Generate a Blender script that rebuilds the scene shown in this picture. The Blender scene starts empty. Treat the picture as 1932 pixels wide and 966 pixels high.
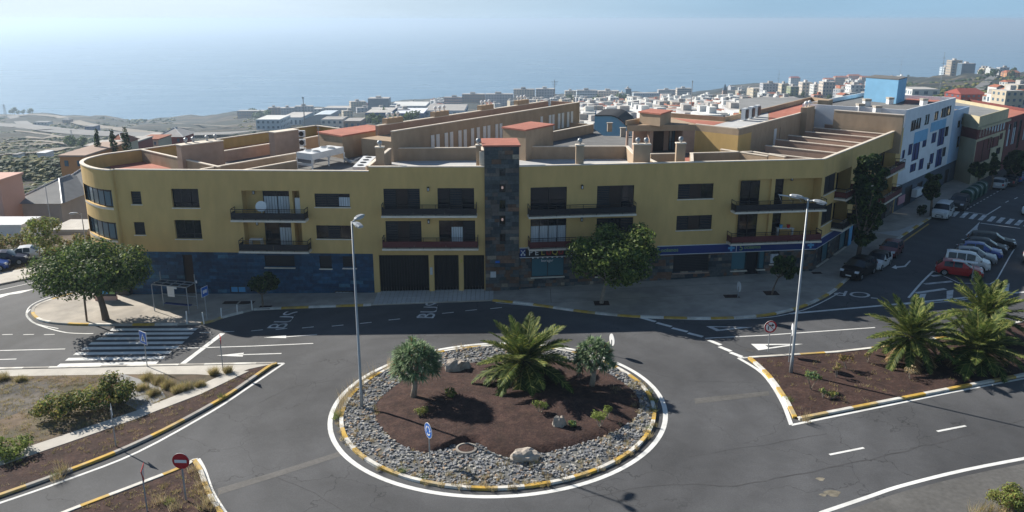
import bpy, bmesh, math, random
from math import sin, cos, pi, radians, atan2, hypot
from mathutils import Vector, Matrix, noise
from mathutils.geometry import tessellate_polygon

SC = bpy.context.scene
C = SC.collection
RND = random.Random(7)

# ------------------------------------------------------------------ camera, world, sun, exposure
FPX, HZ, CH = 1560.0, 36.0, 24.0            # focal length in photo pixels, horizon row, camera height
PITCH = math.atan((483 - HZ) / FPX)
SP, CP = sin(PITCH), cos(PITCH)
SLOPE = 0.02                                # the street climbs 2 percent to the right
cam = bpy.data.cameras.new('camera'); camo = bpy.data.objects.new('camera', cam); C.objects.link(camo)
camo.location = (0, 0, CH); camo.rotation_euler = (pi / 2 - PITCH, 0, 0)
cam.sensor_width = 36; cam.lens = 36 * FPX / 1932; cam.clip_start = .5; cam.clip_end = 200000
SC.camera = camo
SUN_EL, SUN_AZ = radians(32.5), radians(-53.5)
W = bpy.data.worlds.new('World'); SC.world = W; W.use_nodes = True
nt = W.node_tree; sky = nt.nodes.new('ShaderNodeTexSky'); sky.sky_type = 'NISHITA'; sky.sun_disc = False
sky.sun_elevation = SUN_EL; sky.sun_rotation = SUN_AZ; sky.altitude = 200; sky.air_density = 1.4; sky.dust_density = .15; sky.ozone_density = 3.0
SUNH = (sin(SUN_AZ), cos(SUN_AZ), .12)
def wn(t, **k):
    q = nt.nodes.new(t)
    for a_, b_ in k.items(): setattr(q, a_, b_)
    return q
tc = wn('ShaderNodeTexCoord'); sx_ = wn('ShaderNodeSeparateXYZ'); nt.links.new(tc.outputs['Generated'], sx_.inputs[0])
mr = wn('ShaderNodeMapRange', interpolation_type='SMOOTHSTEP'); mr.inputs[1].default_value = .08; mr.inputs[2].default_value = .42; mr.inputs[3].default_value = .97; mr.inputs[4].default_value = 0; nt.links.new(sx_.outputs['Z'], mr.inputs[0])   # hazy horizon air all round
dp = wn('ShaderNodeVectorMath', operation='DOT_PRODUCT'); nt.links.new(tc.outputs['Generated'], dp.inputs[0]); dp.inputs[1].default_value = SUNH
sr = wn('ShaderNodeMapRange', interpolation_type='SMOOTHSTEP'); sr.inputs[1].default_value = .25; sr.inputs[2].default_value = 1.0; nt.links.new(dp.outputs['Value'], sr.inputs[0])
hc = wn('ShaderNodeMix', data_type='RGBA'); hc.inputs[6].default_value = (4.3, 7.0, 9.6, 1); hc.inputs[7].default_value = (10.4, 12.2, 13.8, 1); nt.links.new(sr.outputs[0], hc.inputs[0])
cn = wn('ShaderNodeTexNoise'); cn.inputs['Scale'].default_value = 3.; cn.inputs['Detail'].default_value = 6; cm = wn('ShaderNodeMapping'); cm.inputs['Scale'].default_value = (1, 1, 9); nt.links.new(tc.outputs['Generated'], cm.inputs[0]); nt.links.new(cm.outputs[0], cn.inputs['Vector'])
cs = wn('ShaderNodeMapRange'); cs.inputs[1].default_value = .3; cs.inputs[2].default_value = .75; cs.inputs[3].default_value = .94; cs.inputs[4].default_value = 1.08; nt.links.new(cn.outputs['Fac'], cs.inputs[0])
hv = wn('ShaderNodeVectorMath', operation='SCALE'); nt.links.new(hc.outputs[2], hv.inputs[0]); nt.links.new(cs.outputs[0], hv.inputs['Scale'])
sm = wn('ShaderNodeMix', data_type='RGBA'); nt.links.new(mr.outputs[0], sm.inputs[0]); nt.links.new(sky.outputs[0], sm.inputs[6]); nt.links.new(hv.outputs[0], sm.inputs[7])
nt.links.new(sm.outputs[2], nt.nodes['Background'].inputs[0]); nt.nodes['Background'].inputs[1].default_value = .05
sl = bpy.data.lights.new('sun', 'SUN'); sl.energy = 5.0; sl.angle = radians(.5); sl.color = (1, .94, .84)
so = bpy.data.objects.new('sun', sl); C.objects.link(so)
SUNV = Vector((sin(SUN_AZ) * cos(SUN_EL), cos(SUN_AZ) * cos(SUN_EL), sin(SUN_EL)))
so.rotation_euler = (-SUNV).to_track_quat('-Z', 'Y').to_euler(); so.location = SUNV * 100
vs = SC.view_settings; vs.view_transform = 'Standard'; vs.look = 'None'; vs.exposure = .6; vs.gamma = 1
SC.cycles.use_denoising = True
SC.cycles.max_bounces = 5; SC.cycles.transparent_max_bounces = 8; SC.cycles.volume_bounces = 0
HAZE_DENSITY = .00019

# ------------------------------------------------------------------ survey: photo pixel -> point in the world
def ray(x, y):
    v = y - 483
    return x - 966, FPX * CP - v * SP, FPX * SP + v * CP
def at_z(x, y, z):
    a, b, k = ray(x, y); t = (CH - z) / k
    return Vector((a * t, b * t, z))
def gnd(x, y, h=0):
    a, b, k = ray(x, y); t = (CH - h) / (k + SLOPE * a)
    return Vector((a * t, b * t, SLOPE * a * t + h))
def at_Y(x, y, Y):
    a, b, k = ray(x, y); t = Y / b
    return Vector((a * t, Y, CH - k * t))
def gz(x): return SLOPE * x

# ------------------------------------------------------------------ materials
MATS = {}
def M(name, col, rough=.85, var=.12, scale=4., bump=0., metal=0., spec=.35, col2=None, rnd=0., stretch=None, detail=5, thr=None):
    """Principled with two-scale noise variation; col2 = patches of another colour, rnd = variation per object."""
    if name in MATS: return MATS[name]
    m = bpy.data.materials.new(name); m.use_nodes = True; n = m.node_tree.nodes; L = m.node_tree.links
    b = n['Principled BSDF']; b.inputs['Roughness'].default_value = rough; b.inputs['Metallic'].default_value = metal
    b.inputs['Specular IOR Level'].default_value = spec
    col = tuple(col) + (1,)
    if var == 0 and col2 is None and rnd == 0 and bump == 0:
        b.inputs['Base Color'].default_value = col; MATS[name] = m; return m
    g = n.new('ShaderNodeNewGeometry'); vec = g.outputs['Position']
    if stretch:
        mp = n.new('ShaderNodeMapping'); mp.inputs['Scale'].default_value = stretch; L.new(vec, mp.inputs['Vector']); vec = mp.outputs[0]
    t = n.new('ShaderNodeTexNoise'); t.inputs['Scale'].default_value = scale; t.inputs['Detail'].default_value = detail; L.new(vec, t.inputs['Vector'])
    t2 = n.new('ShaderNodeTexNoise'); t2.inputs['Scale'].default_value = scale * .13; t2.inputs['Detail'].default_value = 4; L.new(vec, t2.inputs['Vector'])
    r = n.new('ShaderNodeMapRange'); r.inputs[1].default_value = .3; r.inputs[2].default_value = .7; r.inputs[3].default_value = 1 - var; r.inputs[4].default_value = 1 + var
    L.new(t.outputs['Fac'], r.inputs[0])
    r2 = n.new('ShaderNodeMapRange'); r2.inputs[1].default_value = .3; r2.inputs[2].default_value = .7; r2.inputs[3].default_value = 1 - var; r2.inputs[4].default_value = 1 + var
    L.new(t2.outputs['Fac'], r2.inputs[0])
    mu = n.new('ShaderNodeMath'); mu.operation = 'MULTIPLY'; L.new(r.outputs[0], mu.inputs[0]); L.new(r2.outputs[0], mu.inputs[1])
    fac = mu.outputs[0]
    if rnd:
        oi = n.new('ShaderNodeObjectInfo'); rr = n.new('ShaderNodeMapRange'); rr.inputs[3].default_value = 1 - rnd; rr.inputs[4].default_value = 1 + rnd
        L.new(oi.outputs['Random'], rr.inputs[0]); m3 = n.new('ShaderNodeMath'); m3.operation = 'MULTIPLY'; L.new(fac, m3.inputs[0]); L.new(rr.outputs[0], m3.inputs[1]); fac = m3.outputs[0]
    mixc = None
    if col2 is not None:
        t3 = n.new('ShaderNodeTexNoise'); t3.inputs['Scale'].default_value = scale * .35; t3.inputs['Detail'].default_value = 6; L.new(vec, t3.inputs['Vector'])
        cr = n.new('ShaderNodeMapRange'); lo, hi = thr or (.45, .62); cr.inputs[1].default_value = lo; cr.inputs[2].default_value = hi; L.new(t3.outputs['Fac'], cr.inputs[0])
        mixc = n.new('ShaderNodeMix'); mixc.data_type = 'RGBA'; mixc.inputs[6].default_value = col; mixc.inputs[7].default_value = tuple(col2) + (1,); L.new(cr.outputs[0], mixc.inputs[0])
    vm = n.new('ShaderNodeVectorMath'); vm.operation = 'SCALE'; L.new(fac, vm.inputs['Scale'])
    if mixc: L.new(mixc.outputs[2], vm.inputs[0])
    else: vm.inputs[0].default_value = col[:3]
    L.new(vm.outputs[0], b.inputs['Base Color'])
    if bump:
        bp = n.new('ShaderNodeBump'); bp.inputs['Strength'].default_value = bump; bp.inputs['Distance'].default_value = .05; L.new(t.outputs['Fac'], bp.inputs['Height']); L.new(bp.outputs[0], b.inputs['Normal'])
    MATS[name] = m
    return m

def asphalt_mat():
    m = bpy.data.materials.new('asphalt'); m.use_nodes = True; n = m.node_tree.nodes; L = m.node_tree.links; b = n['Principled BSDF']
    b.inputs['Roughness'].default_value = .82; b.inputs['Specular IOR Level'].default_value = .3
    g = n.new('ShaderNodeNewGeometry'); P = g.outputs['Position']
    def nz(scale, det=6, dist=0., v=P):
        t = n.new('ShaderNodeTexNoise'); t.inputs['Scale'].default_value = scale; t.inputs['Detail'].default_value = det; t.inputs['Distortion'].default_value = dist; L.new(v, t.inputs['Vector']); return t.outputs['Fac']
    def rng(x, a, bb, c, d):
        r = n.new('ShaderNodeMapRange'); r.inputs[1].default_value = a; r.inputs[2].default_value = bb; r.inputs[3].default_value = c; r.inputs[4].default_value = d; L.new(x, r.inputs[0]); return r.outputs[0]
    def mul(a, c):
        q = n.new('ShaderNodeMath'); q.operation = 'MULTIPLY'; L.new(a, q.inputs[0]); L.new(c, q.inputs[1]); return q.outputs[0]
    f = mul(rng(nz(.09, 5), .35, .65, .74, 1.2), rng(nz(14., 3), .3, .7, .88, 1.12))
    f = mul(f, rng(nz(1.1, 6, 1.), .35, .7, .94, 1.06))
    # tyre-darkened bands round the roundabout: rings worn into the surface
    vl = n.new('ShaderNodeVectorMath'); vl.operation = 'DISTANCE'; L.new(P, vl.inputs[0]); vl.inputs[1].default_value = (-.9, 48.7, 0)
    wob = n.new('ShaderNodeMath'); wob.operation = 'ADD'; L.new(vl.outputs['Value'], wob.inputs[0]); L.new(rng(nz(.25, 2), .3, .7, -.8, .8), wob.inputs[1])
    wv = n.new('ShaderNodeMath'); wv.operation = 'SINE'; sc_ = n.new('ShaderNodeMath'); sc_.operation = 'MULTIPLY'; sc_.inputs[1].default_value = 2.4; L.new(wob.outputs[0], sc_.inputs[0]); L.new(sc_.outputs[0], wv.inputs[0])
    f = mul(f, rng(wv.outputs[0], -1, 1, .93, 1.04))
    # cracks
    wp = n.new('ShaderNodeVectorMath'); wp.operation = 'ADD'; L.new(P, wp.inputs[0])
    tn = n.new('ShaderNodeTexNoise'); tn.inputs['Scale'].default_value = .5; tn.inputs['Detail'].default_value = 5; L.new(P, tn.inputs['Vector'])
    s2 = n.new('ShaderNodeVectorMath'); s2.operation = 'SCALE'; s2.inputs['Scale'].default_value = 3.; L.new(tn.outputs['Color'], s2.inputs[0]); L.new(s2.outputs[0], wp.inputs[1])
    vo = n.new('ShaderNodeTexVoronoi'); vo.feature = 'DISTANCE_TO_EDGE'; vo.inputs['Scale'].default_value = .17; L.new(wp.outputs[0], vo.inputs['Vector'])
    crack = rng(vo.outputs['Distance'], 0, .006, .5, 1.)
    msk = rng(nz(.07, 2), .42, .54, 0., 1.)
    mx = n.new('ShaderNodeMix'); mx.data_type = 'FLOAT'; mx.inputs[2].default_value = 1.; L.new(msk, mx.inputs[0]); L.new(crack, mx.inputs[3])
    f = mul(f, mx.outputs[0])
    vm = n.new('ShaderNodeVectorMath'); vm.operation = 'SCALE'; vm.inputs[0].default_value = (.086, .0875, .093); L.new(f, vm.inputs['Scale']); L.new(vm.outputs[0], b.inputs['Base Color'])
    bp = n.new('ShaderNodeBump'); bp.inputs['Strength'].default_value = .25; bp.inputs['Distance'].default_value = .02; L.new(nz(30., 2), bp.inputs['Height']); L.new(bp.outputs[0], b.inputs['Normal'])
    return m
MATS['asphalt'] = asphalt_mat()
def A(n): return MATS[n]
OCHRE = (.61, .41, .165); TAN = (.40, .30, .21)
M('ochre_plaster', OCHRE, .9, .07, .9, .12, stretch=(1.6, 1.6, .55))
M('tan_plaster', TAN, .9, .09, 1.5, .1, stretch=(1, 1, .5))
M('pink_plaster', (.40, .28, .22), .9, .09, 1.5, .1)
M('coping', (.72, .64, .54), .8, .08, 3)
M('red_paint', (.42, .16, .115), .85, .12, 1.6)
M('grey_floor', (.50, .50, .50), .85, .1, .9)
M('dark_floor', (.16, .16, .16), .9, .15, .8); M('black_roof', (.03, .03, .034), .8, .1, .8)
M('frame_brown', (.022, .018, .018), .45, .05)
M('dark_shutter', (.022, .021, .026), .5, .05)
M('wood_door', (.035, .018, .013), .5, .1, 6)
M('black_gate', (.004, .004, .005), .5, 0)
M('red_panel', (.11, .026, .028), .6, .08)
M('black_rail', (.015, .014, .016), .5, 0)
M('dark_panel', (.017, .015, .019), .6, .05)
M('curtain', (.55, .58, .62), .9, .12, 3, stretch=(9, 9, .3))
M('white_metal', (.72, .73, .74), .45, .05)
M('galvanised', (.33, .35, .37), .45, .08, 3, metal=.3)
M('dark_metal', (.03, .03, .033), .4, .05)
M('concrete', (.41, .37, .32), .9, .14, .9, .1, col2=(.33, .30, .265))
M('path_concrete', (.52, .49, .44), .9, .1, 1.)
M('ramp_tile', (.50, .50, .49), .8, .08, 2)
M('white_paint', (.74, .74, .72), .75, .1, 2.5, col2=(.55, .55, .53), thr=(.55, .8))
M('worn_paint', (.66, .66, .65), .8, .15, 2.5, col2=(.30, .30, .30), thr=(.5, .75))
M('kerb_white', (.70, .68, .63), .8, .12, 2.5, col2=(.42, .385, .33), thr=(.45, .75))
M('kerb_yellow', (.55, .35, .065), .8, .15, 2.5, col2=(.42, .36, .25), thr=(.44, .72))
M('kerb_grey', (.36, .34, .31), .9, .12, 2.5)
M('picon', (.046, .024, .020), .97, .35, 9, .9, col2=(.064, .036, .028))
M('dirt', (.13, .115, .10), .97, .25, 3, .5, col2=(.085, .08, .075))
M('dry_dirt', (.135, .10, .07), .97, .3, 1.5, .5, col2=(.10, .09, .06))
M('cement_patch', (.30, .30, .30), .9, .15, 2)
M('stone_a', (.27, .275, .285), .9, .15, 6, .3); M('stone_b', (.17, .175, .19), .9, .15, 6, .3); M('stone_c', (.40, .385, .35), .9, .15, 6, .3); M('stone_d', (.33, .24, .17), .9, .15, 6, .3)
M('boulder', (.40, .35, .30), .95, .18, 3, .7)
M('slate_a', (.07, .08, .085), .6, .25, 5, .3, rnd=.25); M('slate_b', (.11, .095, .085), .65, .25, 5, .3, rnd=.25); M('slate_c', (.13, .075, .05), .7, .25, 5, .3, rnd=.3); M('slate_d', (.035, .042, .052), .6, .25, 5, .3, rnd=.2)
M('slate_e', (.26, .22, .17), .7, .2, 5, .3, rnd=.2)
M('blue_a', (.013, .058, .125), .5, .3, 3); M('blue_b', (.02, .082, .16), .5, .3, 3); M('blue_c', (.010, .042, .095), .5, .3, 3); M('blue_d', (.045, .13, .20), .5, .3, 3)
M('bedding', (.13, .13, .125), .95, .2, 8); M('mortar', (.04, .042, .045), .95, .1)
M('bark', (.16, .12, .09), .95, .25, 8, .8, stretch=(1, 1, .3)); M('pale_bark', (.30, .25, .20), .95, .2, 8, .6); M('palm_bark', (.085, .06, .042), .95, .3, 10, 1.)
def leafmat(name, col, tr=.38, rough=.6):
    m = bpy.data.materials.new(name); m.use_nodes = True; n = m.node_tree.nodes; L = m.node_tree.links; b = n['Principled BSDF']
    b.inputs['Roughness'].default_value = rough; b.inputs['Specular IOR Level'].default_value = .2
    g = n.new('ShaderNodeNewGeometry'); t = n.new('ShaderNodeTexNoise'); t.inputs['Scale'].default_value = 1.3; L.new(g.outputs['Position'], t.inputs['Vector'])
    r = n.new('ShaderNodeMapRange'); r.inputs[1].default_value = .3; r.inputs[2].default_value = .7; r.inputs[3].default_value = .7; r.inputs[4].default_value = 1.35; L.new(t.outputs['Fac'], r.inputs[0])
    vm = n.new('ShaderNodeVectorMath'); vm.operation = 'SCALE'; vm.inputs[0].default_value = col; L.new(r.outputs[0], vm.inputs['Scale']); L.new(vm.outputs[0], b.inputs['Base Color'])
    td = n.new('ShaderNodeBsdfTranslucent'); L.new(vm.outputs[0], td.inputs[0]); mx = n.new('ShaderNodeMixShader'); mx.inputs[0].default_value = tr
    L.new(b.outputs[0], mx.inputs[1]); L.new(td.outputs[0], mx.inputs[2]); L.new(mx.outputs[0], n['Material Output'].inputs[0])
    MATS[name] = m
leafmat('leaf_dark', (.055, .095, .028)); leafmat('leaf_mid', (.115, .165, .042)); leafmat('leaf_light', (.24, .29, .075))
leafmat('leaf_night', (.022, .042, .017)); leafmat('leaf_lime', (.22, .26, .07)); leafmat('leaf_olive', (.25, .235, .07)); leafmat('leaf_brown', (.20, .12, .055))
leafmat('dragon', (.12, .20, .095)); leafmat('dragon_highlight', (.30, .39, .22)); leafmat('palm_leaf', (.105, .15, .035)); leafmat('palm_pale', (.27, .28, .08)); leafmat('palm_dark', (.05, .078, .02))  # second dragon tone paints the crown's whitish highlights into whole leaves
leafmat('straw', (.42, .31, .16)); leafmat('straw_pale', (.50, .42, .27)); leafmat('straw_green', (.28, .26, .09))
def glassmat(name, col, rough=.08):
    m = bpy.data.materials.new(name); m.use_nodes = True; b = m.node_tree.nodes['Principled BSDF']
    b.inputs['Base Color'].default_value = tuple(col) + (1,); b.inputs['Roughness'].default_value = rough; b.inputs['Specular IOR Level'].default_value = .6; MATS[name] = m
glassmat('glass_dark', (.012, .014, .02)); glassmat('glass_blue', (.10, .16, .20)); glassmat('glass_teal', (.06, .16, .20)); glassmat('car_glass', (.015, .025, .035), .05)
glassmat('lens', (.6, .62, .65), .1); glassmat('tail_lens', (.35, .02, .015), .2)
def paint(name, col, metal=.15):
    m = bpy.data.materials.new(name); m.use_nodes = True; b = m.node_tree.nodes['Principled BSDF']
    b.inputs['Base Color'].default_value = tuple(col) + (1,); dark_ = max(col) < .06; b.inputs['Roughness'].default_value = .42 if dark_ else .3; b.inputs['Specular IOR Level'].default_value = .3 if dark_ else .5; b.inputs['Metallic'].default_value = metal; b.inputs['Coat Weight'].default_value = .05 if dark_ else .3; b.inputs['Coat Roughness'].default_value = .06; MATS[name] = m
for nme, c_ in (('black', (.008, .008, .01)), ('white', (.68, .69, .70)), ('red', (.36, .012, .015)), ('dark_red', (.15, .012, .018)), ('blue', (.02, .06, .28)), ('navy', (.012, .018, .05)), ('silver', (.42, .43, .45)), ('grey', (.20, .21, .23)), ('charcoal', (.03, .032, .038))):
    paint('paint_' + nme, c_)
M('tyre', (.012, .012, .012), .9, 0); M('rim', (.4, .41, .43), .35, 0, metal=.6); M('plate', (.7, .7, .68), .5, 0); M('trim', (.012, .012, .013), .6, 0)
M('sign_red', (.42, .012, .02), .45, 0); M('sign_blue', (.02, .13, .50), .45, 0); M('sign_white', (.72, .73, .74), .5, 0); M('sign_back', (.55, .56, .57), .5, .05)
M('sign_navy', (.012, .035, .17), .5, .05); M('sign_yellow', (.55, .45, .08), .5, 0); M('sign_green', (.30, .45, .15), .5, 0); M('sign_cyan', (.10, .35, .62), .5, 0); M('sign_pink', (.6, .3, .36), .5, 0)
M('gloss_black', (.01, .01, .012), .4, 0)

# ------------------------------------------------------------------ mesh building
class MB:
    def __init__(s): s.v = []; s.f = []; s.m = []
    def add(s, vs, fs, mi=0):
        o = len(s.v); s.v.extend([tuple(p) for p in vs]); s.f.extend([tuple(i + o for i in f) for f in fs]); s.m.extend([mi] * len(fs)); return s
    def quad(s, a, b, c, d, mi=0): return s.add([a, b, c, d], [(0, 1, 2, 3)], mi)
    def frame_box(s, o, ux, uy, uz, mi=0):
        """box from corner o with edge vectors"""
        o, ux, uy, uz = Vector(o), Vector(ux), Vector(uy), Vector(uz)
        p = [o, o + ux, o + ux + uy, o + uy]; p += [q + uz for q in p]
        return s.add(p, [(0, 3, 2, 1), (4, 5, 6, 7), (0, 1, 5, 4), (1, 2, 6, 5), (2, 3, 7, 6), (3, 0, 4, 7)], mi)
    def box(s, c, size, rot=0, mi=0):
        cx, cy, cz = c; sx, sy, sz = size; ux = Vector((cos(rot), sin(rot), 0)); uy = Vector((-sin(rot), cos(rot), 0))
        return s.frame_box(Vector(c) - ux * sx / 2 - uy * sy / 2 - Vector((0, 0, sz / 2)), ux * sx, uy * sy, (0, 0, sz), mi)
    def prism(s, poly, z0, z1, mi=0, mi_top=None, sides=True, bottom=False):
        """polygon (x, y) extruded between two heights: numbers or functions of (x, y)"""
        f0 = z0 if callable(z0) else (lambda x, y: z0); f1 = z1 if callable(z1) else (lambda x, y: z1)
        n = len(poly); P = [Vector((p[0], p[1], 0)) for p in poly]
        tri = tessellate_polygon([P])
        s.add([(p.x, p.y, f1(p.x, p.y)) for p in P], [tuple(t) for t in tri], mi if mi_top is None else mi_top)
        if sides:
            vs = [(p.x, p.y, f0(p.x, p.y)) for p in P] + [(p.x, p.y, f1(p.x, p.y)) for p in P]
            s.add(vs, [(i, (i + 1) % n, n + (i + 1) % n, n + i) for i in range(n)], mi)
        return s
    def tube(s, path, rad, n=8, mi=0, cap=True):
        path = [Vector(p) for p in path]; R = rad if isinstance(rad, (list, tuple)) else [rad] * len(path); vs = []; fs = []
        for i, p in enumerate(path):
            d = (path[min(i + 1, len(path) - 1)] - path[max(i - 1, 0)]).normalized()
            a = d.cross(Vector((0, 0, 1)) if abs(d.z) < .95 else Vector((0, 1, 0))).normalized(); b = d.cross(a)
            for k in range(n): t = 2 * pi * k / n; vs.append(p + (a * cos(t) + b * sin(t)) * R[i])
        for i in range(len(path) - 1):
            for k in range(n): fs.append((i * n + k, i * n + (k + 1) % n, (i + 1) * n + (k + 1) % n, (i + 1) * n + k))
        if cap: fs.append(tuple(range(n))[::-1]); fs.append(tuple(range((len(path) - 1) * n, len(path) * n)))
        return s.add(vs, fs, mi)
    def lathe(s, c, prof, n=14, mi=0):
        """profile of (radius, height) turned round a vertical axis"""
        c = Vector(c); vs = []; fs = []
        for r, z in prof:
            for k in range(n): t = 2 * pi * k / n; vs.append(c + Vector((r * cos(t), r * sin(t), z)))
        for i in range(len(prof) - 1):
            for k in range(n): fs.append((i * n + k, i * n + (k + 1) % n, (i + 1) * n + (k + 1) % n, (i + 1) * n + k))
        fs.append(tuple(range((len(prof) - 1) * n, len(prof) * n)))
        return s.add(vs, fs, mi)
    def disc(s, c, ax, up, r, t, n=28, mi=0, mi_side=None):
        """thick disc facing ax"""
        c, ax, up = Vector(c), Vector(ax).normalized(), Vector(up); a = ax.cross(up).normalized(); b = a.cross(ax)
        P = [c + (a * cos(2 * pi * k / n) + b * sin(2 * pi * k / n)) * r for k in range(n)]
        s.add([p - ax * t for p in P] + P, [tuple(range(n, 2 * n))], mi)
        return s.add([p - ax * t for p in P] + P, [tuple(range(n))[::-1]] + [(k, (k + 1) % n, n + (k + 1) % n, n + k) for k in range(n)], mi if mi_side is None else mi_side)
    def build(s, name, mats, parent=None, local=False, smooth=False, kind=None):
        if not isinstance(mats, (list, tuple)): mats = [mats]
        off = Vector((0, 0, 0))
        if parent is not None and not local:
            q = parent
            while q is not None: off += q.location; q = q.parent
        me = bpy.data.meshes.new(name)
        me.from_pydata([(x - off.x, y - off.y, z - off.z) for x, y, z in s.v] if off.length else s.v, [], s.f)
        for q in mats: me.materials.append(MATS[q] if isinstance(q, str) else q)
        if any(s.m): me.polygons.foreach_set('material_index', s.m)
        if smooth: me.polygons.foreach_set('use_smooth', [True] * len(s.f))
        me.update()
        o = bpy.data.objects.new(name, me); C.objects.link(o); o.parent = parent
        if kind: o['kind'] = kind
        return o

def tag(o, label, cat, group=None):
    o['label'] = label; o['category'] = cat
    if group: o['group'] = group
    return o
def thing(name, label, cat, loc=(0, 0, 0), rz=0., group=None):
    o = bpy.data.objects.new(name, None); C.objects.link(o); o.location = loc; o.rotation_euler = (0, 0, rz); o.empty_display_size = .3
    return tag(o, label, cat, group)
def part(name, me, parent, mats=None):
    o = bpy.data.objects.new(name, me); C.objects.link(o); o.parent = parent; return o
def copy_tree(o, parent=None):
    c = o.copy(); C.objects.link(c); c.parent = parent
    for ch in list(o.children): copy_tree(ch, c)
    return c
def smooth_pts(pts, n=6, closed=False):
    P = [Vector(p) for p in pts]; out = []; N = len(P)
    for i in range(N if closed else N - 1):
        p0 = P[(i - 1) % N] if closed or i > 0 else P[0]; p1 = P[i]; p2 = P[(i + 1) % N]; p3 = P[(i + 2) % N] if closed or i + 2 < N else P[-1]
        for k in range(n):
            t = k / n; out.append(.5 * ((2 * p1) + (p2 - p0) * t + (2 * p0 - 5 * p1 + 4 * p2 - p3) * t * t + (3 * p1 - p0 - 3 * p2 + p3) * t ** 3))
    if not closed: out.append(P[-1])
    return out
def strip(mb, pts, w, h, mi=0, closed=False, t=0.):
    """flat band along a ground polyline, h above the street plane; with t it is a raised block t high"""
    P = [Vector((p[0], p[1], 0)) for p in pts]; N = len(P); Lf = []; Rt = []
    for i in range(N):
        a = P[(i - 1) % N] if closed or i > 0 else P[i]; b = P[(i + 1) % N] if closed or i < N - 1 else P[i]
        d = (b - a).normalized(); nrm = Vector((-d.y, d.x, 0)) * w / 2; Lf.append(P[i] + nrm); Rt.append(P[i] - nrm)
    vs = [(p.x, p.y, gz(p.x) + h) for p in Lf] + [(p.x, p.y, gz(p.x) + h) for p in Rt]
    seg = range(N if closed else N - 1)
    mb.add(vs, [(i, N + i, N + (i + 1) % N, (i + 1) % N) for i in seg], mi)
    if t:
        lo = [(x, y, z - t) for x, y, z in vs]
        mb.add(vs + lo, [(i, (i + 1) % N, 2 * N + (i + 1) % N, 2 * N + i) for i in seg] + [(N + (i + 1) % N, N + i, 3 * N + i, 3 * N + (i + 1) % N) for i in seg] + ([] if closed else [(0, 2 * N, 3 * N, N), (N - 1, 2 * N - 1, 4 * N - 1, 3 * N - 1)]), mi)
def resample(pts, step):
    P = [Vector((p[0], p[1], 0)) for p in pts]; out = [P[0]]; acc = 0
    for a, b in zip(P, P[1:]):
        l = (b - a).length
        while acc + l >= step:
            q = a + (b - a) * ((step - acc) / l); out.append(q); l = (b - q).length; a = q; acc = 0
            if l < 1e-6: break
        acc += l
    if acc > .25 * step: out.append(P[-1])
    return out
def pxs(pts, h=0): return [gnd(x, y, h) for x, y in pts]
def kerb(parent, pts, cols, step=1.9, w=.26, h=.15, first=0):
    """painted kerb stones one by one along a ground line"""
    P = resample(pts, .475); per = max(1, int(round(step / .475))); k = first
    for i in range(0, len(P) - 1, per):
        mb = MB(); q = P[i:i + per + 1]
        if len(q) < 2: continue
        strip(mb, q, w, h, t=h + .05); mb.build('kerb_stone', cols[k % len(cols)], parent); k += 1
def text_geo(txt, size, depth=0.):
    cu = bpy.data.curves.new('t', 'FONT'); cu.body = txt; cu.size = size; cu.extrude = depth; cu.align_x = 'CENTER'; cu.align_y = 'CENTER'
    o = bpy.data.objects.new('t', cu); me = bpy.data.meshes.new_from_object(o)
    v = [q.co.copy() for q in me.vertices]; f = [tuple(p.vertices) for p in me.polygons]
    bpy.data.objects.remove(o); bpy.data.curves.remove(cu); bpy.data.meshes.remove(me)
    return v, f
def text_on(mb, txt, size, o, ux, uy, depth=0., mi=0, sx=1.):
    o, ux, uy = Vector(o), Vector(ux).normalized(), Vector(uy).normalized(); nz_ = ux.cross(uy)
    v, f = text_geo(txt, size, depth); mb.add([o + ux * p.x * sx + uy * p.y + nz_ * p.z for p in v], f, mi)

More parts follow.
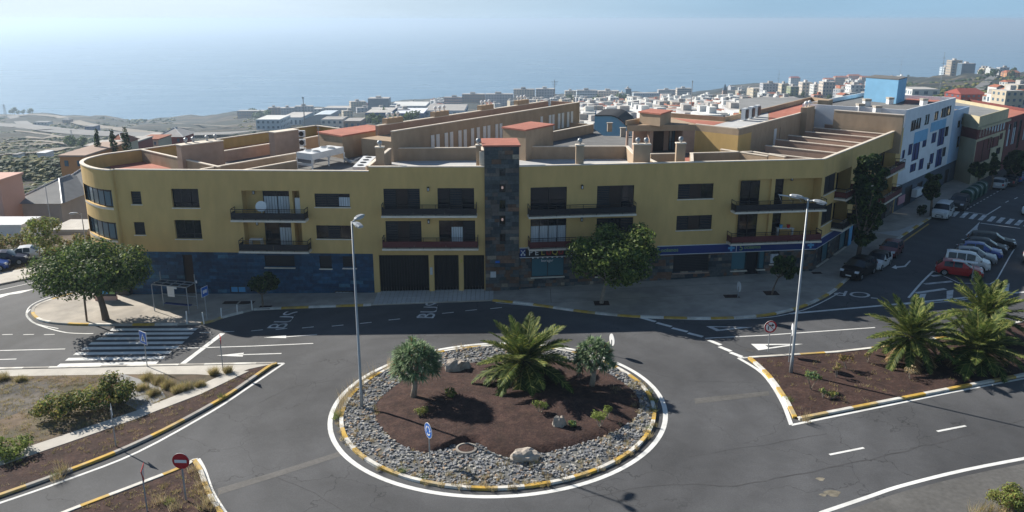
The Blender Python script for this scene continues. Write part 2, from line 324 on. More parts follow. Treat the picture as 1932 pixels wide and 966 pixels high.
# ------------------------------------------------------------------ terrain, sea, haze
TER = {  # photo column -> [(distance, photo row)] of the land seen there
 -400: [(95, 470), (130, 400), (180, 360), (212, 343), (219, 304), (260, 298), (350, 288), (500, 271), (700, 252), (950, 238), (1250, 224), (1560, 212)],
 0: [(95, 462), (130, 398), (180, 360), (212, 343), (219, 304), (260, 298), (350, 288), (500, 270), (700, 251), (950, 238), (1250, 225), (1560, 214)],
 195: [(95, 462), (130, 398), (180, 360), (212, 343), (219, 304), (260, 298), (350, 288), (500, 270), (700, 253), (950, 240), (1250, 229), (1500, 217)],
 228: [(95, 462), (130, 398), (180, 360), (212, 343), (219, 304), (260, 298), (350, 288), (500, 270), (700, 255), (950, 244), (1250, 235), (1460, 228)],
 330: [(95, 460), (130, 396), (180, 348), (250, 310), (350, 287), (500, 268), (700, 253), (950, 242), (1250, 231), (1500, 222)],
 450: [(95, 455), (130, 390), (180, 340), (250, 303), (350, 279), (500, 258), (700, 242), (950, 231), (1250, 222), (1600, 213)],
 600: [(95, 450), (130, 385), (180, 333), (250, 295), (350, 270), (500, 250), (700, 236), (950, 224), (1250, 214), (1700, 201)],
 850: [(95, 445), (130, 380), (180, 325), (250, 286), (350, 260), (500, 240), (700, 224), (950, 212), (1300, 201), (1850, 187)],
 1050: [(95, 440), (130, 375), (180, 320), (250, 280), (350, 253), (500, 232), (700, 214), (1000, 201), (1400, 190), (1950, 180)],
 1300: [(95, 440), (130, 370), (180, 318), (250, 277), (350, 250), (500, 228), (700, 209), (1000, 194), (1400, 183), (2050, 173)],
 1450: [(95, 440), (150, 345), (180, 315), (250, 272), (350, 245), (500, 220), (700, 201), (1000, 184), (1400, 171), (2000, 159)],
 1650: [(95, 440), (150, 342), (180, 310), (250, 263), (350, 232), (500, 208), (700, 190), (1000, 173), (1400, 161), (1900, 151)],
 1740: [(95, 440), (150, 340), (180, 308), (250, 258), (350, 226), (500, 199), (700, 179), (1000, 162), (1250, 153), (1500, 147)],
 1850: [(95, 440), (150, 338), (180, 306), (250, 254), (350, 220), (500, 192), (700, 170), (900, 156), (1100, 146), (1300, 139)],
 1940: [(95, 440), (150, 337), (180, 305), (250, 250), (350, 214), (500, 187), (700, 166), (900, 152), (1100, 144), (1280, 136)],
 2400: [(95, 440), (150, 335), (180, 303), (250, 247), (350, 212), (500, 185), (700, 164), (900, 151), (1100, 143), (1280, 135)]}
TCOLS = sorted(TER)
SEA_Z = -150.0
def lerp_tab(tab, v, inv=False):
    k = 1 if inv else 0
    T = sorted(tab, key=lambda q: q[k])
    if v <= T[0][k]: return T[0][1 - k]
    for a, b in zip(T, T[1:]):
        if v <= b[k]: return a[1 - k] + (b[1 - k] - a[1 - k]) * (v - a[k]) / (b[k] - a[k])
    return T[-1][1 - k]
def tcol(px):
    px = max(TCOLS[0], min(TCOLS[-1], px))
    for a, b in zip(TCOLS, TCOLS[1:]):
        if px <= b: return a, b, (px - a) / (b - a)
def trow(px, Y):
    a, b, t = tcol(px); return lerp_tab(TER[a], Y) * (1 - t) + lerp_tab(TER[b], Y) * t
def T(px, py):
    """point of the far terrain seen at a photo pixel"""
    a, b, t = tcol(px); Y = lerp_tab(TER[a], py, True) * (1 - t) + lerp_tab(TER[b], py, True) * t
    return at_Y(px, trow(px, Y), Y)
def last(px):
    a, b, t = tcol(px); return TER[a][-1][0] * (1 - t) + TER[b][-1][0] * t
mb = MB(); cols = list(range(-400, 2401, 20)); DS = [95, 104, 113, 122, 131, 140, 150, 165, 180, 200, 212, 215.5, 219, 232, 250, 280, 310, 350, 400, 450, 500, 560, 630, 700, 780, 860, 950, 1050, 1150, 1250, 1350, 1450, 1550, 1650, 1750, 1850, 1950, 2050]
grid = []
for px in cols:
    le = last(px); row = []
    for Y in (8, 30, 60, 84):
        a, b, k = ray(px, 500); row.append(Vector((a / b * Y, Y, gz(a / b * Y) - .25)))
    for Y in DS:
        y_ = min(Y, le); p = at_Y(px, trow(px, y_), y_)
        if Y <= 150 and (px > 1450):
            p.z = gz(p.x) - .25
        n_ = noise.fractal(Vector((p.x * .012, p.y * .012, 1.3)), 1., 2.2, 4)
        p.z += n_ * min(9, max(0, (Y - 180)) * .009)
        row.append(p)
    e = row[-1]; row.append(Vector((e.x * 1.01, e.y * 1.012, e.z - 9))); row.append(Vector((e.x * 1.03, e.y * 1.03, SEA_Z - 4)))
    grid.append(row)
nr = len(grid[0])
mb.add([p for r in grid for p in r], [(i * nr + j, i * nr + j + 1, (i + 1) * nr + j + 1, (i + 1) * nr + j) for i in range(len(grid) - 1) for j in range(nr - 1)])
M('scrubland', (.082, .066, .045), .97, .45, .055, .3, col2=(.014, .019, .012), thr=(.40, .50))
terrain = mb.build('terrain', 'scrubland', smooth=True, kind='structure')

def sea_mat():
    m = bpy.data.materials.new('sea_water'); m.use_nodes = True; n = m.node_tree.nodes; L = m.node_tree.links; b = n['Principled BSDF']
    b.inputs['Base Color'].default_value = (.12, .235, .35, 1); b.inputs['Roughness'].default_value = .32; b.inputs['IOR'].default_value = 1.33
    g = n.new('ShaderNodeNewGeometry'); mp = n.new('ShaderNodeMapping'); mp.inputs['Scale'].default_value = (.0035, .011, 1); L.new(g.outputs['Position'], mp.inputs['Vector'])
    t = n.new('ShaderNodeTexNoise'); t.inputs['Scale'].default_value = 1.; t.inputs['Detail'].default_value = 9; t.inputs['Roughness'].default_value = .68; L.new(mp.outputs[0], t.inputs['Vector'])
    r = n.new('ShaderNodeMapRange'); r.inputs[1].default_value = .35; r.inputs[2].default_value = .7; r.inputs[3].default_value = .24; r.inputs[4].default_value = .46; L.new(t.outputs['Fac'], r.inputs[0]); L.new(r.outputs[0], b.inputs['Roughness'])
    bp = n.new('ShaderNodeBump'); bp.inputs['Strength'].default_value = .5; bp.inputs['Distance'].default_value = 14; L.new(t.outputs['Fac'], bp.inputs['Height']); L.new(bp.outputs[0], b.inputs['Normal'])
    MATS['sea_water'] = m
sea_mat()
MB().quad((-40000, 900, SEA_Z), (40000, 900, SEA_Z), (40000, 42000, SEA_Z), (-40000, 42000, SEA_Z)).build('sea', 'sea_water', kind='structure')
hm = bpy.data.materials.new('haze_air'); hm.use_nodes = True; hn = hm.node_tree; hn.nodes.remove(hn.nodes['Principled BSDF'])
pv = hn.nodes.new('ShaderNodeVolumePrincipled'); pv.inputs['Color'].default_value = (.62, .79, 1, 1); pv.inputs['Density'].default_value = HAZE_DENSITY; pv.inputs['Anisotropy'].default_value = .35
hn.links.new(pv.outputs[0], hn.nodes['Material Output'].inputs['Volume']); MATS['haze_air'] = hm
MB().frame_box((-45000, -300, SEA_Z - 6), (90000, 0, 0), (0, 45000, 0), (0, 0, 30 - SEA_Z + 6)).build('haze', 'haze_air', kind='stuff')

# ------------------------------------------------------------------ road, painted markings
mb = MB(); mb.prism([(-120, 14), (150, 14), (150, 150), (64, 150), (28, 90), (-46, 90), (-120, 86)], 0, lambda x, y: gz(x), sides=False)
road = mb.build('road', 'asphalt', kind='structure')
mk = 'white_paint'
def line(pts, w=.15, n=0, mat=mk, name='painted_line', h=.009, closed=False):
    P = pxs(pts) if not isinstance(pts[0], Vector) else pts
    if n: P = smooth_pts(P, n, closed)
    m_ = MB(); strip(m_, P, w, h, closed=closed); return m_.build(name, mat, road)
def poly(pts, name='painted_mark', mat=mk, h=.009):
    m_ = MB(); m_.prism([(p.x, p.y) for p in (pxs(pts) if not isinstance(pts[0], Vector) else pts)], 0, lambda x, y: gz(x) + h, sides=False); return m_.build(name, mat, road)
RC = Vector((-.9, 48.75, 0)); RR = 10.8
def ring(r, n=120): return [Vector((RC.x + r * cos(2 * pi * k / n), RC.y + r * sin(2 * pi * k / n), 0)) for k in range(n)]
line(ring(RR - .15), .30, closed=True, name='roundabout_edge_line')
# left: zebra crossing, bars, lanes, arrows
zl = [(110, 689, 297, 684.5), (126, 678, 310, 675), (141, 667.5, 322, 665), (156, 657.5, 336, 655.5), (170, 648, 346, 646.5), (184, 639, 355, 637.5), (197, 630, 364, 629), (209, 622, 371, 621.5)]
for x0, y0, x1, y1 in zl:
    a, b = gnd(x0, y0), gnd(x1, y1); m_ = MB(); strip(m_, [a, b], .52, .009); m_.build('zebra_stripe', 'white_paint', road)
line([(344, 687), (382, 658), (420, 629)], .42, name='stop_line')
line([(333, 657.5), (480, 653), (591, 648)], .13); line([(450, 669.5), (531, 667)], .15)
poly([(409, 671), (460, 665.5), (459, 669), (458, 673)], 'painted_arrow'); poly([(497, 637), (540, 632.5), (540, 638)], 'painted_arrow'); line([(540, 635.5), (598, 631.5)], .14)
line([(0, 661.5), (123, 658.5)], .13); line([(-60, 680), (31, 677.5)], .13)
for x in (4, 44, 83): line([(x, 631.5), (x + 20, 631)], .12)
line([(376, 627.5), (398, 627)], .11); line([(423, 626), (442, 625.5)], .11)
line([(57, 584), (50, 594), (62, 608), (90, 619), (125, 627.5), (160, 629.5), (176, 629.3)], .14, 5)
for x, y in ((474, 624.5), (520, 622), (570, 619), (626, 615.5), (679, 610.5), (733, 604), (786, 597.5), (834, 591.5), (878, 586.5), (925, 582.5)):
    line([(x, y), (x + 22, y - 2.2)], .13, name='lane_dash')
for X_, pc in ((0, (539, 603.5)), (1, (813, 585))):
    o = gnd(*pc, .01); m_ = MB(); text_on(m_, 'BUS', 2.1, o, Vector((.12, 1, 0)), Vector((-1, .05, 0)), 0, 0, 1.2); m_.build('painted_word', 'worn_paint', road)
line([(-60, 552), (0, 547), (62, 533)], .12)
poly([(0, 556), (38, 549), (66, 545), (40, 553), (18, 556), (0, 562)], 'painted_arrow')
line([(0, 697.5), (250, 692), (536, 685.5)], .2); line([(536, 685.5), (470, 730), (400, 776), (262, 852), (130, 904), (0, 949), (-60, 968)], .2, 4)
line([(373, 866), (384, 886), (400, 930), (425, 970)], .28, 4)
# right: give-way dashes, triangles, hatch, parking bays, crossing
for a, b in (((1208, 599), (1237, 607)), ((1239, 609), (1267, 616.5)), ((1268, 619), (1297, 626)), ((1298, 628.5), (1326, 635.5)), ((1337, 642), (1360, 651)), ((1357, 654), (1379, 663)), ((1378, 665), (1400, 673.5))):
    line([a, b], .36, name='give_way_dash')
line([(1330, 638.5), (1445, 632.5), (1651, 618)], .14); line([(1393, 675.5), (1449, 672.5)], .2)
line([(1393, 675.5), (1440, 706), (1474, 755), (1493, 802)], .26, 5); line([(1493, 802), (1640, 772), (1790, 741), (1960, 709)], .2)
poly([(1332, 615.5), (1352, 625), (1421, 617.5)], 'give_way_triangle', 'worn_paint'); poly([(1345, 617.2), (1357, 622), (1396, 617.8)], 'triangle_gap', 'asphalt', .013)
poly([(1417, 649), (1431, 661), (1516, 649)], 'give_way_triangle'); poly([(1444, 651.5), (1450, 656), (1490, 650.5)], 'triangle_gap', 'asphalt', .013)
line([(935, 571), (1040, 581), (1160, 596.5), (1300, 603), (1400, 602), (1470, 596), (1530, 580), (1585, 552)], .12, 4)
line([(1490, 592), (1660, 577), (1932, 551)], .3, name='stop_line'); line([(1660, 577), (1790, 569), (1960, 547)], .14)
m_ = MB(); text_on(m_, 'STOP', 2.3, gnd(1637, 556.5, .01), Vector((-1, .28, 0)), Vector((-.55, -1, 0)), 0, 0, 1.0); m_.build('painted_word', 'worn_paint', road)
poly([(1682, 505), (1690, 500), (1691, 503), (1706, 501.5), (1716, 491.5), (1719, 492), (1709, 503.5), (1692, 505.5), (1692, 508)], 'painted_arrow', 'worn_paint')
line([(1714, 562), (1738, 534), (1761, 511.5)], .2, 3)
line([(1761, 511.5), (1810, 534), (1868, 536), (1880, 529), (1905, 484), (1915, 468)], .12)
for (a, b) in (((1758, 521), (1776, 519)), ((1744, 536), (1796, 531)), ((1728, 553), (1784, 545))): line([a, b], .42, name='hatch_bar', mat='worn_paint')
for q in ([(1736, 555), (1748, 554), (1741, 572), (1730, 573)], [(1786, 549), (1799, 547), (1797, 565), (1786, 566)], [(1893, 535), (1905, 534.5), (1903, 550), (1890, 551.5)]): poly(q, 'hatch_block', 'worn_paint')
for a, b in (((1787, 489), (1800, 494)), ((1805, 461), (1816, 465)), ((1815, 451), (1826, 455)), ((1824, 443), (1833, 447))): line([a, b], .3, name='bay_tick', mat='worn_paint')
poly([(1822, 443), (1849, 418), (1844, 430), (1845, 440)], 'painted_wedge', 'worn_paint')
line([(1850, 421), (1925, 431)], .22); line([(1819, 399.5), (1861, 405)], .18); line([(1861, 406), (1888, 389.5)], .16)
for x, y in ((1897, 382), (1914, 375.5), (1932, 368)): line([(x, y), (x + 6, y - 3)], .14, name='lane_dash')
for k in range(13): line([(1824 + k * 6.3, 395 - k * 3.6), (1827 + k * 6.3, 393.4 - k * 3.6)], .14, name='lane_dash')
for k in range(9):
    x, y = 1800 + k * 17.2, 408.5 + k * 2.35; a, b = gnd(x - 3, y), gnd(x + 7, y - 9.5); line([a, b], .5, name='zebra_stripe', mat='worn_paint')
line([(1699, 460), (1752, 422.5)], .2, name='kerb_line', mat='kerb_yellow')
line([(1548, 968), (1640, 937), (1700, 917), (1820, 887), (1960, 860)], .26, 4); 
for a, b in (((1565, 858), (1630, 845)), ((1768, 814), (1822, 803.5))): line([a, b], .17, name='lane_dash')
M('trench_patch', (.135, .13, .125), .9, .12, 6); M('dark_patch', (.07, .068, .068), .9, .15, 4); M('light_patch', (.115, .112, .108), .9, .15, 4); M('stain', (.2, .18, .14), .9, .3, 4)
poly([(410, 922), (520, 890), (640, 852), (655, 857), (530, 897), (412, 934)], 'trench_patch', 'trench_patch', .005)
poly([(1310, 752), (1450, 738), (1452, 746), (1312, 762)], 'trench_patch', 'light_patch', .005)
for px_, py_, r_ in ((1548, 904, .22), (1571, 931, .4), (1553, 934, .18)):
    c_ = gnd(px_, py_); poly([Vector((c_.x + r_ * (1 + .3 * sin(3 * t)) * cos(t), c_.y + r_ * .8 * sin(t), 0)) for t in [2 * pi * k / 14 for k in range(14)]], 'paint_spill', 'stain', .006)
for px_, py_ in ((1416, 661), (1480, 617)):
    c_ = gnd(px_, py_); m_ = MB(); m_.disc((c_.x, c_.y, gz(c_.x) + .01), (0, 0, 1), (0, 1, 0), .36, .012, 20); m_.build('manhole_lid', 'dark_patch', road)

M('seam', (.062, .062, .065), .9, .2, 6)
for pts_, w_ in (([(1380, 918), (1520, 893), (1640, 866), (1760, 838), (1960, 786)], .10), ([(1300, 862), (1450, 838), (1560, 818)], .05), ([(486, 762), (560, 728), (650, 716)], .05), ([(700, 640), (860, 634), (1010, 632)], .06), ([(1180, 690), (1290, 716), (1420, 722)], .05), ([(520, 900), (600, 935), (650, 966)], .05), ([(1100, 940), (1250, 915), (1380, 918)], .08)):
    P = smooth_pts(pxs(pts_), 8); P = [Vector((p.x + .10 * noise.noise(p * .9), p.y + .16 * noise.noise(p * 1.3 + Vector((9, 0, 0))), 0)) for p in P]; line(P, w_, name='tar_seam', mat='seam', h=.0045)
# ------------------------------------------------------------------ pavements and their kerbs
def slab(name, poly_, mat, h, parent=None, kind='structure'):
    m_ = MB(); m_.prism([(p[0], p[1]) for p in poly_], lambda x, y: gz(x) - .2, lambda x, y: gz(x) + h); return m_.build(name, mat, parent, kind=kind)
kp = smooth_pts(pxs([(175, 546), (110, 563), (72, 577), (62, 588), (66, 598), (80, 606), (112, 611), (175, 613.5), (300, 613.5), (385, 610.5), (420, 600), (479, 585)]), 4)
k2 = pxs([(479, 585), (560, 581.5), (700, 576.5)]); kr = pxs([(700, 576.5), (930, 568)]); k3 = smooth_pts(pxs([(930, 568), (1000, 575), (1090, 588), (1190, 598), (1320, 602), (1400, 600), (1462, 593), (1520, 577), (1568, 553), (1594, 531), (1640, 494), (1693, 452), (1750, 415), (1812, 374), (1845, 356)]), 4)
back = [Vector((74, 128, 0)), Vector((64, 122, 0)), Vector((47, 101, 0)), Vector((29, 77.5, 0)), Vector((0, 73.5, 0)), Vector((-34, 74, 0)), Vector((-40, 80, 0)), Vector((-42, 86, 0))]
pave = slab('pavement', kp + k2[1:] + kr[1:] + k3[1:] + back, 'concrete', .13)
YW = ['kerb_yellow', 'kerb_white']
kerb(pave, kp, ['kerb_grey', 'kerb_yellow', 'kerb_white'], 1.9); kerb(pave, k2, ['kerb_white', 'kerb_yellow'], 2.4); kerb(pave, k3, YW, 1.9)
line(smooth_pts(pxs([(175, 540), (100, 559), (62, 574), (50, 590), (57, 603), (72, 612), (110, 620)]), 4), .12)
mb = MB(); rp = pxs([(716, 546.5), (932, 541.5), (932, 568), (704, 577)]); n_ = 26
ramp = bpy.data.objects.new('driveway_ramp', None)
for i in range(n_):
    a = rp[0].lerp(rp[1], i / n_); b = rp[0].lerp(rp[1], (i + 1) / n_ - .0012 * 4); c_ = rp[3].lerp(rp[2], (i + 1) / n_ - .0012 * 4); d = rp[3].lerp(rp[2], i / n_)
    for j in range(3):
        q = [a.lerp(d, j / 3), b.lerp(c_, j / 3), b.lerp(c_, (j + 1) / 3 - .012), a.lerp(d, (j + 1) / 3 - .012)]
        t_ = MB(); t_.prism([(p.x, p.y) for p in q], lambda x, y: gz(x) + .1, lambda x, y: gz(x) + .145); t_.build('ramp_tile', 'ramp_tile', pave)
bpy.data.objects.remove(ramp)
w_ = MB(); w_.prism([(p.x, p.y) for p in pxs([(1694, 437), (1731, 423), (1700, 449), (1650, 441)])], 0, lambda x, y: gz(x) + .136, sides=False); w_.build('pale_paving', 'ramp_tile', pave)
M('joint', (.12, .11, .10), .95, 0)
for a, b in (((1040, 571), (1530, 545)), ((1040, 571), (1038, 545)), ((960, 556), (1500, 528))): 
    m_ = MB(); strip(m_, pxs([a, b], .13), .035, .136); m_.build('paving_joint', 'joint', pave)
for px_, py_, sx, sy in ((435, 571, 1.3, .8), (466, 571, 1.3, .8), (1380, 559, 1.3, .9), (1455, 553, 1.2, 1.2), (1135, 572, 1.3, 1.2), (1634, 452, 1.3, 1.2), (500, 580, 1.1, .9), (1541, 515, .9, .6)):
    c_ = gnd(px_, py_, .13); m_ = MB(); m_.prism([(c_.x - sx / 2, c_.y - sy / 2), (c_.x + sx / 2, c_.y - sy / 2), (c_.x + sx / 2, c_.y + sy / 2), (c_.x - sx / 2, c_.y + sy / 2)], 0, lambda x, y: gz(x) + .139, sides=False); m_.build('tree_pit', 'picon', pave)
# far left pavement and waste ground
far_kerb = pxs([(-250, 598), (-60, 551), (0, 537.5), (70, 523), (112, 513), (150, 498)])
fp = slab('pavement', far_kerb + pxs([(160, 486), (112, 497), (68, 505), (0, 517), (-60, 528), (-250, 566)]), 'path_concrete', .13)
kerb(fp, far_kerb, ['kerb_grey'], 2.)
slab('waste_ground', pxs([(-250, 566), (-60, 528), (0, 517), (68, 505), (112, 497), (160, 486)]) + [Vector((-46, 96, 0)), Vector((-120, 97, 0))], 'dry_dirt', .1)
# left island with the waste plot between the two roads
top = pxs([(-200, 702), (0, 698), (250, 692.5), (522, 687.5)]); lowk = smooth_pts(pxs([(522, 687.5), (510, 692), (470, 720), (422, 752), (330, 803), (236, 848), (130, 890), (0, 937), (-120, 977)]), 4)
isl = slab('traffic_island', top + lowk[1:] + [Vector((-44, 40, 0))], 'picon', .10)
kerb(isl, lowk, ['kerb_yellow', 'kerb_grey'], 2.3); kerb(isl, top, ['kerb_white', 'kerb_white', 'kerb_grey'], 2.)
slab('footpath', pxs([(-200, 705), (0, 700.5), (250, 695), (515, 689.5), (470, 699), (440, 710), (400, 711), (372, 709), (250, 709), (0, 713), (-200, 717)]), 'path_concrete', .125, None)
slab('waste_plot', pxs([(-200, 717), (0, 713), (250, 709), (372, 709), (400, 711), (437, 704.5), (330, 751), (255, 780), (130, 821), (0, 865), (-100, 902)]), 'dry_dirt', .115)
slab('footpath', pxs([(437, 703), (470, 703), (380, 746), (255, 794), (130, 838), (0, 882), (-100, 918), (-100, 902), (0, 864), (130, 821), (255, 779), (330, 750)]), 'path_concrete', .13)
slab('bare_patch', pxs([(232, 708), (300, 730), (313, 752), (262, 778), (228, 760), (250, 742), (215, 720)]), 'cement_patch', .119)
slab('bare_patch', pxs([(-40, 724), (60, 722), (120, 726), (100, 748), (60, 772), (0, 795), (-60, 810)]), 'dirt', .119)
# bottom left island
b1 = smooth_pts(pxs([(40, 1005), (130, 967), (240, 925), (345, 884), (366, 871)]), 3); b2 = smooth_pts(pxs([(366, 871), (378, 890), (392, 928), (416, 970), (440, 1010)]), 3)
isb = slab('traffic_island', b1 + b2[1:], 'picon', .10); kerb(isb, b1, ['kerb_white', 'kerb_white', 'kerb_yellow'], 1.6); kerb(isb, b2, ['kerb_yellow', 'kerb_white'], 1.3)
line([(362, 868), (373, 866)], .2); line([(-20, 1012), (120, 966), (240, 920), (340, 881), (373, 866)], .12)
# right island with the palms
r1 = pxs([(1414, 677), (1580, 666.5), (1700, 653), (1830, 629), (1932, 608), (2100, 578)]); r2 = pxs([(2100, 672), (1932, 709), (1790, 736), (1640, 765.5), (1506, 792)]); r3 = smooth_pts(pxs([(1500, 790), (1480, 752), (1449, 709), (1414, 677)]), 4)
isr = slab('traffic_island', r1 + r2 + r3[:-1], 'picon', .10)
kerb(isr, r1, ['kerb_white', 'kerb_white', 'kerb_yellow'], 1.9); kerb(isr, r2, ['kerb_white', 'kerb_yellow'], 1.7); kerb(isr, r3, YW, 1.5)
line([(1393, 675.5), (1500, 669.5), (1580, 663.5), (1700, 650)], .12)
slab('shoulder', smooth_pts(pxs([(1580, 970), (1650, 945), (1710, 926), (1825, 897), (1960, 869)]), 3) + [Vector((36, 34, 0)), Vector((14, 34, 0))], 'light_patch', .006)
# roundabout: kerb, stone ring, red cinder bed
rb = bpy.data.objects.new('roundabout', None); C.objects.link(rb); rb['kind'] = 'structure'
kerb(rb, ring(9.95, 160) + [ring(9.95, 160)[0]], YW, 1.45, .24)
m_ = MB(); m_.prism([(p.x, p.y) for p in ring(9.88, 90)], 0, lambda x, y: gz(x) + .08, sides=False); m_.build('stone_bedding', 'bedding', rb)
SOIL = smooth_pts(pxs([(706, 775), (716, 752), (742, 730), (776, 708), (830, 692), (900, 683), (990, 678), (1080, 682), (1140, 700), (1180, 724), (1204, 750), (1206, 775), (1188, 797), (1150, 818), (1105, 834), (1060, 847), (1000, 858), (960, 862), (925, 850), (905, 838), (880, 834), (858, 838), (832, 848), (800, 853), (765, 843), (735, 823), (714, 800)], .12), 4, True)
def inside(p, poly_):
    r = False; n = len(poly_)
    for i in range(n):
        a, b = poly_[i], poly_[(i + 1) % n]
        if (a[1] > p[1]) != (b[1] > p[1]) and p[0] < (b[0] - a[0]) * (p[1] - a[1]) / (b[1] - a[1]) + a[0]: r = not r
    return r
cx = sum(p.x for p in SOIL) / len(SOIL); cy = sum(p.y for p in SOIL) / len(SOIL)
def mound(x, y):
    d = hypot((x - cx) / 8.3, (y - cy) / 7.6); return gz(x) + .2 + .3 * max(0, 1 - d * d) + .035 * noise.fractal(Vector((x * 1.5, y * 1.5, 0)), 1, 2, 3)
mb = MB(); rings = 14; n_ = len(SOIL); vs = []
for j in range(rings + 1):
    t = 1 - j / rings
    for p in SOIL: x, y = cx + (p.x - cx) * t, cy + (p.y - cy) * t; vs.append((x, y, mound(x, y) if j else gz(x) + .1))
mb.add(vs, [(j * n_ + i, j * n_ + (i + 1) % n_, (j + 1) * n_ + (i + 1) % n_, (j + 1) * n_ + i) for j in range(rings) for i in range(n_)])
mb.build('soil_bed', 'picon', rb, smooth=True)
mb = MB(); g_ = random.Random(3)
for k in range(8600):
    a = g_.uniform(0, 2 * pi); r = 9.8 * math.sqrt(g_.uniform(.12, 1)); x, y = RC.x + r * cos(a), RC.y + r * sin(a)
    if inside((x, y), SOIL) or hypot(x - gnd(880, 846).x, y - gnd(880, 846).y) < .62: continue
    sx, sy, sz = g_.uniform(.075, .18), g_.uniform(.06, .125), g_.uniform(.04, .10); an = g_.uniform(0, pi); ca, sa = cos(an), sin(an); z0 = gz(x) + .06
    V = []
    for dz, sh in ((0, 1.), (sz * 1.2, .72)):
        for t in range(5):
            q = 2 * pi * t / 5 + g_.uniform(-.35, .35); u, w = sx * cos(q) * sh * g_.uniform(.8, 1.15), sy * sin(q) * sh * g_.uniform(.8, 1.15)
            V.append((x + u * ca - w * sa, y + u * sa + w * ca, z0 + dz * g_.uniform(.8, 1.25)))
    mb.add(V, [(5, 6, 7, 8, 9)] + [(i, (i + 1) % 5, 5 + (i + 1) % 5, 5 + i) for i in range(5)], g_.choices([0, 1, 2, 3], [5, 5, 3, 1.3])[0])
mb.build('ring_stones', ['stone_a', 'stone_b', 'stone_c', 'stone_d'], rb, kind='stuff')
c_ = gnd(880, 846, .2); mb = MB(); mb.lathe((c_.x, c_.y, gz(c_.x)), [(.62, .05), (.62, .24), (.5, .26), (.48, .22)], 24); mb.lathe((c_.x, c_.y, gz(c_.x)), [(.48, .2), (.47, .225)], 24, 1)
mb.build('manhole', ['concrete', 'picon'], rb)

# ------------------------------------------------------------------ the ochre apartment building
class Fac:
    """vertical wall plane; s runs along it, n points out to the street"""
    def __init__(s, p0, p1):
        s.p0 = Vector((p0[0], p0[1], 0)); d = Vector((p1[0], p1[1], 0)) - s.p0; s.len = d.length; s.u = d.normalized(); s.n = Vector((s.u.y, -s.u.x, 0))
    def hit(s, x, y):
        a, b, k = ray(x, y); den = a * s.n.x + b * s.n.y; t = (s.p0.x * s.n.x + s.p0.y * s.n.y) / den; p = Vector((a * t, b * t, 0)) - s.p0
        return p.dot(s.u), CH - k * t
    def pt(s, q, z, out=0.): p = s.p0 + s.u * q + s.n * out; return Vector((p.x, p.y, z))
    def rect(s, x0, y0, x1, y1):
        a = s.hit(x0, y0); b = s.hit(x1, y1); return a[0], b[0], b[1], a[1]
    def bx(s, mb, s0, s1, z0, z1, o0, o1, mi=0): mb.frame_box(s.pt(s0, z0, o0), s.u * (s1 - s0), s.n * (o1 - o0), (0, 0, z1 - z0), mi); return mb
def wall(mb, F, s0, s1, z0, z1, holes, out=0., mi=0, back=None):
    """wall sheet with real openings; each hole = (s0, s1, z0, z1, depth, material index of its back)"""
    S_ = sorted({s0, s1} | {min(max(h[i], s0), s1) for h in holes for i in (0, 1)}); Z_ = sorted({z0, z1} | {min(max(h[i], z0), z1) for h in holes for i in (2, 3)})
    for a, b in zip(S_, S_[1:]):
        for c_, d in zip(Z_, Z_[1:]):
            m0, m1 = (a + b) / 2, (c_ + d) / 2
            if any(h[0] < m0 < h[1] and h[2] < m1 < h[3] for h in holes): continue
            mb.quad(F.pt(a, c_, out), F.pt(b, c_, out), F.pt(b, d, out), F.pt(a, d, out), mi)
    for h in holes:
        a, b, c_, d, dp, bm = h; o = out - dp
        mb.quad(F.pt(a, c_, out), F.pt(a, d, out), F.pt(a, d, o), F.pt(a, c_, o), mi); mb.quad(F.pt(b, c_, out), F.pt(b, d, out), F.pt(b, d, o), F.pt(b, c_, o), mi)
        mb.quad(F.pt(a, d, out), F.pt(b, d, out), F.pt(b, d, o), F.pt(a, d, o), mi); mb.quad(F.pt(a, c_, out), F.pt(b, c_, out), F.pt(b, c_, o), F.pt(a, c_, o), mi)
        if bm is not None: mb.quad(F.pt(a, c_, o), F.pt(b, c_, o), F.pt(b, d, o), F.pt(a, d, o), bm)
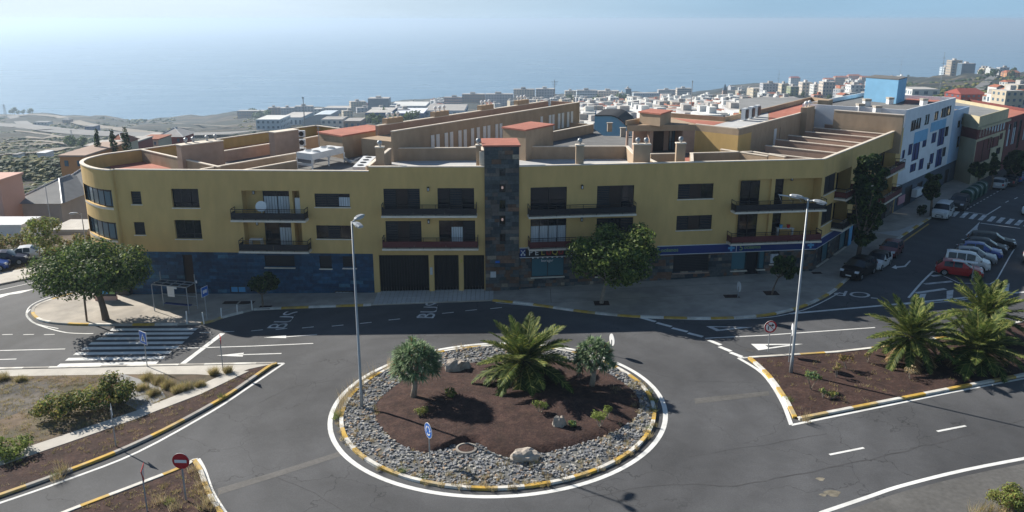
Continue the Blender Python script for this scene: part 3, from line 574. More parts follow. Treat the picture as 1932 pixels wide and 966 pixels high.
def window(parent, F, r, panes=('glass_dark', 'glass_dark'), out=-.12, sill=True, name='window', frame='frame_brown', split=None, ft=.055, sillmat='coping'):
    """frame with mullions; every pane, shutter and curtain is a piece of its own"""
    s0, s1, z0, z1 = r; mb = MB(); n_ = len(panes); w = (s1 - s0)
    F.bx(mb, s0, s1, z1 - ft, z1, out - .05, out + .05); F.bx(mb, s0, s1, z0, z0 + ft, out - .05, out + .05)
    for i in range(n_ + 1):
        c_ = s0 + w * i / n_; a = max(s0, c_ - ft / 2); F.bx(mb, a, min(s1, a + ft), z0 + ft, z1 - ft, out - .048, out + .048)
    if split: F.bx(mb, s0, s1, z0 + (z1 - z0) * split, z0 + (z1 - z0) * split + ft, out - .046, out + .046)
    wn = mb.build(name, frame, parent)
    for i, k in enumerate(panes):
        a, b = s0 + w * i / n_ + ft / 2, s0 + w * (i + 1) / n_ - ft / 2; m_ = MB()
        if k == 'dark_shutter':
            zz = z0 + ft; ns = max(3, int((z1 - z0) / .16))
            for q in range(ns): h_ = (z1 - z0 - 2 * ft) / ns; F.bx(m_, a, b, zz + q * h_, zz + (q + .88) * h_, out - .03, out + .015)
            m_.build('shutter', k, wn)
        elif k == 'curtain':
            F.bx(m_, a, b, z0 + ft, z1 - ft, out - .05, out - .03); m_.build('pane', 'glass_dark', wn)
            m_ = MB(); nf = 5
            for q in range(nf): F.bx(m_, a + (b - a) * q / nf, a + (b - a) * (q + .86) / nf, z0 + ft, z1 - ft - .25 * (z1 - z0), out - .028, out - .012 + .01 * (q % 2))
            m_.build('curtain', 'curtain', wn)
        else:
            F.bx(m_, a, b, z0 + ft, z1 - ft, out - .03, out - .01); m_.build('pane', k, wn)
    if sill: m_ = MB(); F.bx(m_, s0 - .06, s1 + .06, z0 - .09, z0 - .004, out - .05, .07); m_.build('sill', sillmat, wn)
    return wn
def balcony(parent, F, s0, s1, zs, out=1.15, panel='dark_panel', rail=1.0, th=.17, ph=(.12, .66), name='balcony'):
    m_ = MB(); F.bx(m_, s0, s1, zs - th, zs, .004, out); b = m_.build(name, 'coping', parent)
    m_ = MB(); F.bx(m_, s0 + .04, s1 - .04, zs + rail - .05, zs + rail, out - .1, out - .05); n_ = max(3, int((s1 - s0) / 1.1))
    for i in range(n_ + 1): c_ = s0 + .04 + (s1 - s0 - .12) * i / n_; F.bx(m_, c_, c_ + .04, zs, zs + rail - .05, out - .1, out - .06)
    for e in (s0 + .04, s1 - .08):
        F.bx(m_, e, e + .04, zs + rail - .05, zs + rail, .01, out - .1); F.bx(m_, e, e + .04, zs + .1, zs + .14, .01, out - .1); F.bx(m_, e, e + .04, zs, zs + rail - .05, .02, .06)
    F.bx(m_, s0 + .08, s1 - .08, zs + .06, zs + .09, out - .09, out - .06); F.bx(m_, s0 + .08, s1 - .08, zs + .8, zs + .82, out - .09, out - .06)
    m_.build('railing', 'black_rail', b)
    n_ = max(1, int((s1 - s0) / 2.3))
    for i in range(n_):
        m_ = MB(); F.bx(m_, s0 + .06 + (s1 - s0 - .12) * i / n_, s0 + .06 + (s1 - s0 - .12) * (i + 1) / n_ - .015, zs + ph[0], zs + ph[1], out - .055, out - .03); m_.build('railing_panel', panel, b)
    for e in (s0 + .05, s1 - .07): m_ = MB(); F.bx(m_, e, e + .02, zs + ph[0], zs + ph[1], .02, out - .1); m_.build('railing_panel', panel, b)
    return b
def wall_lamp(parent, F, x, y, out=.0):
    s_, z_ = F.hit(x, y); m_ = MB(); F.bx(m_, s_ - .02, s_ + .02, z_ + .1, z_ + .2, out, out + .16); F.bx(m_, s_ - .1, s_ + .1, z_ + .1, z_ + .15, out + .04, out + .24); F.bx(m_, s_ - .08, s_ + .08, z_ - .2, z_ - .16, out + .06, out + .22)
    for a in (-.09, .07):
        for b in (.05, .21): F.bx(m_, s_ + a, s_ + a + .02, z_ - .2, z_ + .12, out + b, out + b + .02)
    l_ = m_.build('wall_lamp', 'black_rail', parent); m_ = MB(); F.bx(m_, s_ - .06, s_ + .06, z_ - .15, z_ + .08, out + .08, out + .2); m_.build('lamp_glass', 'lens', l_)

BLD = thing('apartment_building', 'three storey ochre apartment building with rounded left end, stone stair tower and dark balconies', 'building', (0, 73, 0))
pL, pM1, pM2, pM3, pR, pB = (-35.4, 72.75), (-12.6, 71.9), (-2.42, 71.95), (.62, 72.15), (28.9, 76.0), (46.9, 99.3)
F1, F2, FT, F3, F4 = Fac(pL, pM1), Fac(pM1, pM2), Fac(pM2, pM3), Fac(pM3, pR), Fac(pR, pB)
ZB, Z1, Z2, FLOOR = 3.6, 11.1, 11.5, 9.9
OC = 0
mb = MB(); wins = []; bals = []; H1 = []; H2 = []; H3 = []; H4 = []
def W_(F, H, r4, panes, depth=.2, **k):
    r = F.rect(*r4); H.append(r + (depth, None)); wins.append((F, r, panes, dict(out=-depth + .05, **k)))
# F1
W_(F1, H1, (246, 361, 268, 385.5), ['dark_shutter']); W_(F1, H1, (252, 419, 275, 443), ['dark_shutter'])
W_(F1, H1, (322, 356, 377, 392), ['glass_dark'] * 3, .35, split=.22); W_(F1, H1, (328, 415, 382, 451), ['glass_dark'] * 3, .35, split=.22)
W_(F1, H1, (593, 365, 661, 391), ['dark_shutter', 'dark_shutter', 'curtain']); W_(F1, H1, (596, 425, 664, 451), ['glass_dark', 'dark_shutter', 'glass_dark'])
# loggias with a stepped-back wall, lit from the left
LG = []
def loggia(F, H, x0, y0, x1, y1, depth): r = F.rect(x0, y0, x1, y1); H.append(r + (depth, 0)); return r
l1 = loggia(F1, H1, 455, 359.5, 568, 411, 1.2); l2 = loggia(F1, H1, 459, 419.5, 572, 469, 1.2)
# F2
for r4, pn in (((723, 356, 793, 402), ['dark_shutter', 'wood_door', 'dark_shutter']), ((825, 355, 895, 402), ['glass_dark', 'dark_shutter', 'glass_dark']), ((727, 417, 796, 463), ['dark_shutter', 'wood_door', 'dark_shutter']), ((828, 416, 897, 463), ['glass_dark', 'curtain', 'dark_shutter'])):
    W_(F2, H2, r4, pn, sill=False, name='balcony_door')
G2 = [F2.rect(714, 482, 810, 543), F2.rect(818, 482, 866, 541.5), F2.rect(874, 482, 914, 541)]
# F3
for r4, pn in (((1001, 354, 1069, 402), ['glass_dark', 'glass_dark']), ((1127, 351, 1195, 397.5), ['dark_shutter', 'wood_door', 'glass_dark']), ((1001, 414, 1068, 462), ['curtain'] * 4), ((1126, 412, 1193, 459), ['dark_shutter', 'glass_dark', 'dark_shutter'])):
    W_(F3, H3, r4, pn, sill=False, name='balcony_door')
W_(F3, H3, (1280, 347.5, 1345, 374), ['dark_shutter', 'wood_door', 'glass_dark']); W_(F3, H3, (1277, 407.5, 1342, 432.5), ['dark_shutter', 'wood_door', 'dark_shutter'])
l3 = loggia(F3, H3, 1394, 339.5, 1546, 390.5, 1.5); l4 = loggia(F3, H3, 1389, 399.5, 1541, 448.5, 1.5)
# F4
W_(F4, H4, (1557, 334, 1576, 357.5), ['dark_shutter', 'dark_shutter']); W_(F4, H4, (1552, 392, 1569, 415), ['dark_shutter', 'dark_shutter'])
L4 = []
for s0, s1, z0, z1 in ((4.4, 9.3, 7.15, 9.6), (4.4, 9.3, 4.1, 6.6), (11.3, 15.5, 7.15, 9.6), (11.3, 15.5, 4.1, 6.6), (19.5, 27., 7.15, 9.6), (19.5, 27., 4.1, 6.6)): H4.append((s0, s1, z0, z1, 1.3, 0)); L4.append((s0, s1, z0, z1))
wall(mb, F1, 0, F1.len, ZB, Z1, H1); wall(mb, F2, 0, F2.len, ZB, Z2, H2); wall(mb, F3, 0, F3.len, ZB, Z2, H3); wall(mb, F4, 0, F4.len, ZB, Z2, H4)
# rounded left end and the outer left wall, three openings in the curve
arc = smooth_pts([at_z(x, y, 11.1) for x, y in ((265, 282.5), (222, 288), (196, 291.5), (172, 297), (157, 302), (151, 308), (160, 314), (180, 319.5), (205, 322))] + [Vector((-35.4, 72.75, 0))], 4)
arc[-1] = Vector((-35.4, 72.75, 0))
bands = [(ZB, 4.7), (6.35, 7.75), (9.35, Z1)]; W1Z = [(4.7, 6.35), (7.75, 9.35)]
ia, ib = 21, 32
for i in range(len(arc) - 1):
    a, b = arc[i], arc[i + 1]
    for z0, z1 in ([(ZB, Z1)] if not ia <= i < ib else bands): mb.quad((a.x, a.y, z0), (b.x, b.y, z0), (b.x, b.y, z1), (a.x, a.y, z1))
OUT = [Vector((-24.64, 104.64, 0)), Vector((-20.94, 101.5, 0)), Vector((3, 122, 0)), Vector((10.5, 117, 0)), Vector((11.5, 104, 0)), Vector((26, 103, 0)), Vector((46.9, 99.3, 0))]
P_ = [arc[0]] + OUT
for k, (a, b) in enumerate(zip(P_[:-1], P_[1:])): zz = Z1 - .004 if k < 2 else FLOOR - .01; mb.quad((a.x, a.y, -12), (b.x, b.y, -12), (b.x, b.y, zz), (a.x, a.y, zz))
mb.build('wall', 'ochre_plaster', BLD)
for z0, z1 in W1Z:
    mid = [arc[i] for i in range(ia, ib + 1)]; cen = Vector((-36.5, 78, 0)); fr = MB()
    inn = [p.lerp(cen, .06) for p in mid]
    for a, b in zip(mid, mid[1:]):
        for z_ in (z0, z1): fr.quad((a.x, a.y, z_), (b.x, b.y, z_), (b.lerp(cen, .1).x, b.lerp(cen, .1).y, z_), (a.lerp(cen, .1).x, a.lerp(cen, .1).y, z_), 1)
    for a, b in zip(inn, inn[1:]): fr.frame_box((a.x, a.y, z1 - .22), (b.x - a.x, b.y - a.y, 0), (cen - a).normalized() * .05, (0, 0, .22)); fr.frame_box((a.x, a.y, z0), (b.x - a.x, b.y - a.y, 0), (cen - a).normalized() * .05, (0, 0, .06))
    wn = fr.build('window', ['frame_brown', 'ochre_plaster'], BLD)
    for i in range(0, len(inn) - 1, 2):
        j = min(i + 2, len(inn) - 1); a, b = inn[i], inn[j]; m_ = MB(); m_.frame_box((a.x, a.y, z0 + .06), (b.x - a.x, b.y - a.y, 0), (cen - a).normalized() * .02, (0, 0, z1 - z0 - .28)); m_.build('pane', 'glass_blue', wn)
        m_ = MB(); m_.box((a.x, a.y, (z0 + z1) / 2), (.07, .07, z1 - z0 - .01)); m_.build('mullion', 'frame_brown', wn)
    m_ = MB()
    for a, b in zip(mid, mid[1:]): d = (a - cen).normalized(); m_.frame_box((a.x + d.x * .12, a.y + d.y * .12, z0 - .13), (b.x - a.x, b.y - a.y, 0), -d * .3, (0, 0, .12))
    m_.build('sill', 'coping', wn)
for F, r, pn, kw in wins: window(BLD, F, r, pn, **kw)
# loggia fittings
def door_in(F, r, x0, y0, x1, y1, depth, panes, name='balcony_door'):
    a = F.hit(x0, y0); b = F.hit(x1, y1); window(BLD, F, (a[0], b[0], r[2] + .01, min(a[1], r[3] - .05)), panes, out=-depth + .08, sill=False, name=name)
for r, c_ in ((l1, ['curtain', 'curtain']), (l2, ['glass_dark', 'curtain'])):
    s0, s1, z0, z1 = r; w = s1 - s0
    m_ = MB(); F1.bx(m_, s0, s0 + w * .3, z0, z1, -1.199, -1.0); F1.bx(m_, s0 + w * .82, s0 + w * .875, z0, z1, -1.19, -.02); m_.build('loggia_wall', 'ochre_plaster', BLD)
    window(BLD, F1, (s0 + w * .31, s0 + w * .81, z0 + .01, z1 - .02), c_, out=-.9, sill=False, name='balcony_door')
m_ = MB(); F1.bx(m_, l1[1] - .55, l1[1] - .04, l1[2] + .02, l1[2] + 1.75, -.75, -.3); m_.build('cabinet', 'white_metal', BLD)
for r, yl in ((l3, 0), (l4, 1)):
    s0, s1, z0, z1 = r; w = s1 - s0; m_ = MB(); F3.bx(m_, s0, s0 + w * .40, z0, z1, -1.49, -.35); F3.bx(m_, s0 + w * .40, s0 + w * .445, z0, z1, -1.48, -.1); m_.build('loggia_wall', 'ochre_plaster', BLD)
    window(BLD, F3, (s0 + w * .045, s0 + w * .27, z0 + .01, z1 - .15), ['glass_dark', 'glass_dark'], out=-.29, sill=False, name='balcony_door')
    window(BLD, F3, (s0 + w * .46, s0 + w * .62, z0 + .01, z1 - .25), ['glass_dark'], out=-1.44, sill=False, name='balcony_door')
for s0, s1, z0, z1 in L4:
    window(BLD, F4, (s0 + .25, s0 + (s1 - s0) * .42, z0 + .01, z1 - .15), ['glass_dark', 'curtain'], out=-1.22, sill=False, name='balcony_door'); window(BLD, F4, (s0 + (s1 - s0) * .58, s1 - .25, z0 + .01, z1 - .15), ['dark_shutter', 'glass_dark'], out=-1.22, sill=False, name='balcony_door')
# balconies
def bal_px(F, x0, x1, y0, y1, **k):
    a = F.hit(x0, y0); b = F.hit(x1, y1); z_ = (a[1] + b[1]) / 2; return a[0], b[0], z_
def bal(F, x0, x1, zs, **k):
    q = F.p0 + F.n * 1.15; G = Fac((q.x, q.y), (q.x + F.u.x, q.y + F.u.y)); return balcony(BLD, F, G.hit(x0, 430)[0], G.hit(x1, 430)[0], zs, **k)
zf = lambda r: r[2] + .005
bal(F1, 436, 577, l1[2] - .004); bal(F1, 446, 579, l2[2] - .004)
bal(F2, 720, 900, H2[0][2] - .004, panel='dark_panel'); bal(F2, 719, 902, H2[2][2] - .004, panel='red_panel')
bal(F3, 998, 1200, H3[0][2] - .004); bal(F3, 999, 1197, H3[2][2] - .004, panel='red_panel')
bal(F3, 1385, 1556, l3[2] - .004); bal(F3, 1381, 1553, l4[2] - .004, panel='red_panel')
for k, (s0, s1, z0, z1) in enumerate(L4): balcony(BLD, F4, s0 - .15, s1 + .15, z0 - .004, out=1.2, panel='red_panel' if k in (0, 4, 5, 2) else 'dark_panel')
for F, x, y in ((F2, 808, 356), (F2, 809, 417), (F3, 1098, 352), (F3, 1097, 413)): wall_lamp(BLD, F, x, y)
wall_lamp(BLD, F1, 472, 366, -1.0); wall_lamp(BLD, F1, 479, 425, -1.0); wall_lamp(BLD, F3, 1507, 342, -1.5); wall_lamp(BLD, F3, 1504, 399, -1.5)
# ground floor: blue tiles on the left, gates in the middle, rough stone on the right
def cladding(F, s0, s1, z0, z1, holes, out, mats, wts, h=.3, lens=(.45, .95), name='tile_cladding', seed=1):
    g = random.Random(seed); m_ = MB(); z = z0; row = 0
    while z < z1 - .05:
        s_ = s0 - g.uniform(0, .4); hh = min(h, z1 - z)
        while s_ < s1 - .02:
            e = min(s_ + g.uniform(*lens), s1); a = max(s_, s0); c0, c1 = (a + e) / 2, z + hh / 2
            segs = [(a, e)]
            for q in holes:
                if q[2] < c1 < q[3]:
                    ns = []
                    for u0, u1 in segs:
                        if u1 <= q[0] or u0 >= q[1]: ns.append((u0, u1))
                        else:
                            if u0 < q[0]: ns.append((u0, q[0]))
                            if u1 > q[1]: ns.append((q[1], u1))
                    segs = ns
            for u0, u1 in segs:
                if u1 - u0 > .05: F.bx(m_, u0 + .006, u1 - .006, z + .006, z + hh - .006, out, out + g.uniform(.02, .04), g.choices(range(len(mats)), wts)[0])
            s_ = e
        z += hh; row += 1
    return m_.build(name, mats, BLD, kind='stuff')
base = MB()
h1 = [F1.rect(343, 481, 370, 562)[:2] + (-.6, F1.hit(343, 482)[1]), F1.rect(498, 480, 556, 505), F1.rect(602, 482, 626, 507), F1.rect(646, 482, 672, 506), F1.rect(433, 541, 463, 553.5), F1.rect(631, 550, 667, 555)]
wall(base, F1, 0, F1.len, -2.2, ZB - .002, [h + (.3, None) for h in h1], -.12, 0)
for i in range(len(arc) - 1):
    a, b = arc[i], arc[i + 1]; base.quad((a.x * .997, a.y, -4), (b.x * .997, b.y, -4), (b.x * .997, b.y, ZB), (a.x * .997, a.y, ZB))
wall(base, F2, 0, F2.len, -1.2, ZB - .002, [(g[0], g[1], -.7, g[3], .55, None) for g in G2], -.12, 1)
h3 = [F3.rect(1003, 485, 1064, 521), F3.rect(1125, 478, 1180, 520), F3.rect(1272, 476, 1336, 513), F3.rect(1382, 474, 1408, 510), F3.rect(1409, 474, 1431, 518)[:2] + (-.3, F3.hit(1409, 474)[1]), F3.rect(1432, 474, 1442, 508), F3.rect(1455, 473, 1470, 498)]
wall(base, F3, 0, F3.len, -1.2, ZB - .002, [h + (.3, None) for h in h3], -.12, 0)
h4 = [(1.2, 4.6, .9, 3.2), (6.6, 10.4, .9, 3.2), (12, 14.5, .5, 3.2), (17, 20, .5, 3.2), (23, 26, .5, 3.2)]
wall(base, F4, 0, F4.len, -1.2, ZB - .002, [h + (.3, None) for h in h4], -.12, 0)
base.build('ground_floor_wall', ['mortar', 'ochre_plaster'], BLD)
cladding(F1, .2, F1.len, -1.3, ZB - .004, h1, -.12, ['blue_a', 'blue_b', 'blue_c', 'blue_d'], [5, 3, 4, .5], .33, (.6, 1.3), 'tile_cladding', 4)
SM = ['slate_a', 'slate_b', 'slate_c', 'slate_d', 'slate_e']
cladding(F3, 0, F3.len, -.6, ZB - .01, h3, -.12, SM, [4, 3, 3, 3, .9], .3, (.3, .8), 'stone_cladding', 5)
cladding(F4, .05, F4.len, -.3, ZB - .01, h4, -.12, SM, [4, 3, 3, 3, .9], .3, (.3, .8), 'stone_cladding', 6)
m_ = MB(); F1.bx(m_, h1[0][0], h1[0][1], h1[0][2], h1[0][3], -.4, -.3); d_ = m_.build('entrance_door', 'wood_door', BLD); m_ = MB(); F1.bx(m_, h1[0][1] + .05, h1[0][1] + .22, .6, .85, -.08, -.03); m_.build('intercom', 'white_metal', BLD)
for k, nm in ((1, 2), (2, 1), (3, 1)): window(BLD, F1, h1[k], ['dark_shutter'] * nm, out=-.3)
window(BLD, F1, h1[4], ['sign_cyan', 'sign_cyan'], out=-.2, sill=False, name='basement_window'); window(BLD, F1, h1[5], ['curtain'], out=-.2, sill=False, name='basement_window')
for g in G2:
    m_ = MB(); n_ = int((g[1] - g[0]) / .25); zb_ = -.35
    for i in range(n_): w = (g[1] - g[0]) / n_; F2.bx(m_, g[0] + w * i, g[0] + w * (i + .93), zb_, g[3] - .12, -.5, -.46 + .02 * (i % 2))
    F2.bx(m_, g[0], g[1], g[3] - .12, g[3], -.5, -.42); m_.build('garage_gate', 'black_gate', BLD)
for (xa, ya, xb, yb) in ((811, 505, 816, 519),):
    r = F2.rect(xa, ya, xb, yb); m_ = MB(); F2.bx(m_, *r[:2], r[2], r[3], -.115, -.09); m_.build('meter_box', 'sign_back', BLD)
r = F2.rect(869, 490, 872, 496); m_ = MB(); F2.bx(m_, *r[:2], r[2], r[3], -.115, -.09); m_.build('warning_plate', 'sign_yellow', BLD)
# shops
window(BLD, F3, h3[0], ['glass_teal', 'glass_teal'], out=-.2, frame='dark_metal')
window(BLD, F3, h3[1], ['glass_dark', 'glass_dark'], out=-.2, frame='dark_metal'); window(BLD, F3, h3[2], ['dark_shutter'], out=-.25, name='shop_shutter', sillmat='pink_plaster'); window(BLD, F3, h3[3], ['glass_teal'], out=-.22, frame='dark_metal')
window(BLD, F3, h3[4], ['glass_dark'], out=-.3, sill=False, name='shop_door', frame='dark_metal'); window(BLD, F3, h3[5], ['glass_teal'], out=-.22, frame='dark_metal'); window(BLD, F3, h3[6], ['curtain'], out=-.2, frame='dark_metal')
for k, h in enumerate(h4): window(BLD, F4, h, ['glass_dark', 'glass_teal' if k < 2 else 'dark_shutter'], out=-.2, frame='dark_metal', name='shop_window')
def board(F, s0, s1, z0, z1, mat, o=.02, t=.12, name='shop_sign', edge='white_metal'):
    m_ = MB(); F.bx(m_, s0, s1, z0, z1, o, o + t); b = m_.build(name, mat, BLD)
    m_ = MB(); F.bx(m_, s0, s1, z0 - .05, z0, o, o + t + .03); F.bx(m_, s0, s1, z1, z1 + .04, o, o + t + .03); m_.build('sign_edge', edge, b); return b
def letters(F, parent, txt, size, s_, z_, out, mat, sx=1., name='lettering'):
    m_ = MB(); text_on(m_, txt, size, F.pt(s_, z_, out), F.u, (0, 0, 1), .015, 0, sx); return m_.build(name, mat, parent)
a = F3.hit(980, 468); b = F3.hit(1062, 482); hair = board(F3, a[0], a[0] + 7.4, b[1], a[1], 'gloss_black')
m_ = MB(); F3.bx(m_, a[0], a[0] + .55, b[1] + .02, a[1] - .02, .141, .16); m_.build('sign_panel', 'sign_navy', hair)
w_ = a[0] + .3; zc = (a[1] + b[1]) / 2
m_ = MB()
for sg in (-1, 1): m_.tube([F3.pt(w_ - .18 * sg, zc + .25, .175), F3.pt(w_ + .12 * sg, zc - .12, .175)], .03, 6); m_.disc(F3.pt(w_ + .14 * sg, zc - .19, .19), F3.n, (0, 0, 1), .08, .03, 12)
m_.build('scissors_emblem', 'sign_white', hair)
cols_ = ['sign_white', 'sign_white', 'sign_yellow', 'sign_red', 'sign_yellow', 'sign_red', 'sign_yellow', 'sign_white', 'sign_red', 'sign_white', 'sign_yellow']
for k, ch_ in enumerate('PELUQUERIA'):
    sx_ = a[0] + 1.0 + .56 * k; m_ = MB(); F3.bx(m_, sx_ - .24, sx_ + .24, zc - .3, zc + .24, .141, .152); m_.build('letter_tile', 'red_panel' if k in (3, 5, 8) else 'dark_panel', hair)
    letters(F3, hair, ch_, .72, sx_, zc - .03, .17, cols_[k % len(cols_)])
m_ = MB(); g0 = h3[0][0] + .1
for k in range(14):
    w = (h3[0][1] - h3[0][0] + .1) / 14; m_.quad(F3.pt(h3[0][0] + w * k, h3[0][3] + .12, .03), F3.pt(h3[0][0] + w * (k + 1), h3[0][3] + .12, .03), F3.pt(h3[0][0] + w * (k + .8), h3[0][3] - .12, .1), F3.pt(h3[0][0] + w * (k + .2), h3[0][3] - .12, .1), k % 2)
m_.build('awning_trim', ['sign_white', 'red_panel'], BLD)
letters(F3, BLD, 'boragar', .36, (h3[0][0] + h3[0][1]) / 2 - .05, h3[0][3] - .42, -.13, 'sign_white', 1., 'window_lettering')
a = F3.hit(1240, 463.5); b = F3.hit(1400, 473); zt = F3.hit(1449, 457)[1]; zb_ = F3.hit(1449, 472)[1]
ph = board(F3, a[0], F3.len + .02, zb_, zt, 'sign_navy')
zc = (zt + zb_) / 2
for s_ in (F3.hit(1252, 467)[0], F3.hit(1408, 464)[0]):
    letters(F3, ph, '5', .78, s_ - .55, zc - .02, .15, 'sign_green'); letters(F3, ph, 'oc\u00e9anos', .5, s_ + .55, zc + .02, .15, 'sign_green')
for x_ in (1379, 1528):
    s_ = F3.hit(x_, 463)[0]; m_ = MB(); F3.bx(m_, s_ - .1, s_ + .1, zc - .32, zc + .32, .141, .17); F3.bx(m_, s_ - .32, s_ - .1, zc - .1, zc + .1, .141, .17); F3.bx(m_, s_ + .1, s_ + .32, zc - .1, zc + .1, .141, .17); m_.build('cross_emblem', 'sign_cyan', ph)
s_ = F3.hit(1388, 463)[0]; m_ = MB(); F3.bx(m_, s_, s_ + .05, zb_, zt, .141, .16); m_.build('sign_divider', 'sign_white', ph)
board(F4, .03, 10.8, zb_ + .02, zt - .02, 'sign_navy')
r = F4.rect(1603, 428, 1613, 458); m_ = MB(); F4.bx(m_, 10.9, 12., .6, 3.3, .0, .06); m_.build('shop_banner', 'sign_cyan', BLD)
# stair tower with single slate tiles
tl, tr = .0, FT.len; TZ = 13.3; th = []
for x0, y0, x1, y1 in ((942, 314.5, 953.5, 332), (942, 346.5, 953.5, 364), (942, 377.5, 953.5, 394.5), (942, 407, 953.5, 424), (942.5, 439, 953.5, 455.5)): 
    r = FT.rect(x0, y0, x1, y1); th.append(r)
m_ = MB(); wall(m_, FT, tl, tr, -.6, TZ, [h + (.25, None) for h in th], .12); 
for s_ in (tl, tr): m_.quad(FT.pt(s_, 9.9, .12), FT.pt(s_, TZ, .12), FT.pt(s_, TZ, -4.), FT.pt(s_, 9.9, -4.)); m_.quad(FT.pt(s_, -.6, .12), FT.pt(s_, 9.9, .12), FT.pt(s_, 9.9, -.3), FT.pt(s_, -.6, -.3))
tow = m_.build('stair_tower', 'mortar', BLD)
g = random.Random(11); z = -.35; cnt = 0; cache = {}
while z < TZ - .04:
    hh = min(g.choice((.3, .36, .42)), TZ - z); s_ = tl - g.uniform(0, .3)
    while s_ < tr - .02:
        e = s_ + g.uniform(.45, .95); e = tr if tr - e < .25 else e; a, b = max(s_, tl), min(e, tr); zc_ = z + hh / 2; segs = [(a, b)]
        for q in th:
            if q[2] - .08 < zc_ < q[3] + .02: segs = [s2 for u0, u1 in segs for s2 in ((u0, min(u1, q[0])), (max(u0, q[1]), u1)) if s2[1] - s2[0] > .04]
        for u0, u1 in segs:
            w = u1 - u0; m_ = MB(); dd = g.uniform(.025, .05); FT.bx(m_, u0 + .008, u1 - .008, z + .008, z + hh - .008, .12, .12 + dd)
            low = z < 4.2; m_.build('slate_tile', g.choices(SM, [3, 3, 3.5, 2.5, .7] if low else [5, 3.6, 2.0, 2.4, .25])[0], BLD); cnt += 1
        s_ = e
    z += hh
for k, r in enumerate(th): window(BLD, FT, r, ['glass_dark'], out=-.02, name='stair_window', frame='dark_metal', sillmat='slate_a')
LM = bpy.data.materials.new('stair_lamp_glow'); LM.use_nodes = True; LM.node_tree.nodes['Principled BSDF'].inputs['Emission Color'].default_value = (1, .45, .18, 1); LM.node_tree.nodes['Principled BSDF'].inputs['Emission Strength'].default_value = .12; MATS['glow'] = LM
for k in (1, 3): r = th[k]; m_ = MB(); m_.lathe(FT.pt((r[0] + r[1]) / 2, r[2] + .35, .03), [(.02, 0), (.09, .06), (.1, .16), (.05, .26)], 10); m_.build('stair_lamp', 'glow', BLD)
m_ = MB(); FT.bx(m_, tl - .15, tr + .12, TZ + .01, TZ + .16, -4.2, .3); m_.build('tower_roof', 'red_paint', tow)
m_ = MB(); FT.bx(m_, tl + .9, tl + 1.3, 2.75, 2.95, .17, .2); m_.build('house_number', 'sign_blue', BLD); m_ = MB(); FT.bx(m_, tl + .45, tl + .95, 1.4, 1.95, .17, .24); m_.build('meter_box', 'sign_back', BLD)
m_ = MB(); FT.bx(m_, tl - .42, tl - .004, FLOOR, TZ - .5, -3.5, -.35); m_.build('tower_pier', 'coping', BLD)
# copings along the street fronts
def coping(F, s0, s1, z, o0=-.28, o1=.05, h=.09, mat='coping'): m_ = MB(); F.bx(m_, s0, s1, z, z + h, o0, o1); return m_.build('coping', mat, BLD)
coping(F1, .02, F1.len, Z1); coping(F2, 0, F2.len, Z2); coping(F3, 0, F3.len - .02, Z2); coping(F4, .0, F4.len, Z2 - .002)
cpm = MB(); cen = Vector((-34, 80, 0))
for a, b in zip(arc, arc[1:]):
    na = Vector(((b - a).y, -(b - a).x, 0)).normalized(); na = na if na.dot(a - cen) > 0 else -na
    cpm.frame_box((a.x + na.x * .05, a.y + na.y * .05, Z1 + .003), (b.x - a.x, b.y - a.y, 0), -na * .36, (0, 0, .09))
for a, b in zip(P_[:2], P_[1:3]):
    d = (b - a).normalized(); na = Vector((d.y, -d.x, 0)); cpm.frame_box((a.x, a.y, Z1 + .006), (b.x - a.x, b.y - a.y, 0), na * .3, (0, 0, .09))
cpm.build('coping', 'coping', BLD)
inner = MB()
for a, b in zip(arc, arc[1:]): inner.quad((a.x * .993, a.y - (.25 if a.y > 79 else -.25), FLOOR), (b.x * .993, b.y - (.25 if b.y > 79 else -.25), FLOOR), (b.x * .993, b.y - (.25 if b.y > 79 else -.25), Z1), (a.x * .993, a.y - (.25 if a.y > 79 else -.25), Z1))
for F, zz in ((F1, Z1), (F2, Z2), (F3, Z2), (F4, Z2)): inner.quad(F.pt(.1, FLOOR, -.24), F.pt(F.len - .1, FLOOR, -.24), F.pt(F.len - .1, zz, -.24), F.pt(.1, zz, -.24), 1)
inner.build('parapet_face', ['ochre_plaster', 'tan_plaster'], BLD)
# roof deck, terraces, partition walls
deck = [(p.x, p.y) for p in arc[::-1]] + [(p.x, p.y) for p in OUT]
m_ = MB(); poly_roof = [pL, pM1, pM2, pM3, pR, pB] + [(p.x, p.y) for p in OUT[:-1][::-1]] + [(p.x, p.y) for p in arc[:-1]]
m_.prism(poly_roof, 0, FLOOR, sides=False); m_.build('roof_deck', 'dark_floor', BLD)
def floor_px(pts, mat, z=FLOOR + .02, name='terrace_floor'): m_ = MB(); m_.prism([(p.x, p.y) for p in (at_z(x, y, z) if not isinstance(x, Vector) else x for x, y in pts)], 0, z, sides=False); return m_.build(name, mat, BLD)
def rwall(a, b, z, zb=FLOOR, th=.22, mat='tan_plaster', cap='coping', name='partition_wall', zc=None):
    pa, pb = at_z(a[0], a[1], z), at_z(b[0], b[1], z); d = (pb - pa); l = d.length; d.normalize(); n = Vector((-d.y, d.x, 0)) * th
    m_ = MB(); m_.frame_box((pa.x, pa.y, zb), d * l, n, (0, 0, z - zb)); w = m_.build(name, mat, BLD)
    if cap: m_ = MB(); m_.frame_box(pa - n * .15 - d * .02 + Vector((0, 0, .001)), d * (l + .04), n * 1.3, (0, 0, .08)); m_.build('coping', cap, w)
    return w
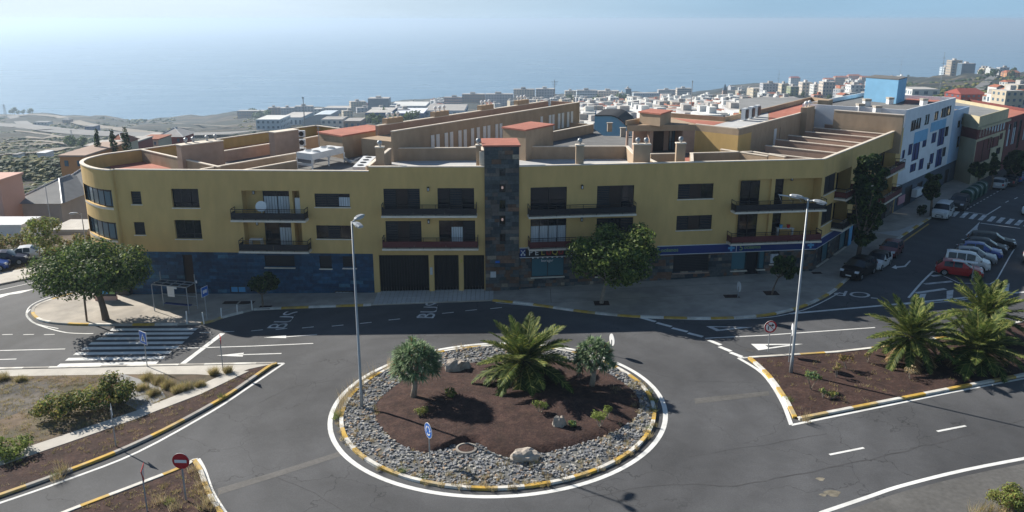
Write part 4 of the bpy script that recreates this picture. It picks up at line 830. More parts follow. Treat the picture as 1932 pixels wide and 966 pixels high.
def block(pts, z, zb=FLOOR, mat='tan_plaster', roof=None, over=.18, name='stair_head'):
    P = [at_z(x, y, z) for x, y in pts]; m_ = MB(); m_.prism([(p.x, p.y) for p in P], zb, z); w = m_.build(name, mat, BLD)
    if roof:
        c_ = sum(P, Vector()) / len(P); m_ = MB(); m_.prism([tuple((p + (p - c_).normalized() * over)[:2]) for p in P], z + .004, z + .16, 0); m_.build('flat_roof', roof, w)
    return w
floor_px([(210, 318), (385, 318), (280, 288), (200, 300)], 'red_paint', FLOOR + .03)
rwall((265, 283), (412, 316), 11.1); 
floor_px([(300, 292), (345, 290), (420, 283), (520, 268), (600, 252), (594, 246), (470, 262), (290, 286)], 'red_paint')
wl = rwall((341, 275.5), (421, 266), 12.5, th=.9, mat='pink_plaster'); rwall((421, 286), (519, 270.5), 11.0, mat='pink_plaster'); rwall((517, 251), (563, 245), 12.7, th=.9, mat='pink_plaster'); rwall((575, 262), (602, 257), 11.2)
rwall((380, 320.5), (560, 289.5), 11.0); rwall((457, 322.5), (560, 304), 10.7)
block([(601, 251), (646, 258.5), (738, 243), (692, 238)], 12.2, mat='tan_plaster', roof='red_paint')
block([(949, 242), (992, 247.3), (1044, 237), (1001, 232)], 13.0, zb=6, roof='red_paint')
rwall((738, 281), (697, 314), 11.45, th=-.24); rwall((739, 280.5), (905, 279.5), 11.2); rwall((983, 277.5), (1186, 276.8), 11.2)
floor_px([(735, 302), (903, 300), (911, 320), (700, 320)], 'grey_floor'); floor_px([(980, 299), (1200, 296), (1215, 318), (980, 320)], 'grey_floor')
rwall((1186, 277), (1199, 291), 11.2, th=-.25); rwall((1211, 295), (1240, 309.5), 11.2); rwall((1228, 291.5), (1278, 290.5), 11.2); rwall((1303, 290), (1420, 287), 11.2); rwall((1303, 290), (1303.5, 307), 11.2); rwall((1362, 282), (1450, 295), 11.2, th=-.22); rwall((1420, 287), (1480, 297), 11.2)
floor_px([(1290, 300), (1300, 292), (1310, 300), (1300, 312)], 'red_paint', FLOOR + .03)
# attic wing at the back with white shuttered doors
oa, ob, ia_, ib_ = at_z(736, 240, 13), at_z(1041, 186.5, 13), at_z(738, 249.3, 13), at_z(1094, 193.5, 13)
dw = (ib_ - ia_).normalized(); ia0 = ia_ + dw * .2; FW = Fac((ia0.x, ia0.y), (ib_.x, ib_.y)); m_ = MB()
FW.bx(m_, 0, FW.len, 5.5, 13, -.25, 0); FW.bx(m_, .0, FW.len, 5.5, 12.0, -4.5, -.25); w = m_.build('attic_wall', 'tan_plaster', BLD)
m_ = MB(); FW.bx(m_, 0, FW.len, 13.001, 13.09, -.28, .05); m_.build('coping', 'coping', w)
m_ = MB(); FW.bx(m_, 2.5, FW.len - 1, 5.5, 13.0, -4.8, -4.5); FW.bx(m_, FW.len - .3, FW.len, 12, 13.0, -4.5, -.25); w = m_.build('attic_parapet', 'pink_plaster', BLD); m_ = MB(); FW.bx(m_, 2.5, FW.len - 1, 13.004, 13.09, -4.85, -4.45); m_.build('coping', 'coping', w)
for q in (4, 12, 21, 29):
    m_ = MB(); FW.bx(m_, q, q + 2.6, 12, 13.65, -5.2, -4.51); c_ = m_.build('chimney', 'tan_plaster', BLD)
    for e in (.5, 1.3, 2.1): m_ = MB(); m_.lathe(FW.pt(q + e, 13.65, -4.85), [(.1, 0), (.1, .25), (.2, .3), (.2, .5), (.06, .6)], 8); m_.build('vent_cap', 'white_metal', c_)
for x in (812, 822, 838, 848, 864, 874, 888, 899, 911, 919, 934, 942, 1019, 1035, 1041, 1052, 1059, 1069, 1076):
    s_ = FW.hit(x, 240)[0]; m_ = MB(); FW.bx(m_, s_, s_ + .55, 10.0, 12.0, .02, .07); m_.build('shutter_door', 'white_metal', BLD)
tq = Fac((at_z(1030, 252, 11).x, at_z(1030, 252, 11).y), (at_z(1120, 235, 11).x, at_z(1120, 235, 11).y)); m_ = MB(); tq.bx(m_, -14, tq.len, 9.1, 11, -.2, 0); tq.bx(m_, tq.len - .2, tq.len, 5, 11, -3.5, -.2); tq.bx(m_, -14, tq.len, 5, 9.1, -.9, -.6); tp = m_.build('terrace_parapet', 'tan_plaster', BLD)
for q in (.35, .6): 
    m_ = MB(); tq.bx(m_, tq.len * q, tq.len * (q + .14), 6, 8.9, -.58, -.53); m_.build('dark_window', 'glass_dark', BLD)
m_ = MB(); tq.bx(m_, -14, tq.len - .2, 9.88, 9.98, -4, -.2); m_.build('terrace_floor', 'dark_floor', BLD)
m_ = MB(); tq.bx(m_, -14, tq.len, 11.002, 11.08, -.25, .05); m_.build('coping', 'coping', tp)
# porch and attic on the right
rp_ = [(1183, 236.5), (1312, 235), (1394, 244), (1419, 238), (1456, 228.3), (1500, 217), (1560, 200), (1558, 194), (1530, 190), (1449, 211), (1368, 229.5), (1266, 221.5), (1207, 232)]
RP = [at_z(x, y, 13) for x, y in rp_]; m_ = MB(); m_.prism([(p.x, p.y) for p in RP], 12.35, 13, bottom=True); m_.add([(p.x, p.y, 12.35) for p in RP[:2] + [RP[-2], RP[-1]]], [(0, 1, 2, 3)]); w = m_.build('attic_roof', 'tan_plaster', BLD)
m_ = MB(); m_.prism([tuple(p[:2]) for p in [at_z(x, y, 13.01) for x, y in ((1268, 222.5), (1367, 230.5), (1345, 236.5), (1314, 234))]], 0, 13.012, sides=False); m_.build('roof_surface', 'red_paint', w)
m_ = MB(); m_.prism([tuple(p[:2]) for p in [at_z(x, y, 13.01) for x, y in ((1347, 236.5), (1369, 230.5), (1449, 212), (1449, 229.5), (1419, 237.5), (1394, 243.5))]], 0, 13.013, sides=False); m_.build('roof_surface', 'grey_floor', w)
m_ = MB(); m_.prism([tuple(p[:2]) for p in [at_z(x, y, 13.01) for x, y in ((1451, 212), (1530, 190.5), (1557, 195), (1558, 200), (1500, 216.5), (1451, 229))]], 0, 13.014, sides=False); m_.build('roof_surface', 'red_paint', w)
for a, b in ((RP[0], RP[12]), (RP[11], RP[10]), (RP[10], RP[9]), (RP[9], RP[8]), (RP[8], RP[7])):
    d = b - a; n = Vector((-d.y, d.x, 0)).normalized() * .22; m_ = MB(); m_.frame_box((a.x, a.y, 13.0), d, n, (0, 0, .5)); m_.build('attic_parapet', 'tan_plaster', w)
for a, b in ((RP[1], RP[2]), (RP[2], RP[3]), (RP[3], RP[4]), (RP[4], RP[5]), (RP[5], RP[6]), (RP[6], RP[7])):
    m_ = MB(); m_.quad((a.x, a.y, FLOOR), (b.x, b.y, FLOOR), (b.x, b.y, 12.36), (a.x, a.y, 12.36)); m_.build('attic_wall', 'ochre_plaster' if b in (RP[2], RP[3]) else 'tan_plaster', BLD)
    m_ = MB(); d = (b - a); n = Vector((d.y, -d.x, 0)).normalized() * .08; m_.frame_box((a.x, a.y, 13.004), d, n - n * 4, (0, 0, .09)); m_.build('coping', 'coping', w)
d01 = (RP[1] - RP[0]); n01 = Vector((-d01.y, d01.x, 0)).normalized(); FP = Fac(RP[0][:2], RP[1][:2])
m_ = MB(); FP.bx(m_, 0, .22, FLOOR, 12.35, -.3, 0); FP.bx(m_, .95, 1.2, FLOOR, 12.35, -1.2, -.9); FP.bx(m_, 1.2, FP.len, FLOOR, 12.35, -2.4, -2.2); FP.bx(m_, FP.len * .36, FP.len * .41, FLOOR, 12.35, -2.2, -.6); FP.bx(m_, FP.len * .82, FP.len, FLOOR, 12.35, -2.2, -.02); m_.build('porch_wall', 'pink_plaster', BLD)
window(BLD, FP, (FP.len * .42, FP.len * .62, FLOOR, 12.2), ['wood_door'], out=-2.1, sill=False, name='porch_door'); window(BLD, FP, (FP.len * .7, FP.len * .79, FLOOR + .02, 12.3), ['glass_blue', 'glass_blue'], out=-2.1, sill=False, name='porch_door', split=.4)
block([(1207, 212.5), (1246, 217), (1266.5, 210.5), (1228, 208)], 14.2, zb=13.0, roof='red_paint')
# right wing terraces
for a, b in (((1449, 291), (1548, 302)), ((1444, 275.5), (1581, 290)), ((1463, 264), (1607, 278.5)), ((1487, 256), (1630, 271.5)), ((1519, 249), (1653, 261)), ((1536, 241.5), (1668, 253.5)), ((1556, 235), (1686, 246.5))): rwall(a, b, 11.2, mat='pink_plaster')
rwall((1574, 208.5), (1705, 218), 13.4, zb=9, mat='tan_plaster', th=.3); floor_px([(1430, 296), (1452, 268), (1573, 232), (1702, 246), (1553, 306)], 'pink_plaster', FLOOR + .03)
FA = Fac(RP[4][:2], RP[6][:2])
for q, nm in ((.05, 1), (.14, 0), (.25, 1), (.33, 0), (.62, 1), (.72, 0), (.86, 1)):
    m_ = MB(); FA.bx(m_, FA.len * q, FA.len * q + (.8 if nm else .5), FLOOR + .04, 12.0, .01, .05); m_.build('shutter_door' if nm else 'terrace_door', 'white_metal' if nm else 'glass_dark', BLD)
for q in (.48,):
    m_ = MB(); FA.bx(m_, FA.len * q, FA.len * (q + .14), FLOOR, 13.7, 0.0, .8); c_ = m_.build('chimney', 'tan_plaster', BLD)
    for e in (.03, .09): m_ = MB(); m_.lathe(FA.pt(FA.len * (q + e), 13.7, .4), [(.1, 0), (.1, .2), (.24, .3), (.28, .5), (.18, .68), (.03, .74)], 10); m_.build('vent_cap', 'white_metal', c_, smooth=True)
m_ = MB(); FA.bx(m_, FA.len * .9, FA.len, FLOOR, 13.9, -.6, .7); m_.build('chimney', 'tan_plaster', BLD)
def chimney(x0, x1, yt, Y, dep=.55, cap=True, mat='tan_plaster', n=1):
    a, b = at_Y(x0, yt, Y), at_Y(x1, yt, Y); z = a.z; m_ = MB(); m_.frame_box((a.x, Y, FLOOR), (b.x - a.x, 0, 0), (0, dep, 0), (0, 0, z - FLOOR)); c_ = m_.build('chimney', mat, BLD)
    m_ = MB(); m_.frame_box((a.x - .06, Y - .06, z + .002), (b.x - a.x + .12, 0, 0), (0, dep + .12, 0), (0, 0, .09)); m_.build('coping', 'coping', c_)
    for k in range(n): m_ = MB(); m_.lathe((a.x + (b.x - a.x) * (k + .5) / n, Y + dep / 2, z + .09), [(.11, 0), (.11, .12), (.2, .2), (.23, .34), (.17, .5), (.02, .56)], 10); m_.build('vent_cap', 'galvanised', c_, smooth=True)
chimney(708, 723, 279, 73.6); chimney(898, 907, 275, 72.7); chimney(1087, 1102, 275, 73.2); chimney(1196, 1228, 273.5, 74.6, n=2); chimney(1277, 1294, 271.5, 75.2)
for x, y in ((348, 267), (362, 265), (388, 262), (404, 260)): p = at_z(x, y + 6, 12.5); m_ = MB(); m_.lathe((p.x, p.y + .4, 12.58), [(.1, 0), (.1, .2), (.2, .28), (.2, .45), (.05, .55)], 8); m_.build('vent_cap', 'galvanised', wl)
for x, y in ((1175, 272), (1150, 262)): p = at_z(x, y - 14, FLOOR); m_ = MB(); m_.box((p.x, p.y, FLOOR + .5), (.6, .6, 1.)); m_.box((p.x, p.y, FLOOR + 1.1), (.75, .75, .1)); m_.build('roof_vent', 'concrete', BLD)
# things standing on the roof or hanging on its walls
A0, B0, C0 = at_z(561, 317, FLOOR), at_z(590, 321, FLOOR), at_z(650, 306, FLOOR); ux, uy = (B0 - A0), (C0 - B0)
ac = thing('rooftop_condenser', 'big white four fan condenser unit on legs on the roof', 'air conditioner', A0)
m_ = MB(); m_.frame_box(A0 + Vector((0, 0, .95)), ux, uy, (0, 0, .62)); m_.build('cabinet', 'white_metal', ac)
for i in (0, 1):
    for j in (0, .5, 1): m_ = MB(); q = A0 + ux * i + uy * j; m_.box((q.x, q.y, FLOOR + .5), (.13, .13, 1.)); m_.build('leg', 'white_metal', ac)
for i in (.27, .73):
    for j in (.25, .72): m_ = MB(); q = A0 + ux * i + uy * j + Vector((0, 0, 1.57)); m_.lathe(q, [(.40, 0), (.40, .12), (.33, .12)], 16, 0); f_ = m_.build('fan_ring', 'white_metal', ac); m_ = MB(); m_.lathe(q + Vector((0, 0, .06)), [(.32, .0), (.32, .065)], 16); m_.build('fan', 'dark_metal', f_)
m_ = MB(); q = A0 + ux * .5; m_.frame_box(A0 + Vector((0, 0, .35)), ux, uy * .03, (0, 0, .22)); m_.build('base_rail', 'white_metal', ac)
P1, P2, P3, P4 = at_z(665, 315, 10.7), at_z(689, 315, 10.7), at_z(710, 295, 10.7), at_z(686, 294, 10.7)
a2 = thing('rooftop_condenser', 'long low white condenser with a row of four fans by the raised parapet', 'air conditioner', (P1.x, P1.y, FLOOR))
m_ = MB(); m_.prism([p[:2] for p in (P1, P2, P3, P4)], FLOOR, 10.7); m_.build('cabinet', 'white_metal', a2)
for k in range(4): q = (P1 + P2) / 2 + ((P3 + P4) / 2 - (P1 + P2) / 2) * (.14 + .24 * k); m_ = MB(); m_.lathe(q, [(.3, .003), (.3, .06), (.05, .07)], 14); m_.build('fan', 'dark_metal', a2)
for k, (x, y) in enumerate(((568, 253), (568, 265), (568, 279))):
    p = at_z(568, 253, 12.0); q = Vector((p.x, p.y, 12.05 - k * .95)); t_ = thing('wall_air_conditioner', ['top', 'middle', 'lowest'][k] + ' white fan unit of the three stacked on the pink roof wall', 'air conditioner', q)
    m_ = MB(); m_.box(q, (.85, .35, .68)); m_.build('casing', 'white_metal', t_); m_ = MB(); m_.disc(q + Vector((.05, -.18, 0)), (0, -1, 0), (0, 0, 1), .26, .03, 16); m_.build('fan_grille', 'dark_metal', t_)
p = at_z(704, 292, FLOOR); t_ = thing('wall_air_conditioner', 'single white unit beside the wall below the red roof', 'air conditioner', p); m_ = MB(); m_.box((p.x, p.y + 1, FLOOR + .8), (.9, .35, .9)); m_.build('casing', 'white_metal', t_); m_ = MB(); m_.disc((p.x, p.y + .81, FLOOR + .8), (0, -1, 0), (0, 0, 1), .3, .02, 16); m_.build('fan_grille', 'dark_metal', t_)
pts = [at_z(x, y, FLOOR + .3) for x, y in ((652, 300), (662, 306), (672, 302), (700, 292), (720, 285), (745, 280))]; m_ = MB(); m_.tube(smooth_pts(pts, 4), .16, 8); tag(m_.build('duct_pipe', 'galvanised', smooth=True), 'grey insulated duct curving across the roof by the condenser', 'pipe')
for k, x in enumerate((1405, 1417, 1428)):
    q = at_z(x, 228 - k * 3.2, 13.0); t_ = thing('roof_air_conditioner', ['nearest', 'middle', 'farthest'][k] + ' of the white units in a row on the right attic roof edge', 'air conditioner', q)
    m_ = MB(); m_.box(q + Vector((0, .2, .75)), (.45, 1.0, 1.3), -.6); m_.build('casing', 'white_metal', t_); m_ = MB(); m_.box(q + Vector((.27, .05, .75)), (.04, .8, 1.0), -.6); m_.build('fan_grille', 'dark_metal', t_)
# things on balconies
def on_bal(F, x, y, r, out): s_ = F.hit(x, y)[0]; return F.pt(s_, r[2], out)
q = on_bal(F1, 496, 385, l1, .45); t_ = thing('satellite_dish', 'white oval dish on the upper left balcony', 'satellite dish', q); m_ = MB(); m_.disc(q + Vector((0, -.1, 1.15)), (.2, -1, .35), (0, 0, 1), .48, .06, 20); m_.build('dish', 'white_metal', t_); m_ = MB(); m_.tube([q, q + Vector((0, 0, 1.1))], .05, 6); m_.build('mast', 'white_metal', t_)
q = on_bal(F1, 486, 452, l2, .35); t_ = thing('balcony_table', 'white table on the lower left balcony', 'table', q); m_ = MB(); m_.box(q + Vector((0, 0, .95)), (1.1, .6, .05)); m_.build('table_top', 'white_metal', t_)
for sx in (-.5, .5):
    for sy in (-.25, .25): m_ = MB(); m_.box(q + Vector((sx, sy, .47)), (.05, .05, .92)); m_.build('leg', 'white_metal', t_)
q = on_bal(F3, 1485, 428, l4, -.4); t_ = thing('balcony_table', 'white table with colourful things on the lower right balcony', 'table', q); m_ = MB(); m_.box(q + Vector((0, 0, .95)), (1.6, .6, .05)); m_.build('table_top', 'white_metal', t_)
for sx in (-.7, .7): m_ = MB(); m_.box(q + Vector((sx, 0, .47)), (.06, .5, .92)); m_.build('leg', 'white_metal', t_)
for k, (c_, nm, lb) in enumerate((('sign_red', 'flower_pot', 'red pot of flowers on the white balcony table'), ('sign_cyan', 'bucket', 'pale blue bucket on the white balcony table'))): m_ = MB(); m_.lathe(q + Vector((.3 - .7 * k, 0, .98)), [(.12, 0), (.17, .25), (.2, .3)], 10); tag(m_.build(nm, c_), lb, nm.replace('_', ' '))
q = F3.pt(F3.hit(1490, 370)[0], l3[2] + 1.02, 1.0); t_ = thing('drying_rack', 'white folding clothes rack resting on the top right balcony rail', 'drying rack', q); m_ = MB()
for k in range(6): m_.tube([q + Vector((-1.5, .12 * k - .4, .45)), q + Vector((1.2, .12 * k - .4, .12))], .014, 5)
for sx in (-1.5, -.6, .3, 1.2): m_.tube([q + Vector((sx, -.42, .28 - sx * .12)), q + Vector((sx, .24, .28 - sx * .12))], .018, 5); m_.tube([q + Vector((sx, 0, .28 - sx * .12)), q + Vector((sx + .35, 0, -.25))], .016, 5)
m_.build('rack_frame', 'white_metal', t_)
def antenna(x, yb, yt, Y, label, w=.05):
    p = at_Y(x, yb, Y); z = at_Y(x, yt, Y).z; t_ = thing('roof_antenna', label, 'antenna', p); m_ = MB(); m_.tube([p, (p.x, p.y, z)], [w, w * .6], 6); m_.build('mast', 'galvanised', t_); m_ = MB()
    for k in range(4): m_.tube([(p.x - .5 + .08 * k, p.y, z - .25 - .22 * k), (p.x + .5 - .08 * k, p.y, z - .25 - .22 * k)], w * .35, 5)
    m_.build('aerial', 'galvanised', t_)
antenna(604, 300, 226, 88, 'thin lattice antenna beside the red roofed box')
antenna(1046, 188, 150, 120, 'tall antenna on the far end of the attic wing'); antenna(575, 236, 183, 400, 'tall mast rising from the industrial roofs', .3)
antenna(1304, 200, 152, 480, 'slim mast above the white houses of the town', .28)

# ------------------------------------------------------------------ neighbours along the right street
M('pale_blue_wall', (.36, .50, .68), .9, .06, 1.); M('white_wall', (.74, .76, .80), .9, .06, 1.); M('sky_blue_wall', (.22, .46, .68), .85, .06, 1.); M('grey_blue_wall', (.09, .115, .15), .85, .1, 1.)
M('cream_wall', (.52, .45, .30), .9, .07, 1.); M('oxblood', (.16, .05, .045), .85, .1, 1.); M('roof_grey', (.24, .245, .25), .9, .12, .6); M('olive_wall', (.36, .33, .15), .9, .08, 1.)
def facade_building(name, label, P, zt, zb, roofs, mat, wins, mat_roof='roof_grey', par=.5):
    """prism with parapet; wins = [(Fac, [(s0, s1, z0, z1, kind)])] set into the street walls"""
    c_ = sum((Vector((p[0], p[1], 0)) for p in P), Vector()) / len(P); t_ = thing(name, label, 'building', (c_.x, c_.y, zb)); m_ = MB()
    done = set()
    for F, H in wins:
        wall(m_, F, 0, F.len, zb, zt, [(h[0], h[1], h[2], h[3], .16, None) for h in H]); done.add((round(F.p0.x, 1), round(F.p0.y, 1)))
    for a, b in zip(P, P[1:] + P[:1]):
        if (round(a[0], 1), round(a[1], 1)) in done: continue
        m_.quad((a[0], a[1], zb), (b[0], b[1], zb), (b[0], b[1], zt), (a[0], a[1], zt))
    for a, b in zip(P, P[1:] + P[:1]):
        a_, b_ = Vector((a[0], a[1], 0)), Vector((b[0], b[1], 0)); ia, ib = a_.lerp(c_, .02), b_.lerp(c_, .02); ia.z = ib.z = 0
        m_.quad((a_.x, a_.y, zt), (b_.x, b_.y, zt), (ib.x, ib.y, zt), (ia.x, ia.y, zt)); m_.quad((ia.x, ia.y, zt - par), (ib.x, ib.y, zt - par), (ib.x, ib.y, zt), (ia.x, ia.y, zt))
    m_.build('wall', mat, t_); m_ = MB(); m_.prism(P, 0, zt - par + .003, sides=False); m_.build('roof', mat_roof, t_)
    for F, H in wins:
        for h in H: window(t_, F, h[:4], [h[4]] * (1 if h[1] - h[0] < 1.5 else 2), out=-.08, sill=False, frame='frame_brown' if len(h) < 6 else h[5], ft=.05)
    return t_
q0 = Vector((46.92, 99.33, 0)); q1 = at_z(1804, 184, 13.6); FB = Fac(q0[:2], q1[:2]); q1 = FB.pt(FB.len, 0)
def rects(F, lst, kind='glass_dark'): return [F.rect(*r) + (kind,) for r in lst]
bw = [(1720, 228, 1726, 246, 0), (1729, 224, 1736, 242, 0), (1746, 217, 1752, 234, 0), (1764, 211, 1769, 226, 0), (1777, 205, 1781, 221, 0), (1782, 203, 1786, 220, 0), (1787, 201, 1793, 217, 0), (1715, 273, 1720, 291, 1), (1724, 268, 1732, 300, 1), (1742, 260, 1747, 276, 1), (1759, 252, 1765, 268, 1), (1772, 244, 1780, 272, 1), (1784, 240, 1788, 256, 0), (1793, 236, 1798, 250, 0), (1703, 284, 1706, 298, 1), (1735, 301, 1741, 318, 1), (1755, 291, 1760, 308, 1), (1768, 283, 1776, 311, 1), (1779, 279, 1783, 294, 0), (1791, 272, 1795, 287, 1), (1718, 311, 1727, 322, 1), (1784, 307, 1790, 325, 1), (1750, 308, 1754, 318, 0)]
H_ = [FB.rect(*r[:4]) + ('glass_dark' if r[4] == 0 else 'sign_navy',) for r in bw]; H_ = [h for h in H_ if 0 < h[0] < h[1] < FB.len]
bk = Vector((-.62, .78, 0)) * 0 + Vector((-.78, .62, 0)) * 12.5
PB = [tuple(q0[:2]), tuple(q1[:2]), tuple((q1 + bk)[:2]), tuple((q0 + bk)[:2])]
bb = facade_building('blue_apartment_building', 'long white and pale blue apartment block beside the ochre building', PB, 13.6, 4.3, None, 'white_wall', [(FB, H_)], 'dark_floor')
FG = Fac(FB.pt(0, 0)[:2], FB.pt(FB.len + 9, 0)[:2]); m_ = MB(); hs = [(4, 7, 1.2, 3.6), (9, 11.5, 1, 3.4), (15, 18, 1, 3.5), (22, 24, 1, 3.4)]; wall(m_, FG, 0, FG.len, -1, 4.3, [h + (.2, None) for h in hs], -.08); m_.build('ground_floor_wall', 'grey_blue_wall', bb)
for h in hs: window(bb, FG, h, ['dark_shutter'], out=-.22, sill=False)
m_ = MB()
for s0, s1, z0, z1 in ((FB.len * .18, FB.len * .42, 4.32, 10.0), (FB.len * .55, FB.len * .74, 4.32, 11.8)): pass
for r4 in ((1726, 250, 1748, 263), (1757, 232, 1783, 240)): r = FB.rect(*r4); FB.bx(m_, r[0], r[1], r[2], r[3], .004, .05)
m_.build('blue_panel', 'sky_blue_wall', bb); m_ = MB(); r = FB.rect(1694, 372, 1704, 381); FB.bx(m_, r[0], r[1], r[2], r[3], .05, .15); m_.build('shop_sign', 'sign_pink', bb); m_ = MB(); r = FB.rect(1720, 357, 1729, 366); FB.bx(m_, r[0], r[1], r[2], r[3], .05, .7); m_.build('hanging_sign', 'sign_white', bb)
sl_ = FB.hit(1828, 210)[0]; FC = Fac(q1[:2], FB.pt(min(sl_, FB.len + 11), 0)[:2]); zc_ = FC.hit(1815, 205)[1]
Hc = [h for h in (FC.rect(*r) + ('glass_dark',) for r in ((1808, 228, 1811, 240), (1815, 222, 1819, 233), (1807, 258, 1811, 276), (1812, 255, 1816, 270), (1808, 288, 1812, 300))) if 0 < h[0] < h[1] < FC.len]
PC = [tuple(q1[:2]), tuple(FC.pt(FC.len, 0)[:2]), tuple((FC.pt(FC.len, 0) + bk)[:2]), tuple((q1 + bk)[:2])]
facade_building('white_corner_block', 'lower pale corner block at the end of the blue and white building', PC, zc_, 4.3, None, 'pale_blue_wall', [(FC, Hc)])
def solid(name, label, cat, px, z, zb, mat, roof=None, over=0, rt=.25, kind=None):
    P = [at_z(x, y, z) for x, y in px]; c_ = sum(P, Vector()) / len(P); t_ = thing(name, label, cat, (c_.x, c_.y, zb)); m_ = MB(); m_.prism([tuple(p[:2]) for p in P], zb, z); m_.build('wall', mat, t_)
    if roof: m_ = MB(); m_.prism([tuple((p + (p - c_).normalized() * over)[:2]) for p in P], z + .003, z + rt); m_.build('roof', roof, t_)
    return t_
# the blue box on its roof with small white chimneys
cu = Vector((at_z(1629, 190, 13.1).x, at_z(1629, 190, 13.1).y, 0)); cv = Vector((at_z(1690, 196, 13.1).x, at_z(1690, 196, 13.1).y, 0)); cw = Vector((at_z(1706, 190, 13.1).x, at_z(1706, 190, 13.1).y, 0)); zt = at_Y(1692, 151, cv.y).z
m_ = MB(); m_.prism([tuple(p[:2]) for p in (cu, cv, cw, cu + cw - cv)], 13.1, zt); m_.build('roof_room', 'sky_blue_wall', bb)
m_ = MB(); m_.prism([tuple((p + (p - (cu + cw) / 2) * .012)[:2]) for p in (cu, cv, cw, cu + cw - cv)], zt + .003, zt + .12); m_.build('roof_edge', 'dark_floor', bb)
for x, yb, yt, w in ((1625, 210, 196, 11), (1657, 213, 200, 11), (1637, 201, 187, 11), (1681, 197, 184, 9), (1745, 200, 186, 9)):
    a = at_z(x - w / 2, yb, 13.1); b = at_z(x + w / 2, yb, 13.1); h_ = at_Y(x, yt, a.y).z; m_ = MB(); m_.frame_box(a, b - a, (0, .9, 0), (0, 0, (h_ - 13.1) * .7)); c_ = m_.build('chimney', 'white_metal', bb); m_ = MB(); m_.frame_box(a + Vector((-.05, -.05, (h_ - 13.1) * .72)), b - a + Vector((.1, 0, 0)), (0, 1, 0), (0, 0, (h_ - 13.1) * .28)); m_.build('chimney_top', 'concrete', c_)
m_ = MB(); m_.prism([tuple(at_z(x, y, 13.11)[:2]) for x, y in ((1705, 197), (1770, 191), (1782, 186), (1712, 183))], 0, 13.112, sides=False); m_.build('terrace_floor', 'red_paint', bb)
# cream building across the side street
ca = gnd(1829, 350); cb = gnd(1893, 318); FD = Fac(ca[:2], cb[:2]); zd = FD.hit(1845, 234)[1]; zd = max(11, min(zd, 16)); cb2 = FD.pt(FD.hit(1897, 250)[0], 0)
cc = gnd(1815, 345); FE = Fac((cc.x, cc.y), (ca.x, ca.y)); FD = Fac(ca[:2], cb2[:2]); FE = Fac((ca + (cc - ca).normalized() * 9)[:2], ca[:2])
Hd = [h for h in [FD.rect(1843, 268, 1866, 300) + ('oxblood',), FD.rect(1867, 262, 1883, 275) + ('oxblood',), FD.rect(1887, 252, 1891, 262) + ('oxblood',), FD.rect(1880, 280, 1886, 290) + ('glass_dark',)] if 0 < h[0] < h[1] < FD.len]
bk2 = (FE.p0 - ca); bk2.z = 0; bk2 = bk2.normalized() * 20
PD = [tuple(ca[:2]), tuple(cb2[:2]), tuple((cb2 + bk2)[:2]), tuple((ca + bk2)[:2])]
cr = facade_building('cream_building', 'cream yellow building with a dark red window band across the side street', PD, zd, 1, None, 'cream_wall', [(FD, Hd)])
m_ = MB(); FD.bx(m_, -.02, FD.len, zd - 3.2, zd - 1.8, -.1, .02); FE2 = Fac((ca + bk2)[:2], ca[:2]); FE2.bx(m_, 8, FE2.len + .02, zd - 3.2, zd - 1.8, -.1, .02); bnd = m_.build('window_band', 'oxblood', cr)
for k in range(9): m_ = MB(); FD.bx(m_, FD.len * (.06 + .1 * k), FD.len * (.06 + .1 * k) + FD.len * .05, zd - 3.0, zd - 2.0, .025, .05); m_.build('pane', 'glass_dark', bnd)
m_ = MB(); FD.bx(m_, -.3, FD.len, zd - 1.78, zd - 1.5, 0, .5); m_.build('cornice', 'cream_wall', cr)
# dark red building beyond it
e0 = cb2 + (cb2 - ca).normalized() * .3; FR = Fac(e0[:2], (e0 + (cb2 - ca).normalized() * 16)[:2]); zr = FR.hit(1900, 238)[1]
Hr = [(1.2, 2.6, 5, 8.5, 'curtain'), (4, 6, 5, 8.6, 'curtain'), (7.5, 9, 4, 8.6, 'glass_dark'), (11, 13, 5, 8.6, 'curtain'), (2, 4, .8, 3.6, 'glass_dark'), (7, 10, .8, 3.6, 'glass_dark')]
PR_ = [tuple(e0[:2]), tuple(FR.pt(16, 0)[:2]), tuple((FR.pt(16, 0) + bk2)[:2]), tuple((e0 + bk2)[:2])]
facade_building('dark_red_building', 'dark red building with white window panels at the right edge', PR_, max(9.5, min(zr, 13)), 0, None, 'oxblood', [(FR, [h for h in Hr if h[3] < max(9.5, min(zr, 13)) - .3])], 'red_paint')
# near neighbours behind the courtyard
solid('olive_building', 'olive yellow flat block with grey roof behind the right attic', 'building', [(1396, 190), (1440, 186), (1560, 190), (1590, 196), (1500, 214), (1397, 210)], 12, -6, 'olive_wall', 'roof_grey', .2)
t_ = solid('sheet_metal_hall', 'grey corrugated metal roof between the olive block and the blue cube', 'building', [(1572, 205), (1600, 187), (1626, 186), (1620, 203), (1585, 209)], 12.6, -4, 'white_wall', 'roof_grey', .1)
